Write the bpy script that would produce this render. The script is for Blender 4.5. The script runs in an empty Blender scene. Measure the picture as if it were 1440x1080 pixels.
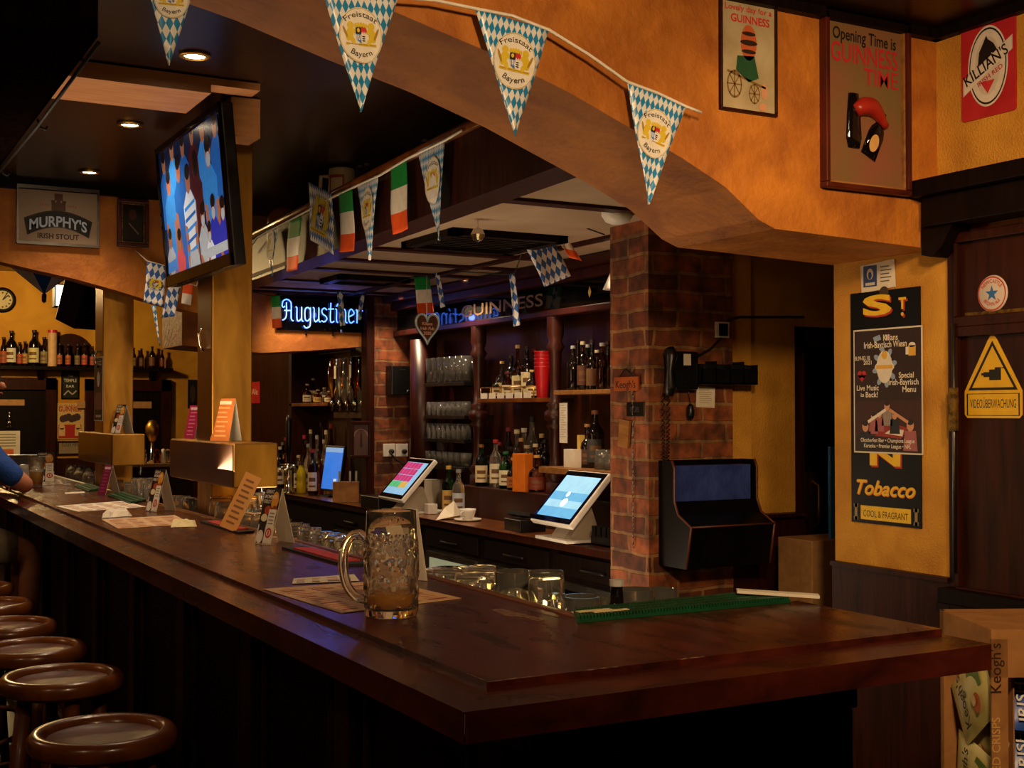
import bpy, math, random
from mathutils import Vector, Matrix
random.seed(7)
S = bpy.context.scene
C = S.collection
PI = math.pi
# ---------------------------------------------------------------- camera, world, light, exposure
YAW, TILT, FPX = math.radians(28.85), math.atan(38/1779), 1779.0
CAM = Vector((0, 0, 1.5))
FW = Vector((math.sin(YAW)*math.cos(TILT), math.cos(YAW)*math.cos(TILT), math.sin(TILT)))
RT = Vector((math.cos(YAW), -math.sin(YAW), 0))
UP = RT.cross(FW)
cd = bpy.data.cameras.new('camera'); cam = bpy.data.objects.new('camera', cd); C.objects.link(cam)
cd.sensor_fit = 'HORIZONTAL'; cd.sensor_width = 36; cd.lens = 36*FPX/1440; cd.clip_start = .05; cd.clip_end = 60
cam.matrix_world = Matrix((RT, UP, -FW)).transposed().to_4x4()
cam.location = CAM
S.camera = cam
S.view_settings.view_transform = 'Standard'; S.view_settings.look = 'None'
S.view_settings.gamma = 1; S.view_settings.use_curve_mapping = False
S.view_settings.exposure = 0.12
S.cycles.use_denoising = True
S.cycles.max_bounces = 12; S.cycles.transmission_bounces = 12; S.cycles.glossy_bounces = 5; S.cycles.diffuse_bounces = 4
S.cycles.transparent_max_bounces = 12
S.cycles.caustics_reflective = False; S.cycles.caustics_refractive = True
S.cycles.sample_clamp_indirect = 4
w = bpy.data.worlds.new('world'); S.world = w; w.use_nodes = True
bg = w.node_tree.nodes['Background']; bg.inputs[0].default_value = (1, .62, .38, 1); bg.inputs[1].default_value = .012

def lamp(name, kind, loc, power, col, size=.1, target=None, spot=None, blend=.6, sy=None):
    d = bpy.data.lights.new(name, kind); o = bpy.data.objects.new(name, d); C.objects.link(o)
    o.location = loc; d.energy = power; d.color = col
    if kind == 'AREA':
        d.size = size
        if sy: d.shape = 'RECTANGLE'; d.size_y = sy
    else: d.shadow_soft_size = size
    if kind == 'SPOT': d.spot_size = math.radians(spot); d.spot_blend = blend
    if target is not None:
        o.rotation_euler = (Vector(target)-Vector(loc)).to_track_quat('-Z', 'Y').to_euler()
    return o
WARM = (1, .655, .335)
lamp('pub_lamp_and_fill', 'SPOT', (.75, .35, 2.5), 170, WARM, .10, (2.6, 2.75, 1.9), 105, .9)
lamp('pub_lamp_and_fill', 'POINT', (-.9, 1.4, 2.5), 16, WARM, .15)  # added fill standing in for the room's ambient light, no fixture
lamp('pub_lamp_and_fill', 'POINT', (-.9, 5.4, 2.52), 12, WARM, .15)  # second added ambient fill, farther along the stools
lamp('pub_lamp_and_fill', 'SPOT', (1.95, 1.2, 2.45), 62, WARM, .08, (3.05, 3.9, 1.15), 72, .9)
lamp('pub_lamp_and_fill', 'SPOT', (1.12, 3.4, 2.45), 14, WARM, .05, (2.2, 5.5, 2.52), 40, .8)  # added spot that brightens the things on top of the canopy
# ceiling downlights above the customers' side of the bar
DOWN = [(1.07, 4.08), (1.10, 5.19), (1.15, 6.32), (1.62, 5.85)]
for x, y in DOWN:
    lamp('downlight', 'SPOT', (x, y, 2.64), 30, (1, .72, .46), .05, (x, y, 0), 120, .8)
# canopy downlights over the back bar
CDOWN = [(3.24, 6.4), (3.27, 7.3), (3.2, 5.4), (3.2, 4.6), (2.95, 8.75)]  # the last one is added to brighten the dark corner unit
for x, y in CDOWN:
    lamp('canopy_downlight', 'SPOT', (x-.1, y, 2.235), 26, (1, .72, .45), .05, (x-.05, y, 0), 130, .7)
lamp('soffit_fill', 'AREA', (1.80, 4.6, .93), 22, (1, .72, .46), .2, (2.6, 4.6, 2.0), None, sy=3.6)  # added upward fill for the soffit and bottle fronts, no real lamp there
for y in (5.0, 6.55):
    lamp('shelf_lamp_and_fill', 'SPOT', (2.4, y, 2.2), 13, (1, .72, .46), .14, (3.4, y+.1, 1.35), 95, .8)  # added fill on the shelf glasses and bottles, without a fixture
lamp('shelf_lamp_and_fill', 'SPOT', (2.55, 7.35, 2.2), 20, (1, .72, .46), .10, (3.15, 8.6, 1.2), 80, .8)  # added fill aimed at the bottles in the corner
lamp('back_room_lamp_and_fill', 'POINT', (.5, 8.6, 2.6), 10, (1, .70, .36), .08)  # added fill lighting the hanging parasol cloth from behind
lamp('back_room_lamp_and_fill', 'POINT', (1.3, 11.6, 2.6), 110, (1, .66, .26), .12)


# ---------------------------------------------------------------- helpers
def P(px, py, X=None, Y=None, Z=None):
    d = FW + (px-720)/FPX*RT - (py-540)/FPX*UP
    s = X/d.x if X is not None else (Y/d.y if Y is not None else (Z-1.5)/d.z)
    return CAM + d*s

def lin(h):
    h = h.lstrip('#'); o = []
    for i in (0, 2, 4):
        c = int(h[i:i+2], 16)/255
        o.append(c/12.92 if c <= .04045 else ((c+.055)/1.055)**2.4)
    return (*o, 1)

M = {}
def mat(name, c1, c2=None, sc=12, rough=.5, metal=0, bump=0, bsc=None, trans=0, ior=1.45, emit=None, es=0, coat=0, st=(1, 1, 1), lo=.35, hi=.65, rv=0, spec=.5, dist=.4):
    m = bpy.data.materials.new(name); m.use_nodes = True
    nt = m.node_tree; N = nt.nodes; L = nt.links; b = N['Principled BSDF']
    tc = N.new('ShaderNodeTexCoord'); mp = N.new('ShaderNodeMapping'); mp.inputs['Scale'].default_value = st
    L.new(tc.outputs['Object'], mp.inputs['Vector'])
    nz = N.new('ShaderNodeTexNoise'); nz.inputs['Scale'].default_value = sc; nz.inputs['Detail'].default_value = 5
    nz.inputs['Distortion'].default_value = dist
    L.new(mp.outputs['Vector'], nz.inputs['Vector'])
    cr = N.new('ShaderNodeValToRGB'); L.new(nz.outputs['Fac'], cr.inputs['Fac'])
    a = lin(c1); q = lin(c2) if c2 else tuple(min(1, v*1.12) for v in a[:3])+(1,)
    cr.color_ramp.elements[0].position = lo; cr.color_ramp.elements[1].position = hi
    cr.color_ramp.elements[0].color = a; cr.color_ramp.elements[1].color = q
    L.new(cr.outputs['Color'], b.inputs['Base Color'])
    b.inputs['Roughness'].default_value = rough; b.inputs['Metallic'].default_value = metal
    b.inputs['IOR'].default_value = ior; b.inputs['Transmission Weight'].default_value = trans
    b.inputs['Coat Weight'].default_value = coat; b.inputs['Coat Roughness'].default_value = .12
    b.inputs['Specular IOR Level'].default_value = spec
    if rv:
        mr = N.new('ShaderNodeMapRange'); mr.inputs['To Min'].default_value = max(0, rough-rv); mr.inputs['To Max'].default_value = rough+rv
        L.new(nz.outputs['Fac'], mr.inputs['Value']); L.new(mr.outputs['Result'], b.inputs['Roughness'])
    if emit:
        if emit is True: L.new(cr.outputs['Color'], b.inputs['Emission Color'])
        else: b.inputs['Emission Color'].default_value = lin(emit) if isinstance(emit, str) else (*emit, 1)
        b.inputs['Emission Strength'].default_value = es
    if bump:
        n2 = N.new('ShaderNodeTexNoise'); n2.inputs['Scale'].default_value = bsc or sc*3; n2.inputs['Detail'].default_value = 6
        L.new(mp.outputs['Vector'], n2.inputs['Vector'])
        bp = N.new('ShaderNodeBump'); bp.inputs['Strength'].default_value = bump; bp.inputs['Distance'].default_value = .02
        L.new(n2.outputs['Fac'], bp.inputs['Height']); L.new(bp.outputs['Normal'], b.inputs['Normal'])
    M[name] = m
    return m

def flat(h, rough=.55, **k):
    key = 'paint_'+h.lstrip('#')+('_e' if k.get('es') else '')+('%.2f' % rough)
    if key not in M: mat(key, h, sc=40, rough=rough, **k)
    return M[key]

# plaster, wood, brick
mat('plaster_orange', '#c87c26', '#96521a', sc=5.5, rough=.62, bump=.4, bsc=30, lo=.3, hi=.7)
mat('plaster_yellow', '#d89c36', '#b87c28', sc=5, rough=.75, bump=.35, bsc=150)
mat('plaster_far', '#d39a2c', '#b97f22', sc=3, rough=.8, bump=.2)
mat('plaster_white', '#b39a80', '#a1876d', sc=2.5, rough=.7, bump=.1)
mat('ceiling_dark', '#24120c', '#1a0d09', sc=3, rough=.3, st=(1, .1, 1), spec=.3)
mat('wood_bar', '#5a2216', '#210b07', sc=4.5, rough=.24, spec=.4, bump=.06, bsc=40, st=(5, 1.4, 3), lo=.3, hi=.72, rv=.16, coat=.08)
mat('wood_barx', '#5a2216', '#210b07', sc=4.5, rough=.24, spec=.4, bump=.06, bsc=40, st=(1.4, 5, 3), lo=.3, hi=.72, rv=.16, coat=.08)
mat('wood_dark', '#3a160b', '#200c07', sc=6, rough=.42, st=(6, 6, .6), lo=.3, hi=.7, bump=.05, spec=.18)
mat('wood_black', '#150a08', '#0c0605', sc=6, rough=.5, st=(6, 6, .6), spec=.12)
mat('beam_black', '#120907', '#0a0504', sc=6, rough=.9, st=(6, 6, .6), spec=0)
mat('wood_red', '#40180d', '#260d07', sc=6, rough=.35, st=(5, 5, .6), lo=.3, hi=.7)
mat('wood_pine', '#c08a5c', '#a8714a', sc=5, rough=.5, st=(1, 8, 8), lo=.3, hi=.7)
mat('wood_light', '#9a6a38', '#7d5027', sc=6, rough=.4, st=(1, 6, 8))
mat('wood_stool', '#6e3418', '#3a180b', sc=5, rough=.46, st=(2, 8, 2), lo=.3, hi=.75, coat=.05, rv=.08, spec=.4)
mat('wood_rim', '#7a4216', '#4e2610', sc=9, rough=.28, coat=.25)
mat('floor_wood', '#23130c', '#140a07', sc=4, rough=.45, st=(8, .6, 1))
mat('brass', '#d8a54a', '#8a5f28', sc=3.5, rough=.40, metal=1, st=(3, 3, .8), lo=.3, hi=.72, rv=.10)
mat('brass_mirror', '#7a5128', '#5e3d1e', sc=3, rough=.3, metal=1)
mat('chrome', '#c8c4be', sc=20, rough=.12, metal=1)
mat('steel', '#8d8a86', '#77746f', sc=10, rough=.35, metal=1)
mat('iron', '#1b1917', sc=20, rough=.4, metal=.6)
mat('black_plastic', '#101012', '#0b0b0c', sc=20, rough=.35)
mat('black_gloss', '#060607', '#040405', sc=20, rough=.04)
mat('white_plastic', '#d9d4cc', sc=20, rough=.35)
mat('rubber_black', '#121110', sc=30, rough=.6)
mat('rubber_red', '#c02418', '#a81d14', sc=30, rough=.5, bump=.3, bsc=200)
mat('rubber_green', '#0d4a2a', '#093a20', sc=30, rough=.5)
mat('paper', '#e3d9c6', '#d8ccb6', sc=10, rough=.7)
mat('paper_menu', '#d9b182', '#c99e6e', sc=18, rough=.55)
mat('card', '#b98a58', '#a87a4a', sc=25, rough=.8)
mat('cardboard', '#b07a44', '#9c6a3a', sc=20, rough=.8)
mat('glass', '#f4f0e6', '#eee8dc', sc=8, rough=.01, trans=.95, ior=1.46)
mat('glass_mug', '#f6f2ea', '#f0ece2', sc=8, rough=.005, trans=.978, ior=1.46)
mat('glass_green', '#1f7a34', '#19692c', sc=8, rough=.0, trans=1)
mat('glass_amber', '#a8561a', '#8d4412', sc=8, rough=.0, trans=1)
mat('glass_brown', '#3f1a08', '#331405', sc=8, rough=.02, trans=.85)
mat('glass_dark', '#140d0b', '#0d0807', sc=8, rough=.05)
mat('glass_blue', '#0c1550', '#091040', sc=8, rough=.03, trans=.6)
mat('beer', '#ffb52e', '#f5a422', sc=8, rough=.0, trans=.45, ior=1.34)
mat('spirit', '#e0a050', '#d89040', sc=8, rough=.0, trans=1, ior=1.36)
mat('foam', '#efe6d2', '#e2d6bd', sc=60, rough=.8)
mat('neon', '#88aaff', sc=5, rough=.4, emit=(.07, .20, 1.0), es=3.6)
mat('bulb', '#fff0d8', sc=5, rough=.4, emit=(1, .80, .52), es=28)
mat('flood', '#fff8e8', sc=5, rough=.4, emit=(1, .93, .75), es=9)
mat('skin', '#c98a68', '#b87757', sc=15, rough=.5)
mat('cloth_blue', '#1c4da0', '#173f87', sc=40, rough=.8, bump=.2, bsc=90)
mat('cloth_tan', '#8f8171', '#7c6e60', sc=30, rough=.85, bump=.2, bsc=90)
mat('hair', '#2a1a10', sc=30, rough=.6)
mat('gingerbread', '#5b2c14', '#43200e', sc=18, rough=.7, bump=.2)
mat('flag_green', '#128a3a', sc=30, rough=.6)
mat('flag_white', '#e9e0d2', sc=30, rough=.6)
mat('flag_orange', '#ee5a1c', sc=30, rough=.6)

def lozenge(name, a, b, c1='#e8e8e8', c2='#2388c4', rough=.3):
    m = bpy.data.materials.new(name); m.use_nodes = True
    nt = m.node_tree; N = nt.nodes; L = nt.links; bs = N['Principled BSDF']
    tc = N.new('ShaderNodeTexCoord'); sx = N.new('ShaderNodeSeparateXYZ'); L.new(tc.outputs['Object'], sx.inputs[0])
    def mth(op, i0, i1):
        n = N.new('ShaderNodeMath'); n.operation = op
        for k, v in ((0, i0), (1, i1)):
            if isinstance(v, (int, float)): n.inputs[k].default_value = v
            else: L.new(v, n.inputs[k])
        return n.outputs[0]
    u = mth('MULTIPLY', sx.outputs[0], 1/a); v = mth('MULTIPLY', sx.outputs[1], 1/b)
    cx = N.new('ShaderNodeCombineXYZ'); L.new(mth('ADD', mth('ADD', u, v), 50.0001), cx.inputs[0]); L.new(mth('ADD', mth('SUBTRACT', u, v), 50.0001), cx.inputs[1])
    cx.inputs[2].default_value = .5
    ck = N.new('ShaderNodeTexChecker'); ck.inputs['Scale'].default_value = 1
    ck.inputs['Color1'].default_value = lin(c1); ck.inputs['Color2'].default_value = lin(c2)
    L.new(cx.outputs[0], ck.inputs['Vector']); L.new(ck.outputs['Color'], bs.inputs['Base Color'])
    bs.inputs['Roughness'].default_value = rough
    M[name] = m
lozenge('lozenge', .0155, .034)
lozenge('lozenge_big', .03, .055, c2='#2f63b0', rough=.6)

def brickmat(name, kx, ky, c1='#6e2c16', c2='#8a4322', cm='#8f6a44', bw=.235, bh=.0735):
    m = bpy.data.materials.new(name); m.use_nodes = True
    nt = m.node_tree; N = nt.nodes; L = nt.links; bs = N['Principled BSDF']
    tc = N.new('ShaderNodeTexCoord'); sx = N.new('ShaderNodeSeparateXYZ'); L.new(tc.outputs['Object'], sx.inputs[0])
    cx = N.new('ShaderNodeCombineXYZ'); ad = N.new('ShaderNodeMath'); ad.operation = 'ADD'
    L.new(sx.outputs[0], ad.inputs[0]); L.new(sx.outputs[1], ad.inputs[1]); L.new(ad.outputs[0], cx.inputs[0]); L.new(sx.outputs[2], cx.inputs[1])
    nz = N.new('ShaderNodeTexNoise'); nz.inputs['Scale'].default_value = 6; nz.inputs['Detail'].default_value = 7; L.new(tc.outputs['Object'], nz.inputs['Vector'])
    va = N.new('ShaderNodeVectorMath'); va.operation = 'MULTIPLY_ADD'; L.new(nz.outputs['Color'], va.inputs[0]); va.inputs[1].default_value = (.045, .030, 0); L.new(cx.outputs[0], va.inputs[2])
    br = N.new('ShaderNodeTexBrick'); L.new(va.outputs[0], br.inputs['Vector'])
    br.inputs['Scale'].default_value = 1; br.inputs['Brick Width'].default_value = bw; br.inputs['Row Height'].default_value = bh
    br.inputs['Mortar Size'].default_value = .0075; br.inputs['Mortar Smooth'].default_value = .25
    br.inputs['Color1'].default_value = lin(c1); br.inputs['Color2'].default_value = lin(c2); br.inputs['Mortar'].default_value = lin(cm)
    n2 = N.new('ShaderNodeTexNoise'); n2.inputs['Scale'].default_value = 16; n2.inputs['Detail'].default_value = 9; L.new(tc.outputs['Object'], n2.inputs['Vector'])
    cr = N.new('ShaderNodeValToRGB'); L.new(n2.outputs['Fac'], cr.inputs['Fac'])
    cr.color_ramp.elements[0].position = .35; cr.color_ramp.elements[0].color = (.35, .33, .32, 1); cr.color_ramp.elements[1].position = .68; cr.color_ramp.elements[1].color = (1.25, 1.15, 1, 1)
    mx = N.new('ShaderNodeMix'); mx.data_type = 'RGBA'; mx.blend_type = 'MULTIPLY'; mx.inputs[0].default_value = 1
    L.new(br.outputs['Color'], mx.inputs[6]); L.new(cr.outputs['Color'], mx.inputs[7]); L.new(mx.outputs[2], bs.inputs['Base Color'])
    bs.inputs['Roughness'].default_value = .8
    sb = N.new('ShaderNodeMath'); sb.operation = 'SUBTRACT'; L.new(n2.outputs['Fac'], sb.inputs[0]); L.new(br.outputs['Fac'], sb.inputs[1])
    bp = N.new('ShaderNodeBump'); bp.inputs['Strength'].default_value = .7; bp.inputs['Distance'].default_value = .012
    L.new(sb.outputs[0], bp.inputs['Height']); L.new(bp.outputs['Normal'], bs.inputs['Normal'])
    M[name] = m
brickmat('brick', 1, 1, '#592815', '#96522c', '#8e6842')

# ---------------------------------------------------------------- mesh builder
TXT = {}
def textmesh(s, bold, shear, space=1.0):
    k = (s, bold, shear, space)
    if k not in TXT:
        cu = bpy.data.curves.new('lettering', 'FONT'); cu.body = s; cu.size = 1; cu.offset = bold; cu.shear = shear; cu.space_character = space
        cu.resolution_u = 3
        o = bpy.data.objects.new('lettering', cu); C.objects.link(o)
        dg = bpy.context.evaluated_depsgraph_get(); ev = o.evaluated_get(dg); me = ev.to_mesh()
        vs = [(v.co.x, v.co.y) for v in me.vertices]; fs = [tuple(p.vertices) for p in me.polygons]
        ev.to_mesh_clear(); bpy.data.objects.remove(o); bpy.data.curves.remove(cu)
        xs = [v[0] for v in vs] or [0]; ys = [v[1] for v in vs] or [0]
        TXT[k] = (vs, fs, min(xs), max(xs), min(ys), max(ys))
    return TXT[k]

class MB:
    def __init__(s): s.v = []; s.f = []; s.m = []; s.sm = []
    def add(s, vs, fs, mi=0, smooth=False, T=None):
        n = len(s.v)
        s.v += [tuple(T @ Vector(v)) if T is not None else tuple(v) for v in vs]
        for f in fs: s.f.append(tuple(n+i for i in f)); s.m.append(mi); s.sm.append(smooth)
        return s
    def box(s, a, b, mi=0, T=None):
        x0, y0, z0 = a; x1, y1, z1 = b
        return s.add([(x0,y0,z0),(x1,y0,z0),(x1,y1,z0),(x0,y1,z0),(x0,y0,z1),(x1,y0,z1),(x1,y1,z1),(x0,y1,z1)],
                     [(0,3,2,1),(4,5,6,7),(0,1,5,4),(1,2,6,5),(2,3,7,6),(3,0,4,7)], mi, False, T)
    def lathe(s, prof, n=20, c=(0, 0, 0), mi=0, smooth=True, T=None):
        vs = []; fs = []; idx = []
        for r, z in prof:
            if r < 1e-6: idx.append([len(vs)]); vs.append((c[0], c[1], c[2]+z))
            else:
                idx.append(list(range(len(vs), len(vs)+n)))
                vs += [(c[0]+r*math.cos(2*PI*k/n), c[1]+r*math.sin(2*PI*k/n), c[2]+z) for k in range(n)]
        for A, B in zip(idx, idx[1:]):
            for k in range(n):
                j = (k+1) % n
                if len(A) == 1 and len(B) == 1: continue
                if len(A) == 1: fs.append((A[0], B[j], B[k]))
                elif len(B) == 1: fs.append((A[k], A[j], B[0]))
                else: fs.append((A[k], A[j], B[j], B[k]))
        return s.add(vs, fs, mi, smooth, T)
    def cyl(s, r, z0, z1, n=16, c=(0, 0, 0), mi=0, T=None):
        return s.lathe([(0, z0), (r, z0), (r, z1), (0, z1)], n, c, mi, False, T)
    def tube(s, pts, r, n=8, mi=0, closed=False, T=None):
        pts = [Vector(p) for p in pts]; vs = []; fs = []; k = len(pts)
        nrm = None
        for i, p in enumerate(pts):
            a = pts[(i-1) % k] if (i > 0 or closed) else p; b = pts[(i+1) % k] if (i < k-1 or closed) else p
            t = (b-a).normalized()
            if nrm is None:
                nrm = t.cross(Vector((0, 0, 1)));
                if nrm.length < .05: nrm = t.cross(Vector((1, 0, 0)))
            nrm = (nrm - t*nrm.dot(t)).normalized(); bi = t.cross(nrm)
            rr = r[i] if isinstance(r, (list, tuple)) else r
            vs += [tuple(p+rr*(math.cos(2*PI*q/n)*nrm+math.sin(2*PI*q/n)*bi)) for q in range(n)]
        for i in range(k if closed else k-1):
            for q in range(n):
                fs.append((i*n+q, i*n+(q+1) % n, ((i+1) % k)*n+(q+1) % n, ((i+1) % k)*n+q))
        if not closed: fs.append(tuple(range(n))[::-1]); fs.append(tuple(range((k-1)*n, k*n)))
        return s.add(vs, fs, mi, True, T)
    def prism(s, poly, z0, z1, mi=0, T=None, mside=None):
        n = len(poly)
        vs = [(x, y, z0) for x, y in poly]+[(x, y, z1) for x, y in poly]
        s.add(vs, [tuple(range(n))[::-1], tuple(range(n, 2*n))], mi, False, T)
        return s.add(vs, [(i, (i+1) % n, n+(i+1) % n, n+i) for i in range(n)], mi if mside is None else mside, False, T)
    def poly(s, pts, z=0, mi=0, T=None): return s.add([(x, y, z) for x, y in pts], [tuple(range(len(pts)))], mi, False, T)
    def rect(s, x0, y0, x1, y1, z=0, mi=0, T=None): return s.poly([(x0, y0), (x1, y0), (x1, y1), (x0, y1)], z, mi, T)
    def ell(s, x, y, a, b, z=0, mi=0, n=24, rot=0, T=None):
        ca, sa = math.cos(rot), math.sin(rot)
        return s.poly([(x+a*math.cos(2*PI*k/n)*ca-b*math.sin(2*PI*k/n)*sa, y+a*math.cos(2*PI*k/n)*sa+b*math.sin(2*PI*k/n)*ca) for k in range(n)], z, mi, T)
    def stroke(s, pts, w, z=0, mi=0):
        for (x0, y0), (x1, y1) in zip(pts, pts[1:]):
            l = math.hypot(x1-x0, y1-y0) or 1; nx, ny = -(y1-y0)/l*w/2, (x1-x0)/l*w/2
            s.poly([(x0-nx, y0-ny), (x1-nx, y1-ny), (x1+nx, y1+ny), (x0+nx, y0+ny)], z, mi)
        return s
    def text(s, t, x, y, h, z=0, mi=0, bold=0, shear=0, width=None, align='C', warp=None, rot=0, space=1.0, ext=0, T=None):
        vs, fs, x0, x1, y0, y1 = textmesh(t, bold, shear, space)
        k = h/.72; kx = k if width is None else width/max(x1-x0, 1e-6)
        w = (x1-x0)*kx
        ox = {'C': -w/2, 'L': 0, 'R': -w}[align]
        cr, sr = math.cos(rot), math.sin(rot); out = []
        for a, b in vs:
            u, v = (a-x0)*kx+ox, b*k
            if warp: u, v = warp(u, v)
            else: u, v = u*cr-v*sr, u*sr+v*cr
            out.append((x+u, y+v, z))
        s.add(out, fs, mi, False, T)
        if ext:
            s.add([(a, b, c-ext) for a, b, c in out], [f[::-1] for f in fs], mi, False, T)
        return s
    def build(s, name, mats, parent=None, loc=(0, 0, 0), rot=(0, 0, 0), bevel=0, sub=0, label=None):
        me = bpy.data.meshes.new(name); me.from_pydata(s.v, [], s.f)
        if not isinstance(mats, (list, tuple)): mats = [mats]
        for m in mats: me.materials.append(M[m] if isinstance(m, str) and m in M else (flat(m) if isinstance(m, str) else m))
        me.polygons.foreach_set('material_index', s.m); me.polygons.foreach_set('use_smooth', s.sm); me.update()
        o = bpy.data.objects.new(name, me); C.objects.link(o)
        o.location = loc; o.rotation_euler = rot
        if parent: o.parent = parent
        if bevel:
            b = o.modifiers.new('bevel', 'BEVEL'); b.width = bevel; b.segments = 2; b.limit_method = 'ANGLE'
        if sub:
            b = o.modifiers.new('smooth', 'SUBSURF'); b.levels = sub; b.render_levels = sub
        if label: o['label'] = label
        return o

def tag(o, label, cat, group=None, kind=None):
    o['label'] = label; o['category'] = cat
    if group: o['group'] = group
    if kind: o['kind'] = kind
    return o
def thing(name, label, cat, loc=(0, 0, 0), rot=(0, 0, 0), group=None, kind=None):
    o = bpy.data.objects.new(name, None); C.objects.link(o); o.empty_display_size = .05
    o.location = loc; o.rotation_euler = rot
    return tag(o, label, cat, group, kind)
def struct(name, mb, m, **k):
    o = mb.build(name, m, **k); o['kind'] = 'structure'; return o
def dup(o, label=None, loc=None, rot=None, group=None, parent=None):
    c = o.copy(); C.objects.link(c)
    if parent: c.parent = parent
    for ch in list(o.children): dup(ch, parent=c)
    if label: c['label'] = label
    if group: c['group'] = group
    if loc is not None: c.location = loc
    if rot is not None: c.rotation_euler = rot
    return c
FACE_Y = (PI/2, 0, 0)            # a sign on a wall that looks towards -Y
FACE_X = (PI/2, 0, -PI/2)        # a sign on a wall that looks towards -X
def wallrect(face, c, x0, y0, x1, y1):
    """centre, width and height of an upright rectangle on a wall plane"""
    k = dict(X=c) if face is FACE_X else dict(Y=c)
    q = [P(x0, y0, **k), P(x1, y0, **k), P(x0, y1, **k), P(x1, y1, **k)]
    ax = 1 if face is FACE_X else 0
    w = abs((q[1][ax]+q[3][ax]-q[0][ax]-q[2][ax])/2); h = abs((q[0].z+q[1].z-q[2].z-q[3].z)/2)
    return sum(q, Vector())/4, w, h
def arc(R, cx=0):
    """bend a line of text around a circle of radius R (positive: arched up)"""
    def f(u, v):
        a = u/R
        return ((R+v)*math.sin(a), (R+v)*math.cos(a)-R)
    return f
ORD = 'first second third fourth fifth sixth seventh eighth ninth tenth eleventh twelfth thirteenth fourteenth fifteenth sixteenth seventeenth eighteenth nineteenth twentieth'.split()
# ---------------------------------------------------------------- the setting
struct('floor', MB().box((-2.4, -2.2, -.1), (7, 13.7, 0)), 'floor_wood')
struct('wall_left', MB().box((-2.5, -2.2, 0), (-2.4, 13.7, 2.9)), 'plaster_orange')
struct('wall_near', MB().box((-2.4, -2.3, 0), (7, -2.2, 2.9)), 'plaster_orange')
struct('ceiling', MB().box((-2.4, -2.2, 2.66), (7, 7.3, 2.8)), 'ceiling_dark')
struct('ceiling_back_room', MB().box((-2.4, 7.3, 2.9), (7, 13.7, 3.0)), 'ceiling_dark')
wf = MB().box((-2.4, 13.5, 0), (7, 13.6, 3))
struct('wall_far', wf, 'plaster_far')
struct('added_wainscot_far', MB().box((-2.4, 13.47, 0), (7, 13.5, 1.02)), 'wood_dark')  # unseen dark boarding, added to darken the reflection in the tap box
struct('added_wainscot_left', MB().box((-2.4, -2.2, 0), (-2.37, 13.47, 1.02)), 'wood_dark')  # likewise unseen and added, keeps the mirrored side wall dark
# arched beam wall carrying the pictures
low = [(-2.4, 2.52), (.2, 2.60), (.75, 2.555), (.95, 2.515), (1.197, 2.448), (1.445, 2.388), (1.681, 2.315), (2.04, 2.18), (2.184, 2.115), (2.30, 2.034), (2.36, 2.012), (2.51, 2.008), (3.02, 1.992)]
bmw = MB()
n = len(low); y0, y1 = 2.75, 3.21
for (xa, za), (xb, zb) in zip(low, low[1:]):
    bmw.add([(xa, y0, za), (xb, y0, zb), (xb, y0, 2.66), (xa, y0, 2.66), (xa, y1, za), (xb, y1, zb), (xb, y1, 2.66), (xa, y1, 2.66)],
            [(0, 1, 2, 3), (5, 4, 7, 6), (1, 0, 4, 5)])
struct('wall_arch', bmw, 'plaster_orange')
# right wall: pier with the posters, boarded part nearer the camera
wr = MB().box((3.0, -2.2, 0), (3.2, 3.2, 2.66), 0)
struct('wall_right', wr, 'plaster_yellow')
struct('wainscot_right', MB().box((2.985, 2.70, 0), (3.0, 3.2, .985)).box((2.975, 2.70, .985), (3.0, 3.2, 1.0)), 'wood_dark')
# back wall beside the pillar, doorway behind the pier
struct('wall_back', MB().box((3.25, 4.08, 0), (3.37, 4.3, 2.66)).box((3.37, 4.11, 0), (3.63, 4.3, 2.66)).box((3.63, 4.11, 1.86), (5.2, 4.3, 2.66)), 'plaster_yellow')
struct('wainscot_back', MB().box((3.26, 4.06, 0), (3.38, 4.08, 1.06)).box((3.38, 4.085, 0), (3.66, 4.11, 1.06)).box((3.25, 4.05, 1.06), (3.66, 4.11, 1.075)), 'wood_dark')
d1 = thing('door_1', 'dark wooden door standing between the brick pillar and the postered pier', 'door', (3.63, 4.15, 0), kind='structure')
MB().box((0, -.02, 0), (.07, .06, 1.86)).box((0, -.02, 1.78), (1.2, .06, 1.86)).build('door_frame', 'wood_dark', d1)
MB().box((.07, .03, 0), (1.2, .07, 1.78)).box((.16, .015, .2), (.19, .03, 1.7)).box((.19, .02, .2), (1.0, .03, .8)).build('door_leaf', 'wood_black', d1)
h = MB().box((.115, .0, .955), (.16, .03, 1.235), 0); h.tube([(.137, .0, 1.0), (.137, -.035, 1.02), (.137, -.035, 1.18), (.137, 0, 1.20)], .007, 8)
h.build('door_handle', 'brass', d1, label='brass pull handle on a plate')
struct('wall_corridor', MB().box((3.2, 3.2, 0), (5.2, 3.3, 2.66)).box((5.2, 3.2, 0), (5.3, 4.3, 2.66)), 'wood_black')
# wall behind the back bar (above and behind the shelving)
struct('wall_back_bar', MB().box((3.62, 4.3, 0), (3.75, 13.5, 2.9)), 'wood_dark')
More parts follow.
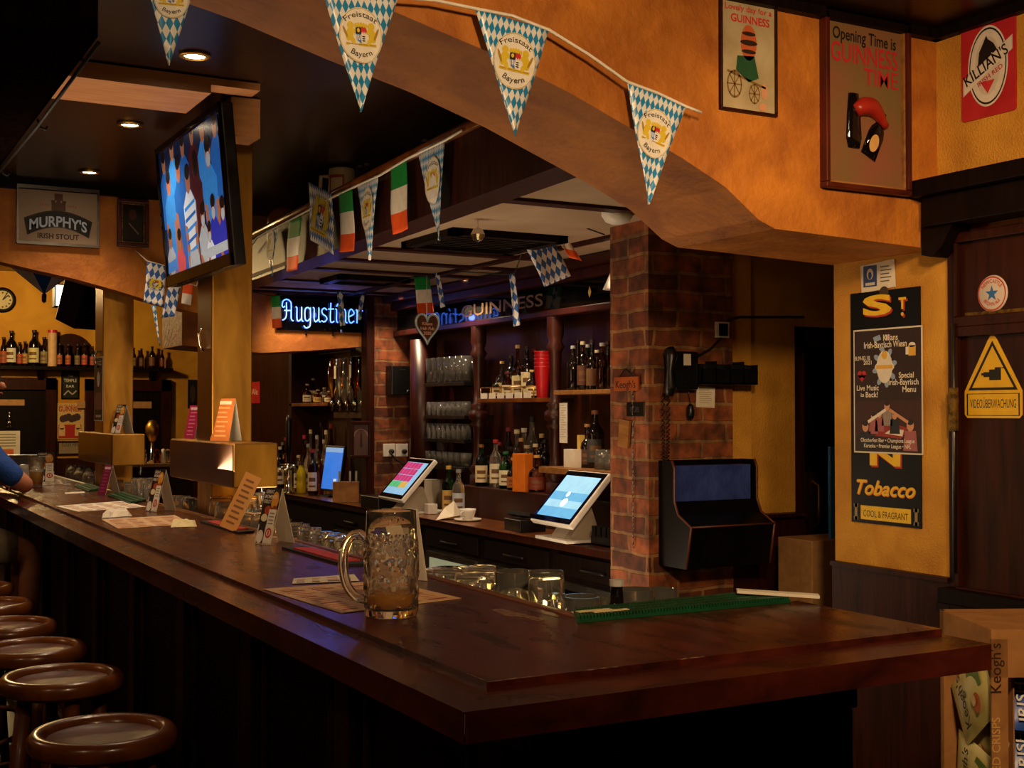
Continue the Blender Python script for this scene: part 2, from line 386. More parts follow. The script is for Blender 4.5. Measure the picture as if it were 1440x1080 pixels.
# Murphy's wall with the arch to the back room
lw = [(-2.4, 2.52), (0, 2.42), (.798, 2.242), (.96, 2.21), (1.151, 2.175), (1.36, 2.125), (1.508, 2.085), (1.72, 2.035), (1.9, 2.0)]
mw = MB(); y0, y1 = 6.72, 6.85
for (xa, za), (xb, zb) in zip(lw, lw[1:]):
    mw.add([(xa, y0, za), (xb, y0, zb), (xb, y0, 2.9), (xa, y0, 2.9), (xa, y1, za), (xb, y1, zb), (xb, y1, 2.9), (xa, y1, 2.9)], [(0, 1, 2, 3), (5, 4, 7, 6), (1, 0, 4, 5)])
mw.add([(1.9, y0, 2.0), (1.9, y1, 2.0), (1.9, y1, 2.9), (1.9, y0, 2.9)], [(0, 1, 2, 3)])
struct('wall_inner', mw, 'plaster_orange')
struct('trim_1', MB().box((-2.4, 6.69, 2.61), (1.9, 6.72, 2.66)), 'wood_black')
# brick pillar and the far brick pier
struct('brick_pillar', MB().box((2.837, 4.05, 0), (3.25, 4.32, 2.66)), 'brick')
struct('brick_pier', MB().box((3.17, 7.6, 0), (3.62, 7.72, 2.3)), 'brick')
struct('trim_2', MB().box((3.12, 7.61, .906), (3.17, 7.70, 2.25)), 'wood_dark')
# bulkhead with the neon sign
struct('bulkhead', MB().prism([(1.95, 1.90), (2.45, 1.865), (2.75, 1.885), (3.17, 1.925), (3.17, 2.25), (1.95, 2.25)], -8.2, -7.7, T=Matrix.Rotation(PI/2, 4, 'X')), 'plaster_orange')
# dark ceiling beam over the stools with a cable along its edge
struct('ceiling_beam', MB().box((-.1, 3.2, 2.42), (.60, 6.72, 2.66)), 'beam_black')
cb = MB().tube([(.605, 3.22, 2.41), (.607, 4.2, 2.40), (.602, 5.1, 2.405), (.606, 6.0, 2.40), (.604, 6.7, 2.405)], .006, 6)
for y in (4.2, 5.1): cb.tube([(.604, y, 2.42), (.615, y, 2.395), (.63, y, 2.39), (.635, y, 2.40)], .004, 6)
tag(cb.build('cable', 'rubber_black'), 'thin cable stapled along the edge of the dark ceiling beam', 'cable')
pn = thing('pine_beam', 'bare pine board box under the dark ceiling behind the television', 'beam', (.7, 4.32, 2.60))
MB().box((0, 0, 0), (.49, .34, .055)).build('board', 'wood_pine', pn)
MB().box((.625, .22, -.09), (.735, .36, .055)).build('bracket_block', 'wood_pine', pn)
MB().box((.49, .0, .03), (.665, .10, .055)).build('joining_board', 'wood_pine', pn)
# panelling on the near right wall
pw = MB().box((2.985, -2.2, .10), (3.0, 2.70, 2.02), 0)
for z0, z1, y0, y1 in ((.98, 1.72, 1.5, 2.66), (1.78, 2.0, 1.5, 2.66)):
    pw.box((2.965, y0, z0-.03), (2.985, y1, z0), 0).box((2.965, y0, z1), (2.985, y1, z1+.03), 0).box((2.965, y1-.012, z0), (2.985, y1, z1), 0)
struct('wood_panelling', pw, 'wood_dark', bevel=.003)
struct('trim_3', MB().box((2.90, -2.2, 2.05), (3.0, 2.72, 2.14)).box((2.87, -2.2, 2.14), (3.0, 2.74, 2.19)).prism([(2.74, 2.05), (2.74, 1.97), (2.70, 1.96), (2.66, 1.99), (2.62, 2.05)], 2.92, 3.0, T=Matrix(((0, 0, 1, 0), (1, 0, 0, 0), (0, 1, 0, 0), (0, 0, 0, 1)))), 'wood_black', bevel=.004)
struct('trim_4', MB().box((2.93, -2.2, .93), (3.0, 2.70, .975)), 'wood_black', bevel=.004)
struct('trim_5', MB().box((2.97, -2.2, 2.63), (3.0, 2.75, 2.66)).box((1.2, 2.72, 2.63), (3.0, 2.75, 2.66)), 'wood_black')
# canopy above the back bar: cream soffit with dark strips, fascia along the customers' side
ca = [(1.93, 3.21), (3.62, 3.21), (3.62, 7.6), (3.1, 7.7), (2.19, 7.7)]
cs = MB().prism([(1.96, 3.25), (3.62, 3.25), (3.62, 9.4), (2.27, 9.4)], 2.25, 2.27)
struct('canopy_soffit', cs, 'plaster_white')
def ex(y): return 1.945+(y-3.21)*.055
fs_ = MB()
for y0, y1 in ((3.21, 9.4),):
    fs_.add([(ex(y0), y0, 2.235), (ex(y1), y1, 2.235), (ex(y1), y1, 2.47), (ex(y0), y0, 2.47), (ex(y0)+.04, y0, 2.235), (ex(y1)+.04, y1, 2.235), (ex(y1)+.04, y1, 2.47), (ex(y0)+.04, y0, 2.47)],
            [(0, 3, 2, 1), (0, 1, 5, 4), (4, 5, 6, 7), (3, 7, 6, 2), (0, 4, 7, 3), (1, 2, 6, 5)])
struct('canopy_fascia', fs_, 'wood_dark')
rl = MB().tube([(ex(3.22)-.01, 3.22, 2.485), (ex(9.3)-.01, 9.3, 2.485)], .02, 8)
struct('canopy_rail', rl, 'wood_rim')
struct('canopy_top', MB().prism([(2.0, 3.25), (3.62, 3.25), (3.62, 9.4), (2.33, 9.4)], 2.44, 2.46), 'wood_black')
sp = MB()
for y, wd in ((3.9, .07), (5.36, .07), (5.83, .07), (6.27, .06), (6.9, .06), (7.4, .06), (7.62, .06)):
    sp.box((ex(y)+.04, y-wd/2, 2.238), (3.6, y+wd/2, 2.25))
sp.add([(ex(3.3)+.04, 3.3, 2.236), (ex(3.3)+.14, 3.3, 2.236), (ex(7.7)+.14, 7.7, 2.236), (ex(7.7)+.04, 7.7, 2.236), (ex(3.3)+.04, 3.3, 2.25), (ex(3.3)+.14, 3.3, 2.25), (ex(7.7)+.14, 7.7, 2.25), (ex(7.7)+.04, 7.7, 2.25)],
       [(0, 1, 2, 3), (0, 4, 5, 1), (1, 5, 6, 2), (2, 6, 7, 3), (3, 7, 4, 0)])
sp.box((2.95, 4.3, 2.237), (3.0, 7.6, 2.25))
struct('canopy_strips', sp, 'wood_dark')
for k, (x0, y0, x1, y1, lab) in enumerate(((2.27, 4.62, 2.82, 5.14, 'dark square air vent in the cream canopy above the tills, nearer one'), (2.50, 6.48, 2.92, 6.8, 'dark air vent in the cream canopy in front of the blue neon'))):
    t = thing('ceiling_vent', lab, 'vent', (0, 0, 2.25), group='air vents in the canopy')
    f = MB()
    for a, b in (((x0, y0), (x1, y0+.05)), ((x0, y1-.05), (x1, y1)), ((x0, y0), (x0+.05, y1)), ((x1-.05, y0), (x1, y1))): f.box((*a, -.03), (*b, 0))
    f.build('vent_frame', 'wood_black', t)
    g = MB()
    for i in range(8):
        yy = y0+.06+i*(y1-y0-.12)/8
        g.box((x0+.05, yy, -.018), (x1-.05, yy+.02, -.004))
    g.build('vent_grille', 'iron', t)
for k, (x, y) in enumerate(DOWN):
    t = thing('ceiling_spotlight', ['ceiling spotlight in the dark boards nearest the blue and white pennants', 'ceiling spotlight in the dark boards beside the pine beam', 'ceiling spotlight in the dark boards above the cream stout sign', 'ceiling spotlight half hidden behind the television'][k], 'light', (x, y, 2.66), group='ceiling spotlights')
    MB().lathe([(.05, 0), (.052, -.008), (.038, -.012), (.034, -.004), (.034, 0)], 24).build('trim_ring', 'brass', t)
    MB().lathe([(0, -.006), (.034, -.006)], 24).build('bulb', 'bulb', t)
for k, (x, y) in enumerate(CDOWN):
    t = thing('canopy_spotlight', ['canopy spotlight just above the gingerbread heart', 'canopy spotlight at the far brick pier end', 'canopy spotlight above the turned shelf posts', 'canopy spotlight nearest the brick pillar', 'added canopy spotlight brightening the corner behind the neon bulkhead'][k], 'light', (x, y, 2.25), group='canopy spotlights')
    MB().lathe([(.045, 0), (.047, -.008), (.034, -.012), (.03, -.004), (.03, 0)], 20).build('trim_ring', 'brass', t)
    MB().lathe([(0, -.006), (.03, -.006)], 20).build('bulb', 'bulb', t)

# ---------------------------------------------------------------- bar counter
bar = thing('bar_counter', 'long dark polished wooden bar counter turning a corner', 'bar counter', (0, 0, 0))
ox, sx_, ix, oy, sy_, iy, ex_, fy = .778, .874, 1.295, 1.548, 1.662, 2.055, 1.818, 8.3
MB().prism([(sx_, sy_), (ex_, sy_), (ex_, iy), (ix, iy), (ix, fy), (sx_, fy)], 1.062, 1.10).build('counter_top', 'wood_bar', bar, bevel=.002)
MB().prism([(ox, oy), (sx_, sy_), (sx_, fy), (ox, fy)], 1.046, 1.09).build('edge_rail', 'wood_bar', bar, bevel=.006)
MB().prism([(ox, oy), (ex_, oy), (ex_, sy_), (sx_, sy_)], 1.046, 1.09).build('edge_rail', 'wood_barx', bar, bevel=.006)
MB().box((ix, iy, 1.07), (ix+.018, fy, 1.104)).build('inner_edge', 'wood_rim', bar, bevel=.003)
MB().box((1.03, 1.80, 0), (1.06, fy, 1.046)).box((1.03, 1.78, 0), (1.70, 1.81, 1.046)).box((1.67, 1.78, 0), (1.70, 2.03, 1.046)).build('front_panel', 'wood_black', bar)
st = MB()
yy = 1.86
while yy < 8.2:
    st.box((1.005, yy, .12), (1.03, yy+.09, .95)); st.tube([(1.026, yy+.15, .22), (1.026, yy+.15, .9)], .012, 6); st.tube([(1.026, yy+.63, .22), (1.026, yy+.63, .9)], .012, 6); yy += .69
st.box((1.0, 1.78, .95), (1.03, fy, 1.046)).box((1.0, 1.78, 0), (1.03, fy, .12)).box((1.0, 1.78, .14), (1.03, fy, .17))
for x in (1.04, 1.22, 1.44, 1.64): st.box((x, 1.757, .12), (x+.05, 1.78, .95))
st.box((1.005, 1.755, .95), (1.70, 1.78, 1.046)).box((1.005, 1.755, 0), (1.70, 1.78, .12))
st.build('panel_moulding', 'wood_dark', bar, bevel=.004)
MB().tube([(.93, 1.9, .22), (.93, 8.2, .22)], .018, 10).build('foot_rail', 'brass_mirror', bar)
ws = MB().box((1.06, 1.81, .955), (1.66, fy, .975)).box((1.30, 1.81, .955), (1.67, 2.42, .975))
ws.box((1.28, 2.1, 0), (1.62, fy, .955))
ws.build('glass_shelf', 'steel', bar)
sl = thing('strip_light', 'warm strip light under the glasses behind the bar edge', 'light', (1.575, 2.45, .976))
MB().box((0, 0, 0), (.05, 1.5, .02)).build('housing', 'steel', sl); MB().box((-.004, .01, .004), (0, 1.49, .042)).box((0, .01, .02), (.05, 1.49, .042)).build('lamp_tube', mat('strip_glow', '#ffe0a0', sc=5, rough=.4, emit=(1, .70, .25), es=9), sl)
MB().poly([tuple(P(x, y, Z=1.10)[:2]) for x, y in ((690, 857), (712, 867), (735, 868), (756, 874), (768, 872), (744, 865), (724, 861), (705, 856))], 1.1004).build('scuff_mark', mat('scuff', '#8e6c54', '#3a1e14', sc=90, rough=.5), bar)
wm = MB()
for x0, y0, x1, y1, zz in ((sx_+.001, sy_+.001, sx_+.10, sy_+.001, 1.0995), (sx_+.16, sy_+.001, sx_+.24, sy_+.001, 1.0995), (sx_+.001, sy_+.002, sx_+.001, sy_+.07, 1.0995), (sx_+.35, sy_+.001, sx_+.40, sy_+.001, 1.0995), (ox+.004, oy+.004, ox+.06, oy+.003, 1.0885), (ox+.003, oy+.006, ox+.003, oy+.06, 1.0885), (ox+.12, oy+.003, ox+.19, oy+.003, 1.0885), (ox+.003, oy+.22, ox+.003, oy+.27, 1.0885), (ox+.30, oy+.003, ox+.33, oy+.003, 1.0885)): wm.tube([(x0, y0, zz), ((x0+x1)/2, (y0+y1)/2, zz+.0004), (x1, y1, zz)], .0012, 5)
wm.tube([(ox+.004, oy+.004, 1.087), (ox+.0035, oy+.0035, 1.06), (ox+.005, oy+.005, 1.05)], .0016, 5)
wm.build('edge_wear', 'scuff', bar)['kind'] = 'stuff'
hk = thing('coat_hook', 'dark metal coat hook under the short end of the bar', 'hook', (1.285, 1.757, .86))
MB().box((-.018, -.006, -.05), (.018, 0, .06)).build('back_plate', 'iron', hk, bevel=.003)
MB().tube([(0, -.006, .03), (0, -.03, .05), (.005, -.045, .03), (.005, -.035, -.02), (.02, -.06, -.06), (.045, -.085, -.055), (.055, -.09, -.035)], [.006, .008, .008, .007, .007, .007, .009], 8).build('hook_arm', 'brass_mirror', hk)

# ---------------------------------------------------------------- tap columns
def tapcolumn(dy, top, label):
    t = thing('tap_column', label, 'beer tap column', (1.36, 4.9+dy, 0), group='brass beer tap columns')
    MB().box((0, 0, 0), (.16, .21, top)).build('shaft', ['brass'], t, bevel=.004)
    MB().box((-.003, .004, 1.38), (0, .206, top-.02)).build('side_plate', 'brass_mirror', t)
    MB().box((-.03, -.40, 1.22), (.135, .53, 1.382)).build('tap_box', 'brass', t, bevel=.005)
    MB().box((-.034, -.395, 1.225), (-.03, .525, 1.377)).build('box_side_plate', 'brass_mirror', t)
    b = MB()
    for y in (.0, .26, .42): b.tube([(.14, y, 1.25), (.18, y, 1.24), (.20, y, 1.2), (.20, y, 1.15)], .009, 8)
    b.build('tap', 'chrome', t)
    h = MB().tube([(-.008, .11, 1.74), (-.022, .10, 1.76), (-.022, .12, 1.81), (-.008, .11, 1.83)], .006, 8)
    h.build('tap_ornament', 'chrome', t)
    return t
tapcolumn(0, 2.66, 'tall brass beer tap column nearer the glass mug, in front of the television')
tapcolumn(2.14, 2.655, 'brass beer tap column farther along the bar under the plaster arch')

# ---------------------------------------------------------------- back counter and shelving
bc = thing('back_counter', 'dark wooden back counter with the tills, running along the shelves', 'counter', (0, 0, 0))
MB().box((2.98, 4.335, .865), (3.6, 9.7, .90)).build('worktop', 'wood_dark', bc, bevel=.004)
MB().box((2.97, 5.2, .902), (3.5, 9.7, .905)).build('worktop_inlay', 'wood_rim', bc)
MB().box((3.02, 4.40, 0), (3.6, 9.7, .865)).box((2.995, 4.36, .0), (3.03, 4.42, .865)).build('carcass', 'wood_black', bc)
for k, y in enumerate((4.71, 5.43, 6.15, 6.87, 7.59)):
    d = MB().box((3.0, y-.3, .12), (3.02, y+.3, .72)).build('fridge_door', 'steel', bc)
    MB().box((2.996, y-.24, .18), (3.0, y+.24, .69)).build('pane', flat('#8f9478', .2, emit=True, es=.55) if k in (2, 3) else 'black_gloss', d)
    d2 = MB().box((3.005, y-.32, .75), (3.02, y+.32, .845)).build('drawer', 'wood_black', bc, bevel=.003)
    MB().tube([(3.0, y-.1, .79), (2.99, y-.08, .79), (2.99, y+.08, .79), (3.0, y+.1, .79)], .006, 6).build('drawer_pull', 'iron', d2)
MB().box((3.26, 4.45, .905), (3.498, 6.55, 1.075)).build('display_step', 'wood_red', bc, bevel=.004)
sh = thing('back_bar_shelving', 'dark carved wooden back bar shelving with turned posts', 'shelving', (0, 0, 0))
MB().box((3.5, 4.345, .907), (3.6, 7.59, 2.22)).build('back_panel', 'wood_red', sh)
MB().tube([(3.38, 7.30, .907), (3.38, 7.30, 1.95)], .085, 16).build('column', 'wood_red', sh)
def turned(h0, h1):
    z = h1-h0; pr = []
    for f, r in ((0, .05), (.06, .05), (.07, .035), (.1, .055), (.13, .035), (.2, .028), (.36, .032), (.38, .05), (.40, .032), (.42, .058), (.46, .058), (.48, .034), (.5, .05), (.52, .03), (.6, .026), (.8, .034), (.83, .05), (.86, .034), (.9, .045), (1, .045)): pr.append((r, h0+f*z))
    return pr
for px in (673, 781):
    q = P(px, 560, X=3.34)
    MB().lathe(turned(1.077, 1.985), 18, (q.x, q.y, 0)).build('turned_post', 'wood_red', sh)
MB().box((3.22, 4.35, 2.20), (3.6, 7.6, 2.245)).box((3.28, 4.35, 2.15), (3.6, 7.6, 2.2)).box((3.30, 4.35, 1.985), (3.36, 7.6, 2.02)).build('cornice', 'wood_red', sh, bevel=.006)
fa = MB().box((3.33, 4.36, 2.02), (3.4, 7.6, 2.15)).build('fascia_panel', 'black_gloss', sh)
lt = MB(); lt.text('GUINNESS', 0, -.034, .068, .001, 0, bold=.01, width=.95); ld = MB(); ld.poly([(.93, -.03), (.945, 0), (.93, .03), (.915, 0)], .001, 0)
q = P(703, 438, X=3.328)
ld.build('ornament', flat('#b08a4a', .4), fa, (3.3285, q.y, 2.085), FACE_X)
lt.build('lettering', flat('#86683a', .4), fa, (3.3285, q.y, 2.085), FACE_X, label='gold capital letters on black glass')
# shelves
def shelf(nm, x0, y0, y1, z, m, par=sh, th=.022): return MB().box((x0, y0, z-th), (3.5, y1, z)).build(nm, m, par, bevel=.002)
GZ = []
ya, yb = P(669, 540, X=3.38).y, P(612, 540, X=3.38).y
for py in (538, 584, 617, 655):
    z = P(640, py, X=3.36).z; GZ.append(z); shelf('glass_shelf', 3.30, ya, yb, z, 'black_plastic')
cy0, cy1 = P(770, 562, X=3.34).y, P(686, 562, X=3.34).y
CZ = P(725, 560, X=3.30).z; sc_ = shelf('bottle_shelf', 3.27, cy0, cy1, CZ, 'wood_rim')
rz = MB().tube([(3.285, cy0+.05, CZ+.06), (3.285, cy1-.02, CZ+.06)], .004, 6)
for i in range(6):
    yy = cy0+.05+i*(cy1-cy0-.07)/5; rz.tube([(3.285, yy, CZ), (3.285, yy, CZ+.06)], .004, 6)
rz.build('gallery_rail', 'brass', sc_)
for i in range(6):
    yy = cy0+.06+i*(cy1-cy0-.08)/6
    MB().box((3.272, yy, CZ), (3.276, yy+.075, CZ+.03)).build('price_card', 'paper', sc_)
ry0, ry1 = 4.37, P(795, 549, X=3.34).y
RZ = P(830, 548, X=3.30).z; shelf('bottle_shelf', 3.27, ry0, ry1, RZ, 'wood_light')
LZ = P(830, 661, X=3.22).z; shelf('bottle_shelf', 3.20, ry0, ry1+.03, LZ, 'wood_light', th=.03)
# far unit under the neon bulkhead
fu = thing('corner_bottle_shelves', 'dark shelf unit with bottles under the blue neon sign', 'shelving', (0, 0, 0))
MB().box((3.5, 7.9, .906), (3.62, 10.2, 1.95)).build('back_panel', 'wood_red', fu)
UZ = []
for k, py in enumerate((567, 492)):
    z = P(430, py, X=3.35).z; UZ.append(z)
    MB().box((3.28, 8.75, z-.025), (3.5, 9.6, z)).build('shelf_board', 'wood_rim', fu, bevel=.003)
MB().box((3.28, 9.55, .906), (3.5, 9.62, 1.95)).build('side_board', 'wood_dark', fu)
# ---------------------------------------------------------------- signs and pictures
def sign(name, label, cat, face, plane, box, off=.0, tilt=0, group=None):
    c, wd, ht = wallrect(face, plane, *box)
    r = (face[0], tilt, face[2]) if face is FACE_Y else (face[0], face[1], face[2])
    t = thing(name, label, cat, c, r, group)
    return t, wd, ht
def frame_(t, w, h, b, d, m, nm='frame', z0=0):
    f = MB(); a, c = w/2, h/2
    for x0, y0, x1, y1 in ((-a, -c, a, -c+b), (-a, c-b, a, c), (-a, -c+b, -a+b, c-b), (a-b, -c+b, a, c-b)): f.box((x0, y0, z0), (x1, y1, z0+d))
    return f.build(nm, m, t, bevel=b*.2)
# pictures on the beam wall
t, a, b = sign('wall_plaque', 'small cream tin plaque with red lettering and a painted cart on the beam', 'sign', FACE_Y, 2.75, (1010, -2, 1090, 160))
frame_(t, a, b, .008, .012, 'wood_dark')
MB().box((-a/2+.006, -b/2+.006, 0), (a/2-.006, b/2-.006, .006)).build('plate', mat('tin_cream', '#b9a987', '#a08f6c', sc=9, rough=.4), t)
z = .0075
MB().text('Lovely day for a', 0, b*.375, .016, z, 0, bold=.012, width=a*.82, rot=-.0).build('lettering', '#c0262c', t)
MB().text('GUINNESS', .006, b*.275, .022, z, 0, bold=.02, width=a*.68).build('lettering', '#c0262c', t)
m = MB()
for x, y, r in ((-.05, -.085, .026), (.02, -.105, .019)):
    n = 22
    for k in range(n): m.poly([(x+rr*math.cos(2*PI*j/n), y+1.5*rr*math.sin(2*PI*j/n)) for rr, j in ((r, k), (r, k+1), (r*.85, k+1), (r*.85, k))], z, 0)
    for k in range(4): m.stroke([(x+r*math.cos(k*PI/4), y+1.5*r*math.sin(k*PI/4)), (x-r*math.cos(k*PI/4), y-1.5*r*math.sin(k*PI/4))], .003, z, 0)
m.stroke([(-.075, -.05), (.06, -.085)], .006, z, 0)
m.poly([(-.045, -.045), (-.04, -.005), (.02, -.0), (.035, -.06), (0, -.075)], z, 1)
m.ell(0, .035, .028, .05, z, 2); m.ell(0, .035, .03, .008, z+.0005, 3); m.ell(0, .06, .024, .006, z+.0005, 3); m.ell(0, .01, .025, .006, z+.0005, 3)
m.ell(.055, -.095, .012, .022, z, 4); m.ell(.05, -.14, .014, .012, z, 4)
m.build('cart_painting', ['#7a5a2c', '#1e4a2c', '#b5562e', '#2a1a10', '#c08a66'], t)
t, a, b = sign('framed_relief', 'large framed relief picture with red capitals, nearer the wall corner', 'picture', FACE_Y, 2.75, (1152, 22, 1272, 271))
frame_(t, a, b, .016, .03, mat('frame_mahogany', '#54180e', '#3c1009', sc=9, rough=.35))
frame_(t, a-.032, b-.032, .007, .02, 'wood_light', 'inner_frame')
MB().box((-a/2+.02, -b/2+.02, 0), (a/2-.02, b/2-.02, .008)).build('backboard', mat('relief_ground', '#6e6036', '#8a5240', sc=4, rough=.5, lo=.3, hi=.7, spec=.2), t)
z = .0095
MB().text('Opening Time is', 0, b*.335, .036, z, 0, bold=.015, width=a*.74, rot=-.02).build('lettering', '#1c1512', t)
MB().text('GUINNESS', 0, b*.215, .058, z, 0, bold=.006, width=a*.78).build('lettering', '#b3202a', t)
MB().text('TIME', a*.19, b*.105, .052, z, 0, bold=.004, width=a*.40).build('lettering', '#b3202a', t)
m = MB()
Tb = Matrix.Translation((.01, -b*.30, .008)) @ Matrix.Rotation(-.45, 4, 'Z') @ Matrix.Rotation(-PI/2, 4, 'X') @ Matrix.Diagonal((1, .45, 1, 1))
m.lathe([(0, 0), (.03, 0), (.031, .075), (.026, .095), (.013, .115), (.0115, .15), (0, .15)], 18, mi=0, T=Tb)
m.build('bottle_relief', 'glass_dark', t)
MB().ell(.022, -b*.225, .017, .028, .023, 0, rot=-.45).build('bottle_label', '#c79a5a', t)
m = MB()
Tg = Matrix.Translation((-.045, -b*.26, .008)) @ Matrix.Rotation(-PI/2, 4, 'X') @ Matrix.Diagonal((1, .45, 1, 1))
m.lathe([(0, 0), (.022, 0), (.03, .03), (.026, .10), (.02, .16), (0, .162)], 18, mi=0, T=Tg); m.build('glass_relief', 'glass_dark', t)
pts = [(-.045+.12*k/12, b*-.055+.035*math.sin(PI*k/12)-.035*(k/12), .016) for k in range(13)]
MB().tube([(x, y, z) for x, y, z in pts], [.012+.016*math.sin(PI*min(1, .15+k/13)) for k in range(13)], 10).build('ribbon_relief', mat('relief_red', '#a8281c', '#8a1d14', sc=8, rough=.35), t)
# red tin sign on the right wall
t, a, b = sign('tin_sign', 'red tin sign with a horse head in a white oval', 'sign', FACE_X, 3.0, (1354, 22, 1430, 164))
rr = .012; pl = []
for cx, cy, s0 in ((a/2-rr, b/2-rr, 0), (-a/2+rr, b/2-rr, 1), (-a/2+rr, -b/2+rr, 2), (a/2-rr, -b/2+rr, 3)):
    pl += [(cx+rr*math.cos(PI/2*(s0+k/4)), cy+rr*math.sin(PI/2*(s0+k/4))) for k in range(5)]
MB().prism(pl, 0, .006).build('plate', mat('tin_red', '#c43036', '#ab242b', sc=7, rough=.35), t)
m = MB(); z = .0066
m.ell(0, 0, a*.37, b*.40, z, 0, 40); m.ell(0, 0, a*.345, b*.38, z+.0003, 1, 40); m.ell(0, 0, a*.325, b*.36, z+.0006, 0, 40); m.ell(0, 0, a*.235, b*.29, z+.0009, 2, 36)
m.ell(0, -b*.19, a*.13, b*.10, z+.0012, 3, 3, rot=-PI/2)
m.poly([(-a*.46, -b*.25), (a*.46, b*.10), (a*.46, b*.24), (-a*.46, -b*.08)], z+.0012, 2)
m.poly([(-a*.44, -b*.235), (a*.44, b*.10), (a*.44, b*.225), (-a*.44, -b*.085)], z+.0015, 0)
m.poly([(-.035, .005), (-.03, .045), (-.012, .075), (-.004, .09), (.002, .078), (.022, .062), (.038, .035), (.03, .026), (.014, .037), (.016, .012)], z+.0012, 1)
m.build('emblem', ['#d9cfc4', '#1a1414', '#cabfb2', '#c43036'], t)
MB().text("KILLIAN'S", 0, -.012, .034, z+.0018, 0, bold=.015, width=a*.86, rot=.42).build('lettering', '#16100e', t)
MB().text('IRISH RED', .012, -.036, .014, z+.0018, 0, bold=.02, width=a*.5, rot=.42).build('lettering', '#b52a30', t)
# enamel sign with the poster on it
t, a, b = sign('enamel_sign', 'tall black enamel sign with yellow shaded letters on the yellow pier', 'sign', FACE_X, 3.0, (1198, 408, 1296, 738))
MB().box((-a/2, -b/2, 0), (a/2, b/2, .004)).build('plate', mat('enamel_black', '#0a0a10', '#08080c', sc=5, rough=.35, spec=.15), t)
z = .0046
SM = ['#e5b822', '#b02a1e', '#e07a18', '#16120c', '#8a7c52']
for ch, x_, y_, h_, w_2, sh2, bd in (('S', -a*.10, b*.40, .062, a*.42, 0, .04), ('T', a*.26, b*.415, .035, None, 0, .04), ('N', 0, -b*.245, .062, a*.44, 0, .04), ('Tobacco', 0, -b*.375, .048, a*.84, .35, .015)):
    m = MB(); k_ = .5 if ch == 'Tobacco' else 1
    for dx, mi, dz in ((.006*k_, 2 if ch == 'Tobacco' else 1, 0), (0, 0, .0003)):
        m.text(ch, x_+dx, y_-dx, h_, z+dz, mi, bold=bd, shear=sh2, width=w_2)
        if ch == 'T': m.ell(x_+dx, y_-.018-dx, .006, .006, z+dz, mi, 10)
    m.build('lettering', SM, t)
m = MB(); m.rect(-a*.36, -b*.485, a*.36, -b*.425, z, 0)
for s in (-1, 1): m.rect(s*a*.43-.006, -b*.49, s*a*.43+.006, -b*.42, z, 4); m.rect(s*a*.43-.010, -b*.435, s*a*.43+.010, -b*.42, z, 4); m.rect(s*a*.43-.010, -b*.49, s*a*.43+.010, -b*.475, z, 4)
m.build('yellow_band', SM, t)
MB().text('COOL & FRAGRANT', 0, -b*.472, .022, z+.0004, 0, width=a*.64).build('lettering', '#16120c', t)
MB().ell(0, b*.49, .02, .02, .0045, 0).build('rust_patch', '#3c2a1c', t)
t, a, b = sign('event_poster', 'dark event poster with white text stuck over the black enamel sign', 'poster', FACE_X, 2.995, (1201, 461, 1298, 638))
MB().box((-a/2, -b/2, 0), (a/2, b/2, .0012)).build('sheet', ['paper'], t)
m = MB(); z = .0016; m.rect(-a/2+.005, -b/2+.005, a/2-.005, b/2-.005, z, 0)
m.rect(-a/2+.005, -b*.36, a/2-.005, -b*.08, z+.0003, 1)
for i in range(6): m.rect(-a/2+.02+i*.045, -b*.08, -a/2+.021+i*.045, b/2-.01, z+.0002, 1)
z += .0006
m.ell(-.01, b*.19, .034, .052, z, 2); m.ell(-.01, b*.285, .012, .014, z+.0003, 4, 14)
for k in range(8):
    g = PI/4*k+.2; m.ell(-.01+.040*math.cos(g), b*.19+.054*math.sin(g), .014, .009, z-.0002, 3, 10, rot=g)
m.ell(-.01, b*.19, .042, .018, z+.0002, 2); m.rect(-.045, b*.19-.006, .025, b*.19+.006, z+.0005, 4)
m.ell(-a*.40, b*.135, .011, .012, z, 5, 16); m.ell(-a*.34, b*.135, .011, .012, z, 5, 16); m.poly([(-a*.44, b*.13), (-a*.30, b*.13), (-a*.37, b*.075)], z, 5)
m.rect(a*.31, b*.27, a*.41, b*.35, z, 4); m.rect(a*.27, b*.28, a*.31, b*.34, z, 2); m.ell(a*.36, b*.355, .014, .008, z, 2, 12)
m.poly([(-a*.2, b*.43), (-a*.1, b*.45), (-a*.08, b*.41), (-a*.18, b*.39)], z, 3); m.rect(-.01, b*.405, -.003, b*.445, z, 6); m.rect(-.003, b*.405, .004, b*.445, z, 2); m.rect(.004, b*.405, .011, b*.445, z, 5)
# printed party photograph: a table, six people toasting
m.poly([(-a*.18, -b*.36), (a*.2, -b*.38), (a*.3, -b*.29), (-a*.02, -b*.25)], z, 7)
m.poly([(-.01, -b*.34), (a*.22, -b*.36), (a*.24, -b*.31), (.02, -b*.3)], z+.0003, 2)
for x, y, s, c1 in ((-a*.32, -.30, 1.1, 8), (-a*.2, -.21, .8, 9), (-a*.11, -.19, .8, 9), (0, -.13, .9, 10), (a*.11, -.2, .85, 8), (a*.33, -.29, 1.15, 9)):
    y = y*b-.01
    m.poly([(x-.026*s, y-.055*s), (x+.026*s, y-.055*s), (x+.020*s, y), (x-.020*s, y)], z+.0004, c1); m.ell(x, y+.014*s, .013*s, .016*s, z+.0006, 11, 12); m.ell(x, y+.024*s, .012*s, .009*s, z+.0007, 12, 12)
m.stroke([(-a*.28, -b*.25), (-.005, -b*.15)], .010, z+.0008, 2); m.stroke([(a*.3, -b*.25), (.01, -b*.15)], .010, z+.0008, 11)
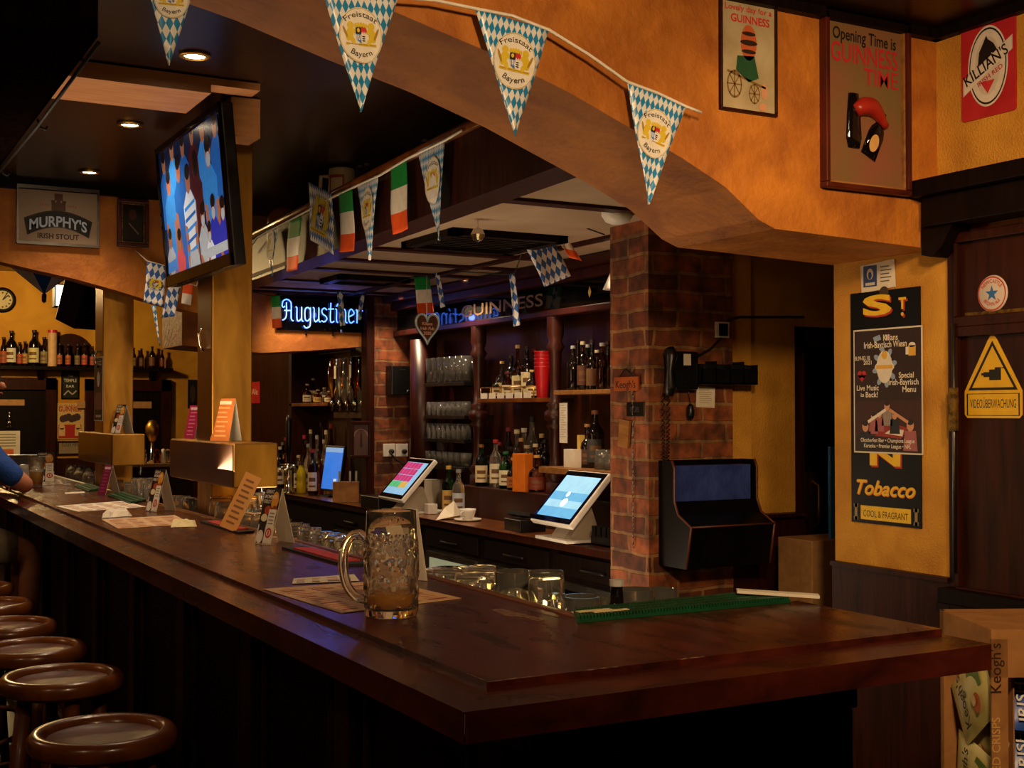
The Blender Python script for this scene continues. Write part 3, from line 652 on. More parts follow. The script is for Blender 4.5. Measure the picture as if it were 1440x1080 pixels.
m.build('artwork', ['#2a130f', '#3a1a12', '#ded4c4', '#8fa0bc', '#d9a83a', '#b5282c', '#1f8a3a', '#8f2a22', '#1c1d26', '#a05a5e', '#8f8078', '#c98f70', '#20140e'], t)
z += .0012
for s, x, y, h, wd in (('Kilians', .06, .400, .020, .21), ('Irish-Bayrisch Wiesn', -.02, .345, .021, .62), ('18.09-03.10.', -.36, .25, .014, .25), ('2021', -.28, .215, .013, .12), ('Special', .28, .10, .018, .21), ('Irish-Bayrisch', .24, .045, .019, .42), ('Menu', .32, -.012, .018, .19), ('Live Music', -.28, .005, .018, .33), ('is', -.36, -.045, .013, .05), ('Back!', -.22, -.05, .018, .18), ('Oktoberfest Bier \u2022 Champions League', 0, -.41, .013, .78), ('Karaoke \u2022 Premier League \u2022 NFL', 0, -.455, .013, .68)):
    MB().text(s, x*a, y*b, h, z, 0, bold=.012, width=wd*a).build('lettering', '#e6dccb', t)

t, a, b = sign('notice_card', 'small white notice with a dark blue stamp above the enamel sign', 'notice', FACE_X, 2.998, (1211, 369, 1259, 408))
t.rotation_euler = (PI/2, 0, -PI/2); MB().box((-a/2, -b/2, 0), (a/2, b/2, .0015), T=Matrix.Rotation(.06, 4, 'Z')).build('card', 'paper', t)
m = MB(); m.rect(-a*.42, -b*.35, -a*.02, b*.42, .002, 0); m.ell(-a*.22, .01, .014, .018, .0024, 1); m.rect(-a*.36, -b*.3, -a*.08, -b*.2, .0024, 1); m.ell(-a*.22, .005, .008, .012, .0027, 0)
for i in range(5): m.rect(a*.08, b*(.3-i*.13), a*(.40 if i % 2 else .34), b*(.34-i*.13), .002, 2)
m.build('print', ['#2c3f74', '#c8c0b4', '#5a5450'], t)
t, a, b = sign('side_poster', 'narrow dark poster on the side of the farther brass tap column', 'poster', FACE_X, 1.356, (133, 502, 145, 592))
MB().box((-a/2, -b/2, 0), (a/2, b/2, .0015)).build('sheet', 'paper', t)
m = MB(); m.rect(-a/2+.006, -b/2+.006, a/2-.006, b/2-.006, .002, 0); m.ell(0, b*.15, a*.16, b*.12, .0025, 1)
for i in range(6): m.rect(-a*.3, b*(.42-i*.025 if i < 3 else -.38-i*.012), a*.3, b*(.43-i*.025 if i < 3 else -.372-i*.012), .0025, 1)
m.rect(-a*.38, -b*.32, a*.38, -b*.06, .0025, 2); m.build('artwork', ['#2a130f', '#ded4c4', '#7a4a44'], t)
# things on the dark panelling
def disc_sign():
    t, a, b = sign('round_plaque', 'small round white plaque with a blue star on the dark panelling', 'sign', FACE_X, 2.985, (1379, 398, 1415, 428))
    MB().lathe([(0, 0), (.052, 0), (.054, .003), (.05, .006), (0, .006)], 32).build('disc', mat('plaque_white', '#c9bcb0', sc=9, rough=.4), t)
    m = MB()
    for k in range(36):
        m.poly([(r*math.cos(2*PI*j/36), r*math.sin(2*PI*j/36)) for r, j in ((.050, k), (.050, k+1), (.046, k+1), (.046, k))], .0066, 1)
    m.poly([((.024 if k % 2 == 0 else .0095)*math.sin(PI*k/5), (.024 if k % 2 == 0 else .0095)*math.cos(PI*k/5)) for k in range(10)], .0066, 0)
    m.build('star', ['#2c66a8', '#b8342c'], t)
    MB().text('NEWCASTLE', 0, .031, .011, .0066, 0, bold=.015, width=.07, warp=arc(.036)).build('lettering', '#b8342c', t)
    m = MB(); m.text('BROWN ALE', 0, -.042, .011, .0066, 0, bold=.015, width=.07, warp=lambda u, v: ((.036-v)*math.sin(u/.036), -(.036-v)*math.cos(u/.036)+.042))
    m.build('lettering', '#b8342c', t)
disc_sign()
t, a, b = sign('brass_plate', 'worn brass name plate above the yellow camera sign', 'plate', FACE_X, 2.985, (1358, 436, 1446, 460))
MB().box((-a/2, -b/2, 0), (a/2, b/2, .005)).build('plate', mat('brass_worn', '#8c6a30', '#4e3717', sc=60, rough=.5, metal=.8), t, bevel=.002)
m = MB()
for s in (-1, 1): m.lathe([(0, .009), (.006, .007), (.007, .005)], 10, (s*a*.46, 0, 0))
m.build('screw', 'brass', t)
t, a, b = sign('camera_warning_sign', 'yellow triangular camera warning sign on the dark panelling', 'sign', FACE_X, 2.985, (1357, 472, 1438, 588))
yl = mat('sign_yellow', '#e3b21c', '#d6a418', sc=20, rough=.5)
MB().prism([(-a/2, -b/2+.01), (-a/2+.01, -b/2), (a/2-.01, -b/2), (a/2, -b/2+.01), (a/2, -b*.17), (.016, b/2-.012), (.007, b/2), (-.007, b/2), (-.016, b/2-.012), (-a/2, -b*.17)], 0, .002).build('plate', yl, t)
m = MB(); z = .0025
def ring(pts, k, mi):
    cx = sum(p[0] for p in pts)/len(pts); cy = sum(p[1] for p in pts)/len(pts)
    q = [(cx+(x-cx)*k, cy+(y-cy)*k) for x, y in pts]
    for i in range(len(pts)):
        j = (i+1) % len(pts); m.poly([pts[i], pts[j], q[j], q[i]], z, mi)
ring([(-a*.43, -b*.16), (a*.43, -b*.16), (0, b*.44)], .84, 0)
ring([(-a*.46, -b*.47), (a*.46, -b*.47), (a*.46, -b*.20), (-a*.46, -b*.20)], .95, 0)
m.rect(-.012, -b*.04, .03, b*.09, z, 0); m.rect(-.032, -.001*b, -.012, b*.06, z, 0); m.rect(-.04, b*.02, -.032, b*.05, z, 0); m.rect(.008, b*.09, .03, b*.115, z, 0); m.rect(.032, b*.10, .048, b*.112, z, 0)
m.build('pictogram', '#14110a', t)
MB().text('VIDEO\u00dcBERWACHUNG', 0, -b*.375, .026, z, 0, bold=.0, width=a*.80).build('lettering', '#14110a', t)
# hinge bar and lock at the edge of the panelling
hb = thing('hinge_bar', 'long vertical metal hinge strip with a brass lock at the panelling edge', 'hinge', (2.965, 2.655, 1.02))
MB().tube([(-.006, 0, 0), (-.006, 0, .74)], .006, 8).build('rod', 'steel', hb)
MB().box((-.016, -.014, .42), (0, .014, .55)).build('lock_case', 'brass_worn', hb, bevel=.003)
# blue folder behind the pier
bt = P(1155, 760, Y=3.75).z
bx = MB().box((0, 0, 0), (.30, .2, bt)).build('storage_box', 'card', loc=(P(1142, 760, Y=3.75).x, 3.75, 0), bevel=.004)
tag(bx, 'tall brown cardboard box in the doorway under the blue folder', 'box')
bf = MB().box((0, 0, 0), (.22, .014, P(1172, 628, Y=3.78).z-bt-.001)).build('folder', mat('folder_blue', '#3a8ae0', '#3078c4', sc=10, rough=.5), loc=(P(1168, 700, Y=3.78).x, 3.78, bt+.001))
tag(bf, 'blue folder standing upright in the doorway beside the yellow pier', 'folder')

# ---------------------------------------------------------------- things on the brick pillar
PY = 4.05
c, a, b = wallrect(FACE_Y, PY, 926, 491, 972, 552)
t = thing('wall_phone', 'black wall telephone with a coiled cord on the brick pillar', 'telephone', c, FACE_Y)
MB().box((-a/2+.025, -b/2+.01, 0), (a/2, b/2-.01, .05)).build('body', 'black_plastic', t, bevel=.008)
MB().tube([(-a/2+.012, b/2-.005, .055), (-a/2+.012, b/2-.03, .07), (-a/2+.010, 0, .062), (-a/2+.008, -b/2+.02, .07), (-a/2+.008, -b/2-.005, .055)], [.022, .024, .015, .024, .022], 10).build('handset', 'black_plastic', t)
MB().box((.005, b*.12, .05), (.04, b*.38, .0505)).build('number_card', 'paper', t)
k = MB()
for i in range(3):
    for j in range(4): k.box((.0+i*.016, -b*.40+j*.017, .05), (.011+i*.016, -b*.40+j*.017+.011, .053))
k.build('key', 'iron', t)
pts = []
zz = 0
for i in range(420):
    s = i/419; zz = -b/2-.005-.43*math.sin(PI*s)**.7; xx = -a/2+.000+.026*s
    pts.append((xx+.0052*math.cos(i*1.3), zz, .03+.0052*math.sin(i*1.3)))
MB().tube(pts, .0026, 4).build('coiled_cord', 'black_plastic', t)
tg = MB().lathe([(0, 0), (.012, .004), (.016, .02), (.014, .05), (.008, .06), (0, .062)], 10).build('key_bunch', 'black_plastic'); q = P(971, 590, Y=PY-.02); tag(tg, 'black key tag dangling under the telephone on a thin cord', 'key tag'); tg.location = q
MB().tube([(0, 0, .06), (-.005, .005, .1), (.005, .01, .2)], .002, 5).build('string', 'black_plastic', tg)
c, a, b = wallrect(FACE_Y, PY, 972, 509, 1050, 541)
t = thing('letter_rack', 'long black rack with five pockets beside the wall telephone', 'rack', c, FACE_Y)
m = MB().box((-a/2, -b/2, 0), (a/2, -b/2+.006, .07)).box((-a/2, -b/2, 0), (a/2, b/2-.01, .006)).box((-a/2, -b/2, .064), (a/2, b/2-.03, .07)); m.build('tray', 'black_plastic', t)
for i in range(5): MB().box((-a/2+i*(a-.005)/4, -b/2, 0), (-a/2+i*(a-.005)/4+.005, b/2-(.0 if i % 2 else .012), .07)).build('divider', 'black_plastic', t)
def plate(name, label, cat, face, plane, box, m, th=.003, rotz=0):
    c, a, b = wallrect(face, plane, *box)
    o = MB().box((-a/2, -b/2, 0), (a/2, b/2, th), T=Matrix.Rotation(rotz, 4, 'Z')).build(name, m, loc=c, rot=face); tag(o, label, cat); return o, a, b
o, a, b = plate('paper_note', 'cream paper note taped to the bricks under the letter rack', 'note', FACE_Y, PY, (979, 544, 1005, 573), 'paper', .0012, -.04)
m = MB()
for i in range(7): m.rect(-a*.35, b*(.33-i*.1), a*(.32 if i % 3 else .2), b*(.35-i*.1), .0018)
m.build('writing', '#8a7f70', o)
# black dispenser cabinet with a blue bag inside
c, a, b = wallrect(FACE_Y, PY, 928, 646, 1043, 790)
t = thing('wall_cabinet', 'black open-topped wall cabinet with curved sides on the brick pillar', 'cabinet', (c.x, PY, c.z-b/2), (0, 0, 0))
prof = [(0, 0), (-.17, 0), (-.20, .16), (-.12, .20), (-.095, .25), (-.095, b-.03), (-.08, b), (0, b)]
TX = Matrix(((0, 0, 1, 0), (1, 0, 0, 0), (0, 1, 0, 0), (0, 0, 0, 1)))
blk = mat('cabinet_black', '#0c0909', '#090707', sc=10, rough=.35, spec=.2)
for s in (-1, 1):
    MB().prism(prof, s*a/2-.006, s*a/2+.006, T=TX).build('side_panel', blk, t, bevel=.002)
    MB().tube([(s*a/2, y, z) for y, z in prof[1:-1]], .0055, 6).build('side_edge', mat('edge_brown', '#5a2f1e', sc=9, rough=.4) if s == -1 else 'edge_brown', t)
MB().box((-a/2, -.008, 0), (a/2, 0, b)).box((-a/2, -.09, 0), (a/2, -.0, .006)).build('back_panel', blk, t)
m = MB(); m.add([(-a/2, -.17, 0), (a/2, -.17, 0), (a/2, -.20, .16), (-a/2, -.20, .16), (-a/2, -.12, .2), (a/2, -.12, .2), (a/2, -.085, .25), (-a/2, -.085, .25)], [(0, 1, 2, 3), (3, 2, 5, 4), (4, 5, 6, 7)])
m.build('front_panel', blk, t)
MB().tube([(-a/2, -.201, .16), (a/2, -.201, .16)], .004, 6).build('front_edge', 'edge_brown', t)
m = MB().box((-a*.46, -.075, .02), (a*.46, -.02, b-.02))
o = m.build('plastic_bag', mat('bag_blue', '#3c4f9c', '#2c3b80', sc=9, rough=.4, bump=.3), loc=(c.x, PY, c.z-b/2)); tag(o, 'blue plastic liner filling the black wall cabinet', 'bag')
o.location.x = c.x
# small things hanging on the pillar corner
t, a, b = sign('hanging_board', 'small orange-brown wooden board with dark lettering hung at the pillar corner', 'sign', FACE_Y, PY-.22, (862, 530, 902, 551))
t.location.y = PY-.004; t.location = P(882, 540, X=2.83); t.rotation_euler = FACE_X
MB().box((-.085, -.028, 0), (.085, .028, .008)).build('board', mat('board_orange', '#a4501e', '#8c4017', sc=9, rough=.5), t)
MB().text("Keogh's", 0, -.016, .03, .0085, 0, bold=.01, width=.14).build('lettering', '#241008', t)
MB().tube([(-.05, .028, .004), (-.01, .06, .004), (.0, .06, .004), (.05, .028, .004)], .0025, 5).build('hanger_wire', 'iron', t)
t, a, b = sign('small_plaque', 'small dark metal plaque under the orange-brown board', 'plaque', FACE_X, 2.837, (882, 566, 907, 585))
MB().box((-.06, -.028, 0), (.06, .028, .006)).build('plate', 'iron', t, bevel=.003)
MB().text('PUB', 0, -.012, .022, .0066, 0, width=.06).build('relief_letters', 'steel', t)
o = MB().box((-.035, -.005, -.055), (.035, .005, .055)).build('wooden_tag', 'wood_light', loc=P(878, 610, X=2.828), rot=(0, .12, -PI/2)); tag(o, 'light wooden tag hung on the pillar beside the shelves', 'tag')
ch = MB()
q0, q1 = P(890, 520, X=2.83), P(891, 775, X=2.83)
n = 34
for i in range(n):
    z = q0.z+(q1.z-q0.z)*i/n
    ch.tube([(q0.x, q0.y+.004*math.cos(j*PI/3)*(1 if i % 2 else .2), z+.011*math.sin(j*PI/3)) if i % 2 else (q0.x+.004*math.cos(j*PI/3), q0.y, z+.011*math.sin(j*PI/3)) for j in range(6)], .0016, 4, closed=True)
tag(ch.build('chain', 'steel'), 'thin metal chain hanging down the edge of the brick pillar', 'chain')
o, a, b = plate('light_switch', 'cream switch plate high on the brick pillar', 'switch', FACE_Y, PY, (1005, 453, 1023, 475), 'white_plastic', .012)
MB().box((-.02, -.025, .012), (.02, .025, .018)).build('rocker', 'iron', o)
o = MB().tube([P(1014, 475, Y=PY-.012), P(1000, 490, Y=PY-.02), P(985, 498, Y=PY-.02), P(972, 503, Y=PY-.03)], .004, 6).build('cable', 'rubber_black'); tag(o, 'black cable sagging from the switch plate to the telephone', 'cable')
o = MB().tube([P(1023, 450, Y=PY-.006), P(1040, 446, Y=PY-.008), P(1120, 446, Y=4.07), P(1130, 446, Y=4.08)], .006, 6).build('cable', 'rubber_black'); tag(o, 'black cable running level above the back wall to the doorway', 'cable')

# ---------------------------------------------------------------- blue neon sign
SC = P(453, 441, Y=7.66)
t = thing('neon_sign', 'black box sign with glowing blue blackletter neon', 'sign', (SC.x, 7.66, SC.z), FACE_Y)
a, b = .60, .21
MB().box((-a/2, -b/2-.01, -.03), (a/2, b/2+.01, .0)).build('backing', 'black_gloss', t, bevel=.004)
MB().tube([(-.1, -b/2-.01, -.02), (-.1, -b/2-.035, -.02)], .006, 6).tube([(.08, -b/2-.01, -.02), (.08, -b/2-.035, -.02)], .006, 6).build('bracket', 'iron', t)
G = {
 'A': (.62, [[(0, .70), (.04, .9), (.2, 1.0), (.36, .92), (.42, .75), (.42, .12), (.52, 0)], [(0, .70), (.06, .62), (.13, .68)], [(.02, .02), (.14, .1), (.2, .3), (.2, .86)], [(.1, .48), (.42, .48)]]),
 'u': (.40, [[(0, .66), (.06, .6), (.06, .12), (.14, 0), (.26, .12)], [(.26, .66), (.28, .6), (.28, .08), (.36, 0)]]),
 'g': (.40, [[(.28, .56), (.16, .66), (.04, .54), (.04, .14), (.14, .02), (.27, .14)], [(.28, .66), (.28, -.12), (.18, -.28), (.06, -.30), (-.02, -.2)]]),
 's': (.34, [[(.25, .58), (.13, .66), (.02, .54), (.06, .38), (.2, .28), (.25, .14), (.14, .01), (.0, .06)]]),
 't': (.32, [[(.10, .92), (.08, .12), (.16, .0), (.26, .06)], [(-.02, .62), (.24, .64)]]),
 'i': (.20, [[(0, .64), (.05, .58), (.05, .1), (.12, 0)], [(.05, .76), (.12, .90)]]),
 'n': (.42, [[(.0, .64), (.05, .56), (.05, 0)], [(.05, .5), (.16, .66), (.28, .54), (.28, .08), (.36, 0)]]),
 'e': (.36, [[(.04, .30), (.26, .44), (.22, .58), (.12, .66), (.02, .5), (.02, .14), (.12, 0), (.27, .10)]]),
 'r': (.34, [[(0, .64), (.05, .56), (.05, 0)], [(.05, .5), (.15, .66), (.22, .56), (.32, .62)]])}
def smoothline(p, n=4):
    out = []
    for i in range(len(p)-1):
        p0, p1, p2, p3 = p[max(0, i-1)], p[i], p[i+1], p[min(len(p)-1, i+2)]
        for k in range(n):
            u = k/n
            out.append(tuple(.5*(2*p1[d]+(p2[d]-p0[d])*u+(2*p0[d]-5*p1[d]+4*p2[d]-p3[d])*u*u+(3*p1[d]-p0[d]-3*p2[d]+p3[d])*u**3) for d in (0, 1)))
    return out+[p[-1]]
wt = sum(G[ch][0] for ch in 'Augustiner'); sc = .545/wt; x = -.272
for ch in 'Augustiner':
    m = MB()
    for stn in G[ch][1]: m.tube([(x+u*sc, -.055+v*.135, .018) for u, v in smoothline(stn)], .0040, 6)
    m.build('neon_tube', 'neon', t); x += G[ch][0]*sc
MB().text('B', .13, -.118, .02, .001, 0).build('small_mark', '#9fb0d0', t)
lw_ = lamp('neon_glow', 'POINT', (SC.x, 7.50, SC.z), .5, (.10, .16, 1), .02)

# cream stout sign and portrait on the inner wall
t, a, b = sign('lightbox_sign', 'cream stout sign with white letters on a black banner', 'sign', FACE_Y, 6.72, (24, 266, 136, 345))
MB().box((-a/2, -b/2, 0), (a/2, b/2, .03)).build('panel', mat('sign_cream', '#a58d76', '#9b836c', sc=4, rough=.45), t)
m = MB().box((-a/2-.005, b/2-.012, 0), (a/2+.005, b/2+.006, .04)).box((-a/2-.005, -b/2-.006, 0), (a/2+.005, -b/2+.008, .04)).box((-a/2-.006, -b/2, 0), (-a/2+.004, b/2, .036)).box((a/2-.004, -b/2, 0), (a/2+.006, b/2, .036)); m.build('frame', 'steel', t)
z = .031; m = MB(); n = 24
up = [(-a*.43+a*.86*k/n, b*.07+.032*math.cos((k/n-.5)*2.6)*2-.055) for k in range(n+1)]
bot = [(x*.9, y-.085-.0*abs(x)) for x, y in up]
for k in range(n): m.poly([bot[k], bot[k+1], up[k+1], up[k]], z, 0)
u2 = [(x*.97, y-.008) for x, y in up]; b2 = [(x*.97, y+.008) for x, y in bot]
for k in range(n): m.poly([b2[k], b2[k+1], u2[k+1], u2[k]], z+.0006, 1)
m.build('banner', ['#2a1a14', '#08080a'], t)
m = MB(); m.text("MURPHY'S", 0, -.068, .052, z+.0014, 0, bold=.025, width=a*.72, warp=lambda u, v: (u, v*1.0+.045*math.cos(u/(a*.43)*1.3)-.028))
m.build('banner_lettering', '#c4d2ee', t)
m = MB(); m.text('IRISH STOUT', 0, -b*.40, .026, z, 0, bold=.03, width=a*.52); m.build('lettering', '#3a2418', t)
m = MB(); m.text('ESTD', -a*.17, b*.17, .011, z, 0, width=.05); m.text('1856', a*.17, b*.17, .011, z, 0, width=.05); m.build('date_lettering', '#a8462c', t)
m = MB(); m.rect(-.034, b*.10, .034, b*.24, z, 0)
for i in range(3): m.rect(-.036+i*.026, b*.24, -.016+i*.026, b*.28, z, 0)
m.rect(-.02, b*.28, .02, b*.40, z, 0); m.build('castle_emblem', '#5a3826', t)
t, a, b = sign('framed_portrait', 'small dark oil portrait in a carved frame beside the stout sign', 'picture', FACE_Y, 6.72, (164, 281, 208, 348))
frame_(t, a, b, .02, .03, 'frame_mahogany'); frame_(t, a-.04, b-.04, .008, .022, 'brass_worn', 'inner_frame')
MB().box((-a/2+.02, -b/2+.02, 0), (a/2-.02, b/2-.02, .01)).build('canvas', mat('canvas_dark', '#1a0f0a', '#100906', sc=8, rough=.3), t)
m = MB(); m.ell(0, .045, .02, .028, .0106, 0); m.poly([(-.045, -.08), (.045, -.08), (.03, .01), (-.03, .01)], .0103, 1); m.stroke([(-.02, 0), (.03, -.055)], .007, .0108, 2)
m.build('sitter', ['#4a2516', '#24120c', '#7a6a5c'], t)
# ---------------------------------------------------------------- bottles
BP = {
 'whisky': [(0, 0), (.95, 0), (1, .02), (1, .60), (.93, .66), (.55, .72), (.36, .76), (.34, .92), (.38, .93), (.38, .955), (0, .955)],
 'wine':   [(0, 0), (.95, 0), (1, .02), (1, .58), (.9, .66), (.5, .74), (.36, .80), (.34, .93), (.39, .94), (.39, .96), (0, .96)],
 'squat':  [(0, 0), (.97, 0), (1, .03), (1, .46), (.9, .56), (.6, .63), (.34, .67), (.30, .88), (.36, .89), (.36, .93), (0, .93)],
 'beer':   [(0, 0), (.95, 0), (1, .02), (1, .52), (.85, .64), (.48, .74), (.40, .92), (.46, .93), (.46, .96), (0, .96)],
 'juice':  [(0, 0), (.9, 0), (1, .04), (1, .34), (.88, .42), (1, .50), (.98, .68), (.55, .84), (.45, .90), (.45, .93), (0, .93)],
}
CAPR = {'whisky': .38, 'wine': .40, 'squat': .36, 'beer': .48, 'juice': .5}
BM = {}
def bottle(kind, h, r, loc, label, glass, cap, lab, group=None, name=None, rot=0, inv=False, noparts=False):
    key = (kind, round(h, 3), round(r, 3), glass)
    names = {'whisky': 'spirit_bottle', 'wine': 'wine_bottle', 'squat': 'spirit_bottle', 'beer': 'beer_bottle', 'juice': 'juice_bottle'}
    if key not in BM:
        o = MB().lathe([(a*r, b*h) for a, b in BP[kind]], 16).build(name or names[kind], glass); BM[key] = o.data
    else:
        o = bpy.data.objects.new(name or names[kind], BM[key]); C.objects.link(o)
    tag(o, label, 'bottle', group); o.location = loc
    o.rotation_euler = (PI if inv else 0, 0, rot)
    rc = CAPR[kind]*r
    MB().lathe([(0, .93*h), (rc*1.08, .93*h), (rc*1.08, 1.0*h), (0, 1.0*h)], 12, smooth=False).build('cap', cap, o)
    if lab:
        m = MB(); z0, z1 = (.10*h, .50*h) if kind != 'squat' else (.08*h, .42*h)
        N = 14; a0 = -PI*.5-YAW-1.25
        for k in range(N):
            a, b = a0+2.5*k/N, a0+2.5*(k+1)/N; q = r*1.012
            m.add([(q*math.cos(a), q*math.sin(a), z0), (q*math.cos(b), q*math.sin(b), z0), (q*math.cos(b), q*math.sin(b), z1), (q*math.cos(a), q*math.sin(a), z1)], [(0, 1, 2, 3)], 0, True)
            if 2 < k < 11:
                q = r*1.02
                for u0, u1 in ((.2, .3), (.5, .72)):
                    w0, w1 = z0+(z1-z0)*u0, z0+(z1-z0)*u1
                    m.add([(q*math.cos(a), q*math.sin(a), w0), (q*math.cos(b), q*math.sin(b), w0), (q*math.cos(b), q*math.sin(b), w1), (q*math.cos(a), q*math.sin(a), w1)], [(0, 1, 2, 3)], 1, True)
        m.build('paper_label', [lab, '#6d4a2a'], o)
    return o
def onx(px, X, z): q = P(px, 578, X=X); return Vector((X, q.y, z))
# display step: bottles standing behind the tills
STEP = 1.0755
GB = 'bottles on the raised step of the back counter'
rows = [ # px, top y, X, kind, r, glass, cap, label, words
 (677, 625, 3.30, 'whisky', .036, 'glass_green', '#8a5a20', '#d9c79a', 'green spirit bottle with cream label, first on the display step from the glass shelves'),
 (688, 640, 3.44, 'whisky', .036, 'glass_brown', '#20120c', '#cbb98c', 'brown spirit bottle with long cream label behind the green bottle on the step'),
 (697, 618, 3.31, 'wine', .034, 'glass', '#a8242c', '#d8ccb0', 'clear spirit bottle with a red cap and pale label on the step'),
 (702, 622, 3.45, 'squat', .040, 'spirit', '#8a2630', '#c9b68a', 'golden spirit bottle with dark red cap behind the clear bottle'),
 (711, 635, 3.31, 'wine', .037, 'glass_green', '#1a5c2a', '#d9cfae', 'bright green bottle with a white label in the middle of the display step'),
 (715, 601, 3.455, 'wine', .036, 'glass_brown', '#7a2028', '#b83040', 'tall dark bottle with a red neck behind the bright green one'),
 (722, 644, 3.30, 'squat', .036, 'glass_dark', '#c9a46a', '#a3602c', 'squat dark bottle with an orange brown label next to the orange carton'),
 (727, 604, 3.45, 'squat', .042, 'glass', '#d8c8a0', '#d9cba8', 'clear square-shouldered bottle with pale cap on the back row of the step'),
 (737, 602, 3.455, 'wine', .038, 'glass', '#d9d0c0', '#e0d4b4', 'clear tall bottle with white cap and cream label on the step'),
 (741, 626, 3.37, 'wine', .036, 'glass', '#c8b898', None, 'clear unlabelled bottle standing just behind the orange carton'),
 (748, 586, 3.455, 'wine', .038, 'glass', '#141212', '#d2c39a', 'tallest bottle of the step with a black top and gold neck'),
 (755, 640, 3.31, 'squat', .045, 'glass_amber', '#b98a3c', '#7a2a16', 'amber brandy bottle with red label right of the orange carton'),
 (762, 610, 3.455, 'whisky', .037, 'glass_brown', '#b8a070', '#4a2a1c', 'dark brown bottle beside the thick turned post on the step'),
 (766.5, 618, 3.45, 'whisky', .036, 'glass_dark', '#181414', '#3a241a', 'black bottle touching the thick turned post at the end of the step')]
rows += [
 (682, 647, 3.37, 'squat', .034, 'spirit', '#c8a468', '#e0d0a4', 'short golden bottle wedged between the first bottles of the step'),
 (719, 628, 3.38, 'whisky', .034, 'glass_amber', '#1a1410', '#dccba0', 'amber bottle with a cream label behind the squat dark one'),
 (733, 616, 3.37, 'squat', .036, 'spirit', '#b8905a', '#e0d2a8', 'golden bottle with a wooden stopper behind the orange carton'),
 (753, 624, 3.37, 'wine', .034, 'spirit', '#d8c8a0', '#d9c898', 'slim golden bottle just behind the amber brandy bottle')]
for px, ty, X, kd, r, gl, cp, lb, wd in rows:
    q = onx(px, X, STEP); top = P(px, ty, X=X).z
    bottle(kd, top-STEP, r, q, wd, gl, cp, lb, GB)
o = MB().box((-.032, -.045, 0), (.032, .045, .20)).build('spirit_carton', mat('carton_orange', '#d9741c', '#c66414', sc=12, rough=.5), loc=onx(738, 3.285, STEP), bevel=.002); o.rotation_euler = (0, 0, .3)
o.location.x = 3.272; tag(o, 'upright orange carton among the bottles on the display step', 'carton')
# front of the counter, beside the first till
for px, ty, X, kd, r, gl, cp, lb, wd in [
 (631, 655, 3.21, 'whisky', .038, 'glass_green', '#c49a3c', '#c9a55a', 'green spirit bottle with gold cap and gold label behind the first till'),
 (645, 660, 3.19, 'wine', .036, 'glass', '#8a8a90', '#b9c4d0', 'clear bottle with a silver cap and pale blue label by the coffee cup')]:
    q = onx(px, X, .906); bottle(kd, P(px, ty, X=X).z-.906, r, q, wd, gl, cp, lb)
# middle bottle shelf
GC = 'bottles on the short middle shelf with the brass gallery'
z = CZ+.001
mid = [(700, 530, 3.34, 'glass_dark', '#d9c79a'), (706, 508, 3.36, 'glass_brown', '#d4c294'), (714, 523, 3.33, 'glass_amber', '#e0d2a6'), (719, 500, 3.43, 'glass_dark', '#d6c698'), (728, 485, 3.36, 'glass_amber', '#dccb9a'), (735, 515, 3.44, 'glass_brown', '#cdbb90'), (741, 487, 3.36, 'glass_dark', '#d8c89c'), (748, 520, 3.33, 'glass_brown', '#dac998'), (752, 490, 3.44, 'glass_dark', None)]
for k, (px, ty, X, gl, lb) in enumerate(mid):
    q = onx(px, X, z); bottle(('whisky', 'squat', 'wine')[k % 3], P(px, ty, X=X).z-z, .033, q, '%s bottle from the far end of the middle shelf, %s' % (ORD[k], ['low dark', 'brown with dark cap', 'amber with pale label', 'dark back-row', 'tall amber', 'brown back-row', 'tall dark', 'brown front-row', 'dark unlabelled'][k]), gl, ['#20140c', '#c8a468', '#7a1c1c'][k % 3], lb, GC)
m = MB()
for i in range(5): m.lathe([(.030, .02*i), (.046, .16+.02*i), (.048, .165+.02*i), (.044, .165+.02*i), (.028, .02*i)], 18)
o = m.build('cup_stack', mat('cup_red', '#b3151c', '#9c1016', sc=9, rough=.35), loc=onx(763, 3.36, CZ+.001)); tag(o, 'tall stack of red plastic cups at the end of the middle shelf', 'cups')
# right-hand upper shelf: dark row
z = RZ+.001
for k, (px, ty) in enumerate(((806, 486), (813, 478), (820, 480), (827, 484), (833, 478), (840, 492), (847, 482), (855, 480), (863, 500))):
    X = (3.35, 3.44)[k % 2]; q = onx(px, X, z)
    bottle(('wine', 'squat', 'whisky')[k % 3], P(px, ty, X=X).z-z, .032, q, '%s bottle from the turned post on the upper pillar-side shelf, %s' % (ORD[k], ['silver top', 'black', 'dark brown', 'slim silver top', 'brown with label', 'green', 'dark with pale cap', 'red brown', 'short with white label'][k]),
           ('glass_dark', 'glass_brown', 'glass_amber', 'glass_green')[k % 4], ['#9a9a98', '#2a1a12', '#c0b090'][k % 3], (None, None, '#5a3420', None, '#6a4a2c')[k % 5], 'bottles on the upper shelf beside the pillar')
# right-hand lower shelf
z = LZ+.001
bottle('squat', P(825, 596, X=3.34).z-z, .040, onx(826, 3.34, z), 'dark whiskey bottle with a wooden stopper on the lower shelf by the pillar', 'glass_dark', '#b98c52', '#4a2a1a')
bottle('wine', P(836, 577, X=3.36).z-z, .044, onx(837, 3.36, z), 'tall black bottle with white lettering on the lower shelf by the pillar', 'glass_dark', '#7a4a2c', '#3a3a3a')
o = MB().box((-.02, -.05, 0), (.02, .05, .09)).build('small_carton', 'paper', loc=onx(805, 3.28, z)); tag(o, 'small white carton on the lower shelf by the turned post', 'carton')
o = MB().box((-.015, -.012, 0), (.015, .012, .16)).build('matchbox_tower', '#c8a85a', loc=onx(817, 3.31, z)); o.name = 'narrow_carton'; tag(o, 'narrow yellow carton between the white carton and the dark bottles', 'carton')
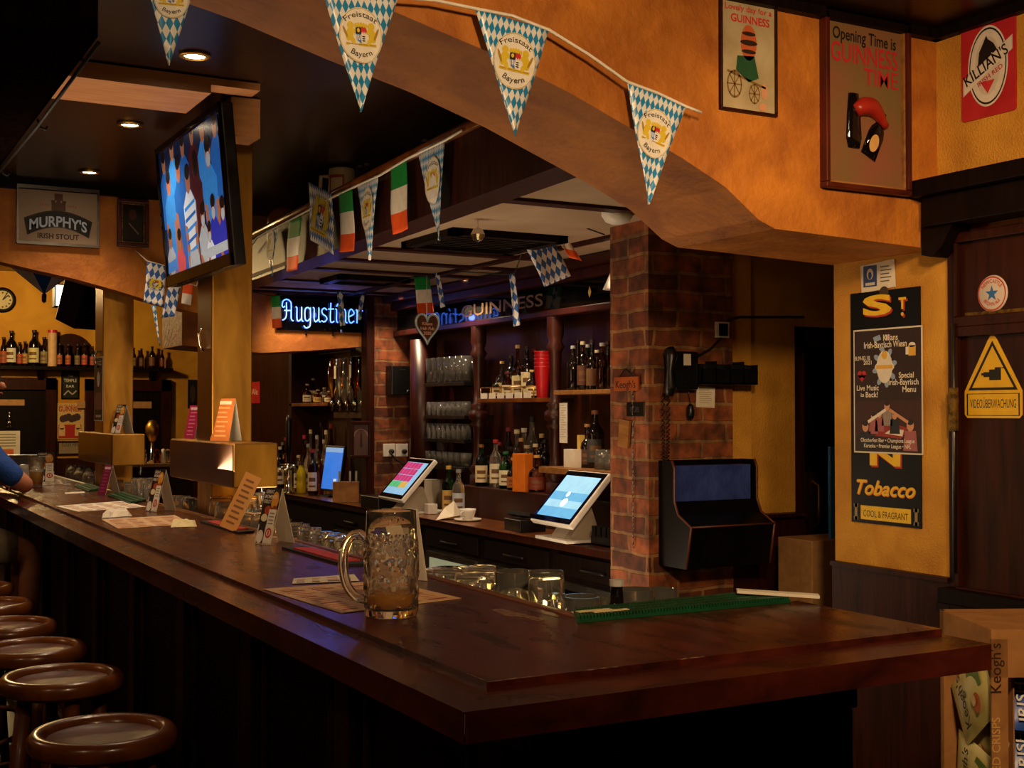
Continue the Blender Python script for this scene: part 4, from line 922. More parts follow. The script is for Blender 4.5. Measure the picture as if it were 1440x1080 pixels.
# ---------------------------------------------------------------- glasses
def gprof(r0, r1, h, th=.0025, base=.008): return [(0, 0), (r0, 0), (r1, h), (r1-th, h), (r0-th, base), (0, base)]
def barrel(r, h): return [(0, 0), (r*.84, 0), (r*.97, h*.3), (r, h*.55), (r*.92, h), (r*.92-.003, h), (r-.004, h*.55), (r*.97-.004, h*.3), (r*.84-.004, .012), (0, .012)]
GP = {'tumbler': gprof(.029, .036, .095), 'highball': gprof(.028, .033, .145), 'shot': gprof(.019, .024, .065), 'pint': gprof(.031, .043, .155),
      'weizen': [(0, 0), (.033, 0), (.030, .02), (.033, .07), (.041, .14), (.041, .17), (.038, .19), (.0355, .19), (.0385, .17), (.0385, .14), (.030, .07), (.027, .02), (0, .02)],
      'barrel': barrel(.045, .12), 'stein': barrel(.052, .185),
      'snifter': [(0, 0), (.03, .0), (.028, .004), (.005, .01), (.004, .05), (.02, .06), (.036, .085), (.036, .10), (.026, .14), (.024, .14), (.034, .10), (.034, .086), (.02, .063), (0, .056)]}
GM = {}
def glass(kind, loc, label, group, inv=False, handle=None):
    nm = {'tumbler': 'tumbler', 'highball': 'highball_glass', 'shot': 'shot_glass', 'pint': 'beer_glass', 'weizen': 'wheat_beer_glass', 'barrel': 'barrel_glass', 'stein': 'glass_stein', 'snifter': 'brandy_glass'}[kind]
    key = (kind, inv)
    if key not in GM:
        pr = GP[kind]; h = max(z for r, z in pr)
        if inv: pr = [(r, h-z) for r, z in pr][::-1]
        o = MB().lathe(pr, 20).build(nm, 'glass'); GM[key] = o.data
    else: o = bpy.data.objects.new(nm, GM[key]); C.objects.link(o)
    tag(o, label, 'glass', group); o.location = loc
    if handle is not None:
        r = .05
        if 'h' not in GM:
            ho = MB().tube([(r-.004, 0, .15), (r+.025, 0, .155), (r+.04, 0, .12), (r+.036, 0, .06), (r+.015, 0, .035), (r-.006, 0, .035)], .008, 8).build('handle', 'glass', o); GM['h'] = ho.data
        else: ho = bpy.data.objects.new('handle', GM['h']); C.objects.link(ho); ho.parent = o
        ho.rotation_euler = (0, 0, handle)
    return o
names4 = ['upper', 'second', 'third', 'lowest']
for s, (zz, kind, n, inv) in enumerate(zip(GZ, ('highball', 'tumbler', 'highball', 'tumbler'), (7, 8, 8, 7), (False, True, True, False))):
    for row in range(2 if s == 0 else 1):
        for k in range(n):
            y = ya+.035+(yb-ya-.07)*(n-1-k)/(n-1)
            w_ = '%s %s from the far end, %srow of the %s glass shelf' % (ORD[k], 'tall glass' if kind == 'highball' else 'short glass', ('front ', 'back ')[row] if s == 0 else '', names4[s])
            o = glass(kind, (3.335+.085*row, y, zz+.001+(0 if not row else 0)), w_, 'glasses on the %s black glass shelf' % names4[s], inv)
            if s in (1, 2): o.scale = (.92, .92, .85 if s == 1 else .62)
            if s == 0: o.scale = (1, 1, 1.05)
            if s == 3: o.scale = (1, 1, .85)
for k, px in enumerate((846, 853, 860, 866)):
    glass('tumbler', onx(px, 3.29+.03*(k % 2), LZ+.001), '%s glass from the black bottle at the pillar end of the lower shelf' % ORD[k], 'glasses at the pillar end of the lower shelf', True)
# glasses along the inside of the bar, on the glass shelf
SZ = .976
def barx(px, X=1.40, ty=None): q = P(px, 578, X=X); return Vector((X, q.y, SZ))
grp = 'glasses behind the bar edge'
def put(kind, px, X, words, inv=False, g=grp, ty=None, handle=None):
    o = glass(kind, barx(px, X), words, g, inv, handle)
    if ty is not None:
        h = max(z for r, z in GP[kind]); o.scale = (1, 1, max(.5, (P(px, ty, X=X).z-SZ)/h))
    return o
put('weizen', 768, 1.42, 'tall beer glass with a dark blue print, nearest of the lit glasses behind the bar', ty=803)
o = C.objects[-1] if False else None
put('stein', 724, 1.42, 'wide lit beer glass second from the inner bar corner', ty=803)
for k, (px, ty, kd, X) in enumerate(((689, 812, 'tumbler', 1.40), (686, 806, 'tumbler', 1.48), (677, 796, 'barrel', 1.52), (662, 806, 'barrel', 1.42), (648, 798, 'barrel', 1.52), (629, 798, 'barrel', 1.40), (624, 804, 'tumbler', 1.50), (613, 800, 'tumbler', 1.40), (745, 828, 'tumbler', 1.50), (735, 815, 'tumbler', 1.56), (782, 835, 'shot', 1.38), (792, 842, 'shot', 1.42))):
    put(kd, px, X, 'lit golden glass, %s of the low glasses behind the near end of the bar' % ORD[k], True, 'low lit glasses behind the near bar edge', ty)
put('barrel', 818, 1.45, 'wide clear glass right at the green bar mat corner', ty=838)
C2 = MB()
b0 = bottle('beer', P(867, 815, X=1.44).z-SZ, .030, barx(867, 1.44), 'small dark beer bottle behind the green bar mat', 'glass_dark', '#a8a4a0', '#bfae88')
put('barrel', 893, 1.54, 'clear glass just right of the small dark beer bottle', ty=828); put('barrel', 927, 1.62, 'clear glass behind the middle of the green bar mat', ty=828); put('tumbler', 843, 1.52, 'low glass left of the small dark beer bottle', ty=842)
k = 0
for px, X, ty in [(414, 1.36, 735), (424, 1.46, 737), (432, 1.37, 742), (440, 1.47, 742), (449, 1.38, 748), (457, 1.47, 748), (466, 1.38, 753), (474, 1.48, 750), (484, 1.39, 756), (492, 1.48, 753), (501, 1.40, 760), (510, 1.49, 757), (406, 1.47, 735), (398, 1.37, 730)]:
    put('tumbler', px, X, '%s small upturned glass in the cluster behind the nearer red bar mat' % ORD[k], True, 'small glasses behind the nearer red bar mat', ty); k += 1
for k, (px, X, ty) in enumerate(((312, 1.40, 697), (330, 1.50, 694), (347, 1.41, 697), (366, 1.51, 692))):
    put('stein', px, X, '%s big glass stein from the brass tap column behind the farther red bar mat' % ORD[k], True, 'big glass steins by the brass tap column', ty)
for k, (px, X, ty) in enumerate(((356, 1.37, 716), (370, 1.38, 716), (383, 1.40, 722), (340, 1.36, 718), (318, 1.37, 706))):
    put('barrel', px, X, '%s low glass among the big steins behind the farther red bar mat' % ORD[k], True, 'low glasses among the steins', ty)
for k, (px, X, ty) in enumerate(((248, 1.40, 697), (258, 1.50, 698), (268, 1.39, 700), (278, 1.40, 702), (290, 1.41, 701), (297, 1.50, 702))):
    put('tumbler', px, X, '%s glass of the group under the nearer brass tap box' % ORD[k], k % 2 == 0, 'glasses under the nearer tap box', ty)
for k, (px, X, ty) in enumerate(((166, 1.38, 675), (174, 1.48, 676), (184, 1.38, 678), (193, 1.40, 672), (201, 1.41, 672), (210, 1.42, 672), (217, 1.50, 674))):
    put(('tumbler', 'highball')[k > 2], px, X, '%s glass in the row by the farther green bar mat' % ORD[k], True, 'glasses by the farther green bar mat', ty)
for k, (px, X, ty) in enumerate(((101, 1.365, 654), (107, 1.44, 655), (112, 1.365, 656), (118, 1.44, 655), (125, 1.365, 657), (132, 1.44, 660))):
    put('snifter', px, X, '%s stemmed glass in the far cluster under the farther tap box' % ORD[k], False, 'stemmed glasses at the far end', ty)

# ---------------------------------------------------------------- the beer mug
BZ = 1.1005
mp_ = P(550, 866, Z=1.10)
mug = thing('beer_mug', 'big dimpled one litre glass beer mug, almost empty, on the bar', 'beer mug', (mp_.x, mp_.y, BZ))
H = .205; NT, NZ = 96, 60
def r0(z):
    u = z/H
    if u < .06: return .049+.004*math.sin(PI/2*u/.06)
    if u < .70: return .053+.0012*math.sin(PI*(u-.06)/.64)
    if u < .80: return .053-.003*(u-.70)/.10
    return .050-.0015*(u-.8)/.2
dm = []
for row, (zc, rad, n_, off) in enumerate(((.034, .013, 9, 0), (.064, .0195, 7, 0), (.098, .0205, 7, .5), (.127, .0100, 14, 0), (.142, .0070, 18, .5))):
    for k_ in range(n_): dm.append((2*PI*(k_+off)/n_+.35, zc, rad))
vs = []; fs = []
for i in range(NZ+1):
    zc = H*i/NZ
    for j in range(NT):
        a = 2*PI*j/NT; r = r0(zc); dd = 0
        for da, dz, rd in dm:
            if abs(dz-zc) > rd*1.3: continue
            du = ((a-da+PI) % (2*PI)-PI)*r; d = math.hypot(du, zc-dz)/rd
            if d < 1: dd -= .0040*(1-d*d)
            elif d < 1.25: dd += .0010*(1-abs(d-1.12)/.13)
        r += dd; vs.append((r*math.cos(a), r*math.sin(a), zc))
for i in range(NZ):
    for j in range(NT): fs.append((i*NT+j, i*NT+(j+1) % NT, (i+1)*NT+(j+1) % NT, (i+1)*NT+j))
m = MB().add(vs, fs, 0, True); n0 = NZ*NT
inn = [(.0462, H), (.0458, H*.8), (.0455, .03), (.043, .016), (.03, .0125)]
base = len(m.v); ring_ = [n0+j for j in range(NT)]
v2 = []; f2 = []
for r, z in inn: v2 += [(r*math.cos(2*PI*j/NT), r*math.sin(2*PI*j/NT), z) for j in range(NT)]
v2.append((0, 0, .012)); v2.append((0, 0, 0.004))
m.v += v2
def addf(f, sm=True): m.f.append(f); m.m.append(0); m.sm.append(sm)
for j in range(NT): addf((n0+j, n0+(j+1) % NT, base+(j+1) % NT, base+j))
for i in range(len(inn)-1):
    for j in range(NT): addf((base+i*NT+j, base+i*NT+(j+1) % NT, base+(i+1)*NT+(j+1) % NT, base+(i+1)*NT+j))
L_ = base+(len(inn)-1)*NT
for j in range(NT): addf((L_+j, L_+(j+1) % NT, base+len(inn)*NT)); addf((j, base+len(inn)*NT+1, (j+1) % NT))
m.build('mug_body', 'glass_mug', mug)
hd = [(-.048, 0, .150), (-.062, 0, .160), (-.080, 0, .154), (-.092, 0, .128), (-.0935, 0, .095), (-.086, 0, .062), (-.070, 0, .040), (-.052, 0, .034), (-.045, 0, .034)]
hang = Matrix.Rotation(-YAW, 4, 'Z') @ Matrix.Rotation(.22, 4, 'Z')
MB().tube([hang @ Vector((x, y, z)) for (x, z), y in zip(smoothline([(p[0], p[2]) for p in hd], 5), [0]*99)], .0095, 12).build('handle', 'glass_mug', mug)
MB().lathe([(0, .0135), (.030, .0138), (.0428, .0175), (.0450, .03), (.0452, .046), (0, .046)], 40).build('beer', 'beer', mug, label='last finger of golden beer')
m = MB(); 
for k in range(40):
    a = 2*PI*k/40; rr = .0435; m.lathe([(0, -.001), (.0017, 0), (0, .0012)], 6, (rr*math.cos(a), rr*math.sin(a), .047+.0006*math.sin(k*2.1)))
m.build('foam_ring', 'foam', mug)

fm = bpy.data.materials.new('foam_residue'); fm.use_nodes = True; M['foam_residue'] = fm
nt = fm.node_tree; bs = nt.nodes['Principled BSDF']; bs.inputs['Base Color'].default_value = (.85, .80, .68, 1); bs.inputs['Roughness'].default_value = .7
tcn = nt.nodes.new('ShaderNodeTexCoord'); nz = nt.nodes.new('ShaderNodeTexNoise'); nz.inputs['Scale'].default_value = 55; nz.inputs['Detail'].default_value = 5; crn = nt.nodes.new('ShaderNodeValToRGB')
nt.links.new(tcn.outputs['Object'], nz.inputs['Vector']); nt.links.new(nz.outputs['Fac'], crn.inputs['Fac']); nt.links.new(crn.outputs['Color'], bs.inputs['Alpha'])
crn.color_ramp.elements[0].position = .40; crn.color_ramp.elements[0].color = (.01, .01, .01, 1); crn.color_ramp.elements[1].position = .72; crn.color_ramp.elements[1].color = (.32, .32, .32, 1)
MB().lathe([(.0449, .047), (.0451, .10), (.0452, .145)], 40).build('foam_residue', 'foam_residue', mug)
# ---------------------------------------------------------------- things on the bar
def onbar(px, py): return P(px, py, Z=1.10)
def mat_strip(name, label, pts, m, th=.008, ribs=0, m2=None):
    q = [onbar(*p) for p in pts]; c = sum(q, Vector())/len(q)
    t = thing(name, label, 'bar mat', (c.x, c.y, BZ))
    MB().prism([(p.x-c.x, p.y-c.y) for p in q], 0, th).build('mat_base', m, t, bevel=.002)
    return t, [Vector((p.x-c.x, p.y-c.y, 0)) for p in q]
def quadgrid(q, nu, nv, th, z0, gap=.25):
    m = MB()
    for i in range(nu):
        for j in range(nv):
            def pt(u, v): return (q[0]*(1-u)+q[1]*u)*(1-v)+(q[3]*(1-u)+q[2]*u)*v
            a, b, c, d = pt((i+gap)/nu, (j+gap)/nv), pt((i+1)/nu, (j+gap)/nv), pt((i+1)/nu, (j+1)/nv), pt((i+gap)/nu, (j+1)/nv)
            m.prism([(p.x, p.y) for p in (a, b, c, d)], z0, z0+th)
    return m
t, q = mat_strip('bar_mat', 'long green ribbed rubber bar mat on the short end of the bar', [(812, 877), (1112, 848), (1066, 838), (806, 864)], 'rubber_green', .006)
quadgrid(q, 70, 4, .006, .006).build('ribs', 'rubber_green', t)
m = MB(); m.text('PUB', 0, 0, .018, 0, 0)
def lerpq(q, u, v): return (q[0]*(1-u)+q[1]*u)*(1-v)+(q[3]*(1-u)+q[2]*u)*v
c1 = lerpq(q, .10, .5)
MB().box((-.045, -.008, .012), (.03, .006, .0135), T=Matrix.Translation(c1) @ Matrix.Rotation(-.02, 4, 'Z')).box((-.02, -.024, .012), (.06, -.012, .0135), T=Matrix.Translation(c1)).build('pale_lettering', '#cdbb8a', t, label='worn cream lettering bars')
for pts, w_ in (([(396, 772), (483, 797), (520, 795), (432, 772)], 'red topped black bar mat behind the upright drinks card, nearer one'), ([(281, 735), (335, 751), (358, 749), (303, 734)], 'red topped black bar mat under the leaning orange card, farther one')):
    t, q = mat_strip('bar_mat', w_, pts, 'rubber_black', .006)
    q2 = [q[0]*.86+q[2]*.14, q[1]*.86+q[3]*.14, q[2]*.9+q[0]*.1, q[3]*.9+q[1]*.1]
    MB().prism([(p.x, p.y) for p in q2], .006, .010).build('red_top', 'rubber_red', t)
for pts, w_ in (([(152, 698), (182, 709), (206, 705), (172, 694)], 'green bar mat beside the purple table card'), ([(104, 684), (124, 692), (145, 689), (122, 682)], 'green bar mat at the far end of the bar near the tap column')):
    t, q = mat_strip('bar_mat', w_, pts, 'rubber_green', .006)
    quadgrid(q, 16, 3, .004, .006).build('ribs', 'rubber_green', t)
def sheet(name, label, pts, m, cat, z=.0005, lines=0, ink='#8a3c22', seed=1):
    q = [onbar(*p) for p in pts]; c = sum(q, Vector())/4
    o = MB().prism([(p.x-c.x, p.y-c.y) for p in q], 0, .0008).build(name, m, loc=(c.x, c.y, BZ+z)); tag(o, label, cat)
    if lines:
        q = [Vector((p.x-c.x, p.y-c.y, 0)) for p in q]; g = MB(); rnd = random.Random(seed)
        for col in range(4):
            for r in range(lines):
                u0, u1 = .06+col*.235, .06+col*.235+.10+.09*rnd.random(); v0 = .06+.88*r/lines; v1 = v0+(.32/lines if r % 4 else .5/lines)
                g.prism([tuple(lerpq(q, u, v)[:2]) for u, v in ((u0, v0), (u1, v0), (u1, v1), (u0, v1))], .0009, .0011, 0 if r % 4 == 0 else 1)
        g.build('print', [ink, '#b06a44'], o)
    return o
sheet('menu_sheet', 'large printed menu sheet lying under and behind the glass mug', [(480, 863), (649, 842), (540, 817), (370, 829)], 'paper_menu', 'menu', .0003, 14, seed=3)
sheet('menu_leaflet', 'folded leaflet lying on the bar behind the mug handle', [(411, 822), (505, 818), (498, 809), (413, 815)], 'paper', 'leaflet', .0003, 3, '#5a3020', 4).location.z = BZ+.0016
sheet('menu_sheet', 'printed menu sheet in the middle of the bar beside the crumpled napkin', [(166, 744), (270, 737), (246, 725), (143, 731)], 'paper_menu', 'menu', .0003, 10, seed=5)
sheet('menu_sheet', 'pale menu sheet farther along the bar with a purple heading', [(110, 720), (206, 713), (172, 705), (78, 712)], 'paper', 'menu', .0003, 10, '#6a2a4c', 6)
sheet('menu_sheet', 'menu sheet at the far end of the bar under the beer glass', [(40, 684), (89, 681), (84, 675), (34, 677)], 'paper', 'menu', .0003, 5, '#7a5a3a', 7)
sheet('receipt', 'narrow white slip lying on the bar before the purple table card', [(92, 695), (120, 693.5), (118, 691.5), (91, 693)], 'paper', 'receipt', .0003)
def napkin(name, label, cat, pts, h, m, seed):
    q = [onbar(*p) for p in pts]; c = sum(q, Vector())/4; q = [Vector((p.x-c.x, p.y-c.y, 0)) for p in q]; rnd = random.Random(seed)
    g = MB(); N = 8; vs = []
    for j in range(N+1):
        for i in range(N+1):
            p = lerpq(q, i/N, j/N); e = min(i, j, N-i, N-j)
            vs.append((p.x, p.y, .001 if e == 0 else h*(.35+.65*rnd.random())))
    g.add(vs, [(j*(N+1)+i, j*(N+1)+i+1, (j+1)*(N+1)+i+1, (j+1)*(N+1)+i) for j in range(N) for i in range(N)], 0, False)
    g.add([(p.x, p.y, .0) for p in q], [(3, 2, 1, 0)])
    o = g.build(name, m, loc=(c.x, c.y, BZ)); tag(o, label, cat); return o
napkin('crumpled_paper', 'crumpled white paper on the bar between the two menu sheets', 'paper', [(143, 729), (186, 726), (180, 719), (145, 722)], .022, 'paper', 2)
napkin('paper_napkin', 'folded cream napkin on the bar in front of the upright cards', 'napkin', [(240, 742), (277, 741), (274, 732), (243, 731)], .010, mat('napkin_cream', '#e8d7a2', '#dccb94', sc=20, rough=.8), 4)
# napkin on the green mat
qa = onbar(1084, 846); o = MB().box((-.085, -.016, 0), (.085, .016, .006)).build('folded_bill', 'paper', loc=(qa.x+.015, qa.y-.004, BZ+.013), rot=(0, .05, -.62)); o.name = 'folded_napkin'; tag(o, 'long folded white napkin lying across the end of the green bar mat', 'napkin')

# ------------------- upright cards
def tent(name, label, base, w, h, d, yaw, art, z=BZ, back='paper'):
    t = thing(name, label, 'table card', (base.x, base.y, z), (0, 0, yaw))
    s = math.atan2(d/2, h)
    for sg, nm in ((1, 'front_panel'), (-1, 'rear_panel')):
        o = MB().box((-w/2, 0, -.0006), (w/2, math.hypot(h, d/2), .0006)).build(nm, back, t, loc=(0, -sg*d/2, .001), rot=(PI/2-sg*s, 0, 0) if sg == 1 else (PI/2+s, 0, 0))
        if sg == 1 and art: art(o, w, math.hypot(h, d/2), 1)
        if sg == -1 and art: art(o, w, math.hypot(h, d/2), -1)
    return t
def art_beer(o, w, h, s):
    m = MB(); z = s*.0012
    m.rect(-w/2, h*.34, w/2, h, z, 0); m.ell(w*.22, h*.78, w*.22, h*.16, z*1.2, 1, 16); m.ell(w*.28, h*.55, w*.2, h*.14, z*1.2, 2, 16); m.ell(-w*.1, h*.6, w*.2, h*.08, z*1.2, 2, 16)
    m.rect(-w*.42, 0, -w*.02, h*.5, z*1.3, 3); m.ell(-w*.22, h*.46, w*.2, h*.07, z*1.5, 4, 16); m.ell(-w*.25, h*.12, w*.2, h*.12, z*1.6, 5, 16)
    m.rect(w*.0, h*.02, w*.46, h*.62, z*1.5, 5)
    for i in range(4): m.rect(w*.08, h*(.54-i*.06), w*.38, h*(.56-i*.06), z*1.9, 6)
    m.ell(w*.24, h*.2, w*.19, h*.09, z*1.9, 7, 20); m.ell(w*.24, h*.2, w*.12, h*.055, z*2.2, 5, 16); m.rect(w*.2, h*.16, w*.28, h*.24, z*2.4, 7)
    m.build('print', ['#1a0e0a', '#d9922c', '#a8401c', '#241410', '#e0cfa6', '#e2d8c8', '#8a7c70', '#c0281e'], o)
    for i, tx in enumerate(('GREAT', 'MOMENTS', 'FIRST')):
        MB().text(tx, -w*.42, h*(.90-i*.09), h*.065, z*1.9, 0, bold=.01, align='L', width=w*(.5, .72, .42)[i]).build('lettering', '#ece0cc', o)
def art_col(c1, c2, c3):
    def f(o, w, h, s):
        m = MB(); z = s*.0012; m.rect(-w/2, 0, w/2, h, z, 0)
        for i in range(7): m.rect(-w*.3, h*(.1+i*.11), w*(.3-.06*(i % 3)), h*(.14+i*.11), z*1.5, 1)
        m.rect(-w*.35, h*.86, w*.35, h*.94, z*1.5, 2)
        m.build('print', [c1, c2, c3], o)
    return f
yw = -YAW-.55
tent('table_card', 'upright drinks card with beer photo standing by the nearer red mat', onbar(386, 764), .085, .165, .085, yw-.25, art_beer)
tent('table_card', 'upright drinks card with beer photo beside the big menu halfway along the bar', onbar(226, 719), .085, .165, .085, yw-.25, art_beer)
tent('table_card', 'upright purple table card beside the farther green mat', onbar(153, 696), .08, .14, .075, yw-.25, art_col('#7a1440', '#a03a64', '#d8b8c4'))
tent('table_card', 'white table card standing close behind the beer mug', onbar(569, 818), .08, .17, .07, yw-.1, None)
tent('table_card', 'orange striped card standing on the nearer brass tap box', onx(318, 1.41, 1.3825), .10, .165, .07, yw, art_col('#c9702c', '#e0a060', '#f0d8b0'), 1.3825)
tent('table_card', 'pink card standing on the far end of the nearer brass tap box', onx(275, 1.41, 1.3825), .08, .14, .06, yw-.2, art_col('#a8204c', '#d86a8c', '#e8c0cc'), 1.3825)
tent('table_card', 'drinks card with beer photo standing on the farther brass tap box', onx(172, 1.41, 1.3825), .09, .15, .08, yw-.2, art_beer, 1.3825)
tent('table_card', 'drinks card with beer photo standing at the far end of the bar', onbar(64, 677), .09, .165, .085, yw+.9, art_beer)
t = thing('leaning_card', 'tall narrow orange price card leaning from the farther red mat', 'card', (*onbar(320, 749)[:2], BZ+.011), (0, 0, -YAW+.1))
o = MB().box((-.028, -.001, 0), (.028, .001, .20)).build('card_strip', mat('card_orange', '#d98a2c', '#cf9c58', sc=6, rough=.6), t, rot=(-.30, .42, 0))
m = MB()
for i in range(9): m.box((-.016, -.0016, .02+i*.019), (.012+.006*(i % 2), -.001, .027+i*.019))
m.build('print', '#7a4a1c', o)
# pepper pot, pint at the far end, holder
bq = onbar(51, 684)
pg = glass('pint', (bq.x, bq.y, BZ+.001), 'half drunk pint glass of lager at the far end of the bar', None); pg.scale = (1, 1, 1)
MB().lathe([(0, .0085), (.0295, .009), (.0345, .075), (0, .075)], 20).build('beer', 'beer', pg)
MB().lathe([(0, .0752), (.0346, .0752), (.0352, .084), (0, .084)], 20).build('foam', 'foam', pg)
bq = onbar(34, 677); o = MB().lathe([(0, 0), (.035, 0), (.038, .04), (.034, .075), (.036, .085), (.02, .095), (0, .096)], 16).build('sugar_pot', 'white_plastic', loc=(bq.x, bq.y, BZ)); tag(o, 'white lidded pot beside the pint glass at the far end', 'pot')
bq = onbar(38, 682); o = MB().box((-.03, -.02, 0), (.03, .02, .012)).build('wallet', 'black_plastic', loc=(bq.x, bq.y, BZ+.001), bevel=.003); tag(o, 'small black wallet on the menu sheet by the pint glass', 'wallet')
t = thing('bar_caddy', 'grey box screen with city picture at the far bar end', 'display', (1.02, 7.95, BZ), (0, 0, -.42))
MB().box((-.19, 0, 0), (.19, .08, .14)).build('case', 'steel', t, bevel=.004)
MB().box((-.18, -.002, .01), (.18, 0, .115)).build('picture_panel', mat('panel_lilac', '#6a6a7c', '#56506a', sc=8, rough=.4), t)

# ---------------------------------------------------------------- tills and counter things
def till(label, px, X, yaw, ui, seed):
    q = P(px, 578, X=X)
    t = thing('till', label, 'till', (X, q.y, .9055), (0, 0, yaw))
    MB().box((-.13, -.10, 0), (.13, .14, .012)).build('base_plate', 'white_plastic', t, bevel=.003)
    MB().prism([(-.07, .012), (.09, .012), (.05, .125), (.02, .125)], -.055, .055, T=TX).build('stand', mat('till_beige', '#b9aa98', '#a89a88', sc=9, rough=.4) if 'till_beige' not in M else 'till_beige', t, bevel=.004)
    t.scale = (1.2, 1.2, 1.2)
    s = MB().box((-.165, -.13, -.012), (.165, .13, .012)).build('tablet', 'white_plastic', t, loc=(0, -.01, .158), rot=(math.radians(48), 0, 0), bevel=.005)
    MB().box((-.158, -.123, .012), (.158, .123, .0135)).build('bezel', 'black_gloss', s)
    m = MB(); z = .0142; W, Hh = .138, .100
    if ui:
        m.rect(-W, -Hh, W, Hh, z, 0)
        for i in range(5):
            for j in range(5):
                mi = 1 if j > 1 else (2 if (j == 1 and i < 3) else (4 if j == 1 else 0))
                if mi: m.rect(-W+i*.044, -Hh+.0+j*.04, -W+i*.044+.041, -Hh+j*.04+.037, z+.0004, mi)
    else:
        m.rect(-W, -Hh, W, Hh, z, 5); m.rect(-W, -Hh*.2, W, Hh*.2, z+.0003, 6); m.rect(-W, -Hh, W, -Hh*.55, z+.0003, 6); m.ell(0, -Hh*.3, .02, .02, z+.0006, 7); m.ell(-W*.1, Hh*.1, .012, .012, z+.0006, 7)
    cols = [('#7fb4e0', .55), ('#b0286c', .5), ('#4ab070', .5), ('#000000', 1), ('#c0a040', .5), ('#8cc4e8', .6), ('#5aa4d8', .6), ('#ffffff', 1.1)]
    m.build('screen', [flat(c_, .3, emit=True, es=e) for c_, e in cols], s)
    MB().box((-.05, -.04, -.03), (.05, .04, -.012)).build('hinge_mount', 'black_plastic', s)
    return t
till('till with a pink and blue button screen in front of the power sockets', 576, 3.07, -PI/2-.06, True, 1)
till('till with a light blue picture screen next to the brick pillar', 806, 3.07, -PI/2-.06, False, 2)
t = thing('order_screen', 'upright blue order screen beside the yellow juice bottle', 'screen', (*P(466, 578, X=3.15)[:2], .9055), (0, 0, -PI/2+.12))
t.scale = (1.18, 1.18, 1.18)
s = MB().box((-.115, -.012, 0), (.115, .012, .27)).build('panel', 'black_plastic', t, loc=(0, 0, .03), rot=(-.15, 0, 0), bevel=.003)
MB().box((-.107, -.0135, .012), (.107, -.012, .258)).build('screen', flat('#2f6fd0', .3, emit=True, es=.8), s)
m = MB(); m.box((-.107, -.0145, .23), (.107, -.0135, .258), 0).box((.035, -.0145, .05), (.07, -.0135, .075), 1); m.build('screen_bar', [flat('#7fa8d8', .3, emit=True, es=.6), flat('#c8d8ec', .3, emit=True, es=.7)], s)
MB().box((-.06, -.05, 0), (.06, .06, .01)).build('foot', 'black_plastic', t)
def onc(px, X, z=.9055): q = P(px, 578, X=X); return (X, q.y, z)
o = bottle('juice', .22, .035, onc(424, 3.08), 'tall yellow juice bottle standing left of the blue order screen', mat('juice_yellow', '#e0c414', '#d0b010', sc=9, rough=.3), '#3a2a1c', None)
t = thing('napkin_bag', 'brown paper carrier bag in front of the blue order screen', 'bag', onc(487, 3.06), (0, 0, -YAW+.1))
MB().box((-.085, -.05, 0), (.085, .05, .13)).build('bag', 'cardboard', t)
m = MB()
for x in (-.05, .02, .06): m.box((x, -.01, .13), (x+.012, .0, .20))
m.build('cutlery', 'steel', t)
o = MB().box((-.1, -.14, 0), (.08, .14, .075)).build('cash_box', 'black_plastic', loc=onc(541, 3.07), bevel=.004); tag(o, 'low black cash box under the power sockets', 'box')
o = MB().box((-.1, -.14, 0), (.08, .14, .075)); o = MB().box((-.07, -.10, 0), (.07, .10, .06)).build('card_reader_dock', 'black_plastic', loc=onc(738, 3.10), rot=(0, 0, -.1), bevel=.004); tag(o, 'low black dock with two card readers left of the picture-screen till', 'dock')
for k in range(2):
    r_ = MB().box((-.02, -.05, 0), (.02, .05, .022)).build('card_reader', 'black_plastic', loc=(3.075+.0, o.location.y+.05-.1*k, .967), rot=(0, .35, .2), bevel=.004); tag(r_, ['card reader in the black dock, farther from the pillar', 'card reader in the black dock, nearer the pillar'][k], 'card reader')
    r_.location.z = .975
t = thing('key_tray', 'black compartment tray of small things between till and pillar', 'tray', onc(866, 3.14), (0, 0, 0))
MB().box((-.08, -.085, 0), (.08, .085, .035)).build('tray', 'black_plastic', t, bevel=.003)
for k in range(4): MB().box((-.08, -.08+k*.042, .035), (.08, -.05+k*.042, .08)).build('compartment', 'iron', t)
cup = thing('coffee_cup', 'white coffee cup on a saucer in front of the bottles', 'cup', onc(658, 3.10))
MB().lathe([(0, 0), (.05, 0), (.075, .010), (.073, .013), (.045, .005), (0, .005)], 28).build('saucer', 'white_plastic', cup)
MB().lathe([(0, .006), (.026, .006), (.043, .05), (.046, .065), (.043, .065), (.036, .04), (.02, .012), (0, .012)], 28).build('bowl', 'white_plastic', cup)
MB().tube([(-.035, -.02, .052), (-.06, -.035, .05), (-.06, -.035, .028), (-.03, -.018, .025)], .005, 8).build('handle', 'white_plastic', cup)
q = Vector(onc(650, 3.08)); g = MB()
g.add([(.0, .1, .0), (-.09, -.0, .0), (0, -.04, .02), (.07, 0, .02), (.03, .02, .10), (-.02, .04, .06)], [(0, 1, 5), (1, 2, 5), (2, 4, 5), (2, 3, 4), (3, 0, 4), (0, 5, 4), (0, 3, 2, 1)])
o = g.build('paper_napkin', 'paper', loc=(3.06, q.y+.10, .9055)); tag(o, 'crumpled white napkins heaped behind the coffee cup', 'napkin')
o = MB().prism([(-.05, -.02), (.04, -.03), (.05, .06), (.01, .10), (-.04, .05)], 0, .10).build('napkin_stack', 'paper', loc=onc(612, 3.36), rot=(.0, 0, .4)); tag(o, 'white paper roll end standing behind the button-screen till', 'paper roll')
o.scale = (1, 1, 1.7)
o = MB().box((-.03, -.03, 0), (.03, .03, .06)).build('receipt_printer', 'white_plastic', loc=onc(606, 3.12), bevel=.004); tag(o, 'small white receipt printer beside the button-screen till', 'printer')
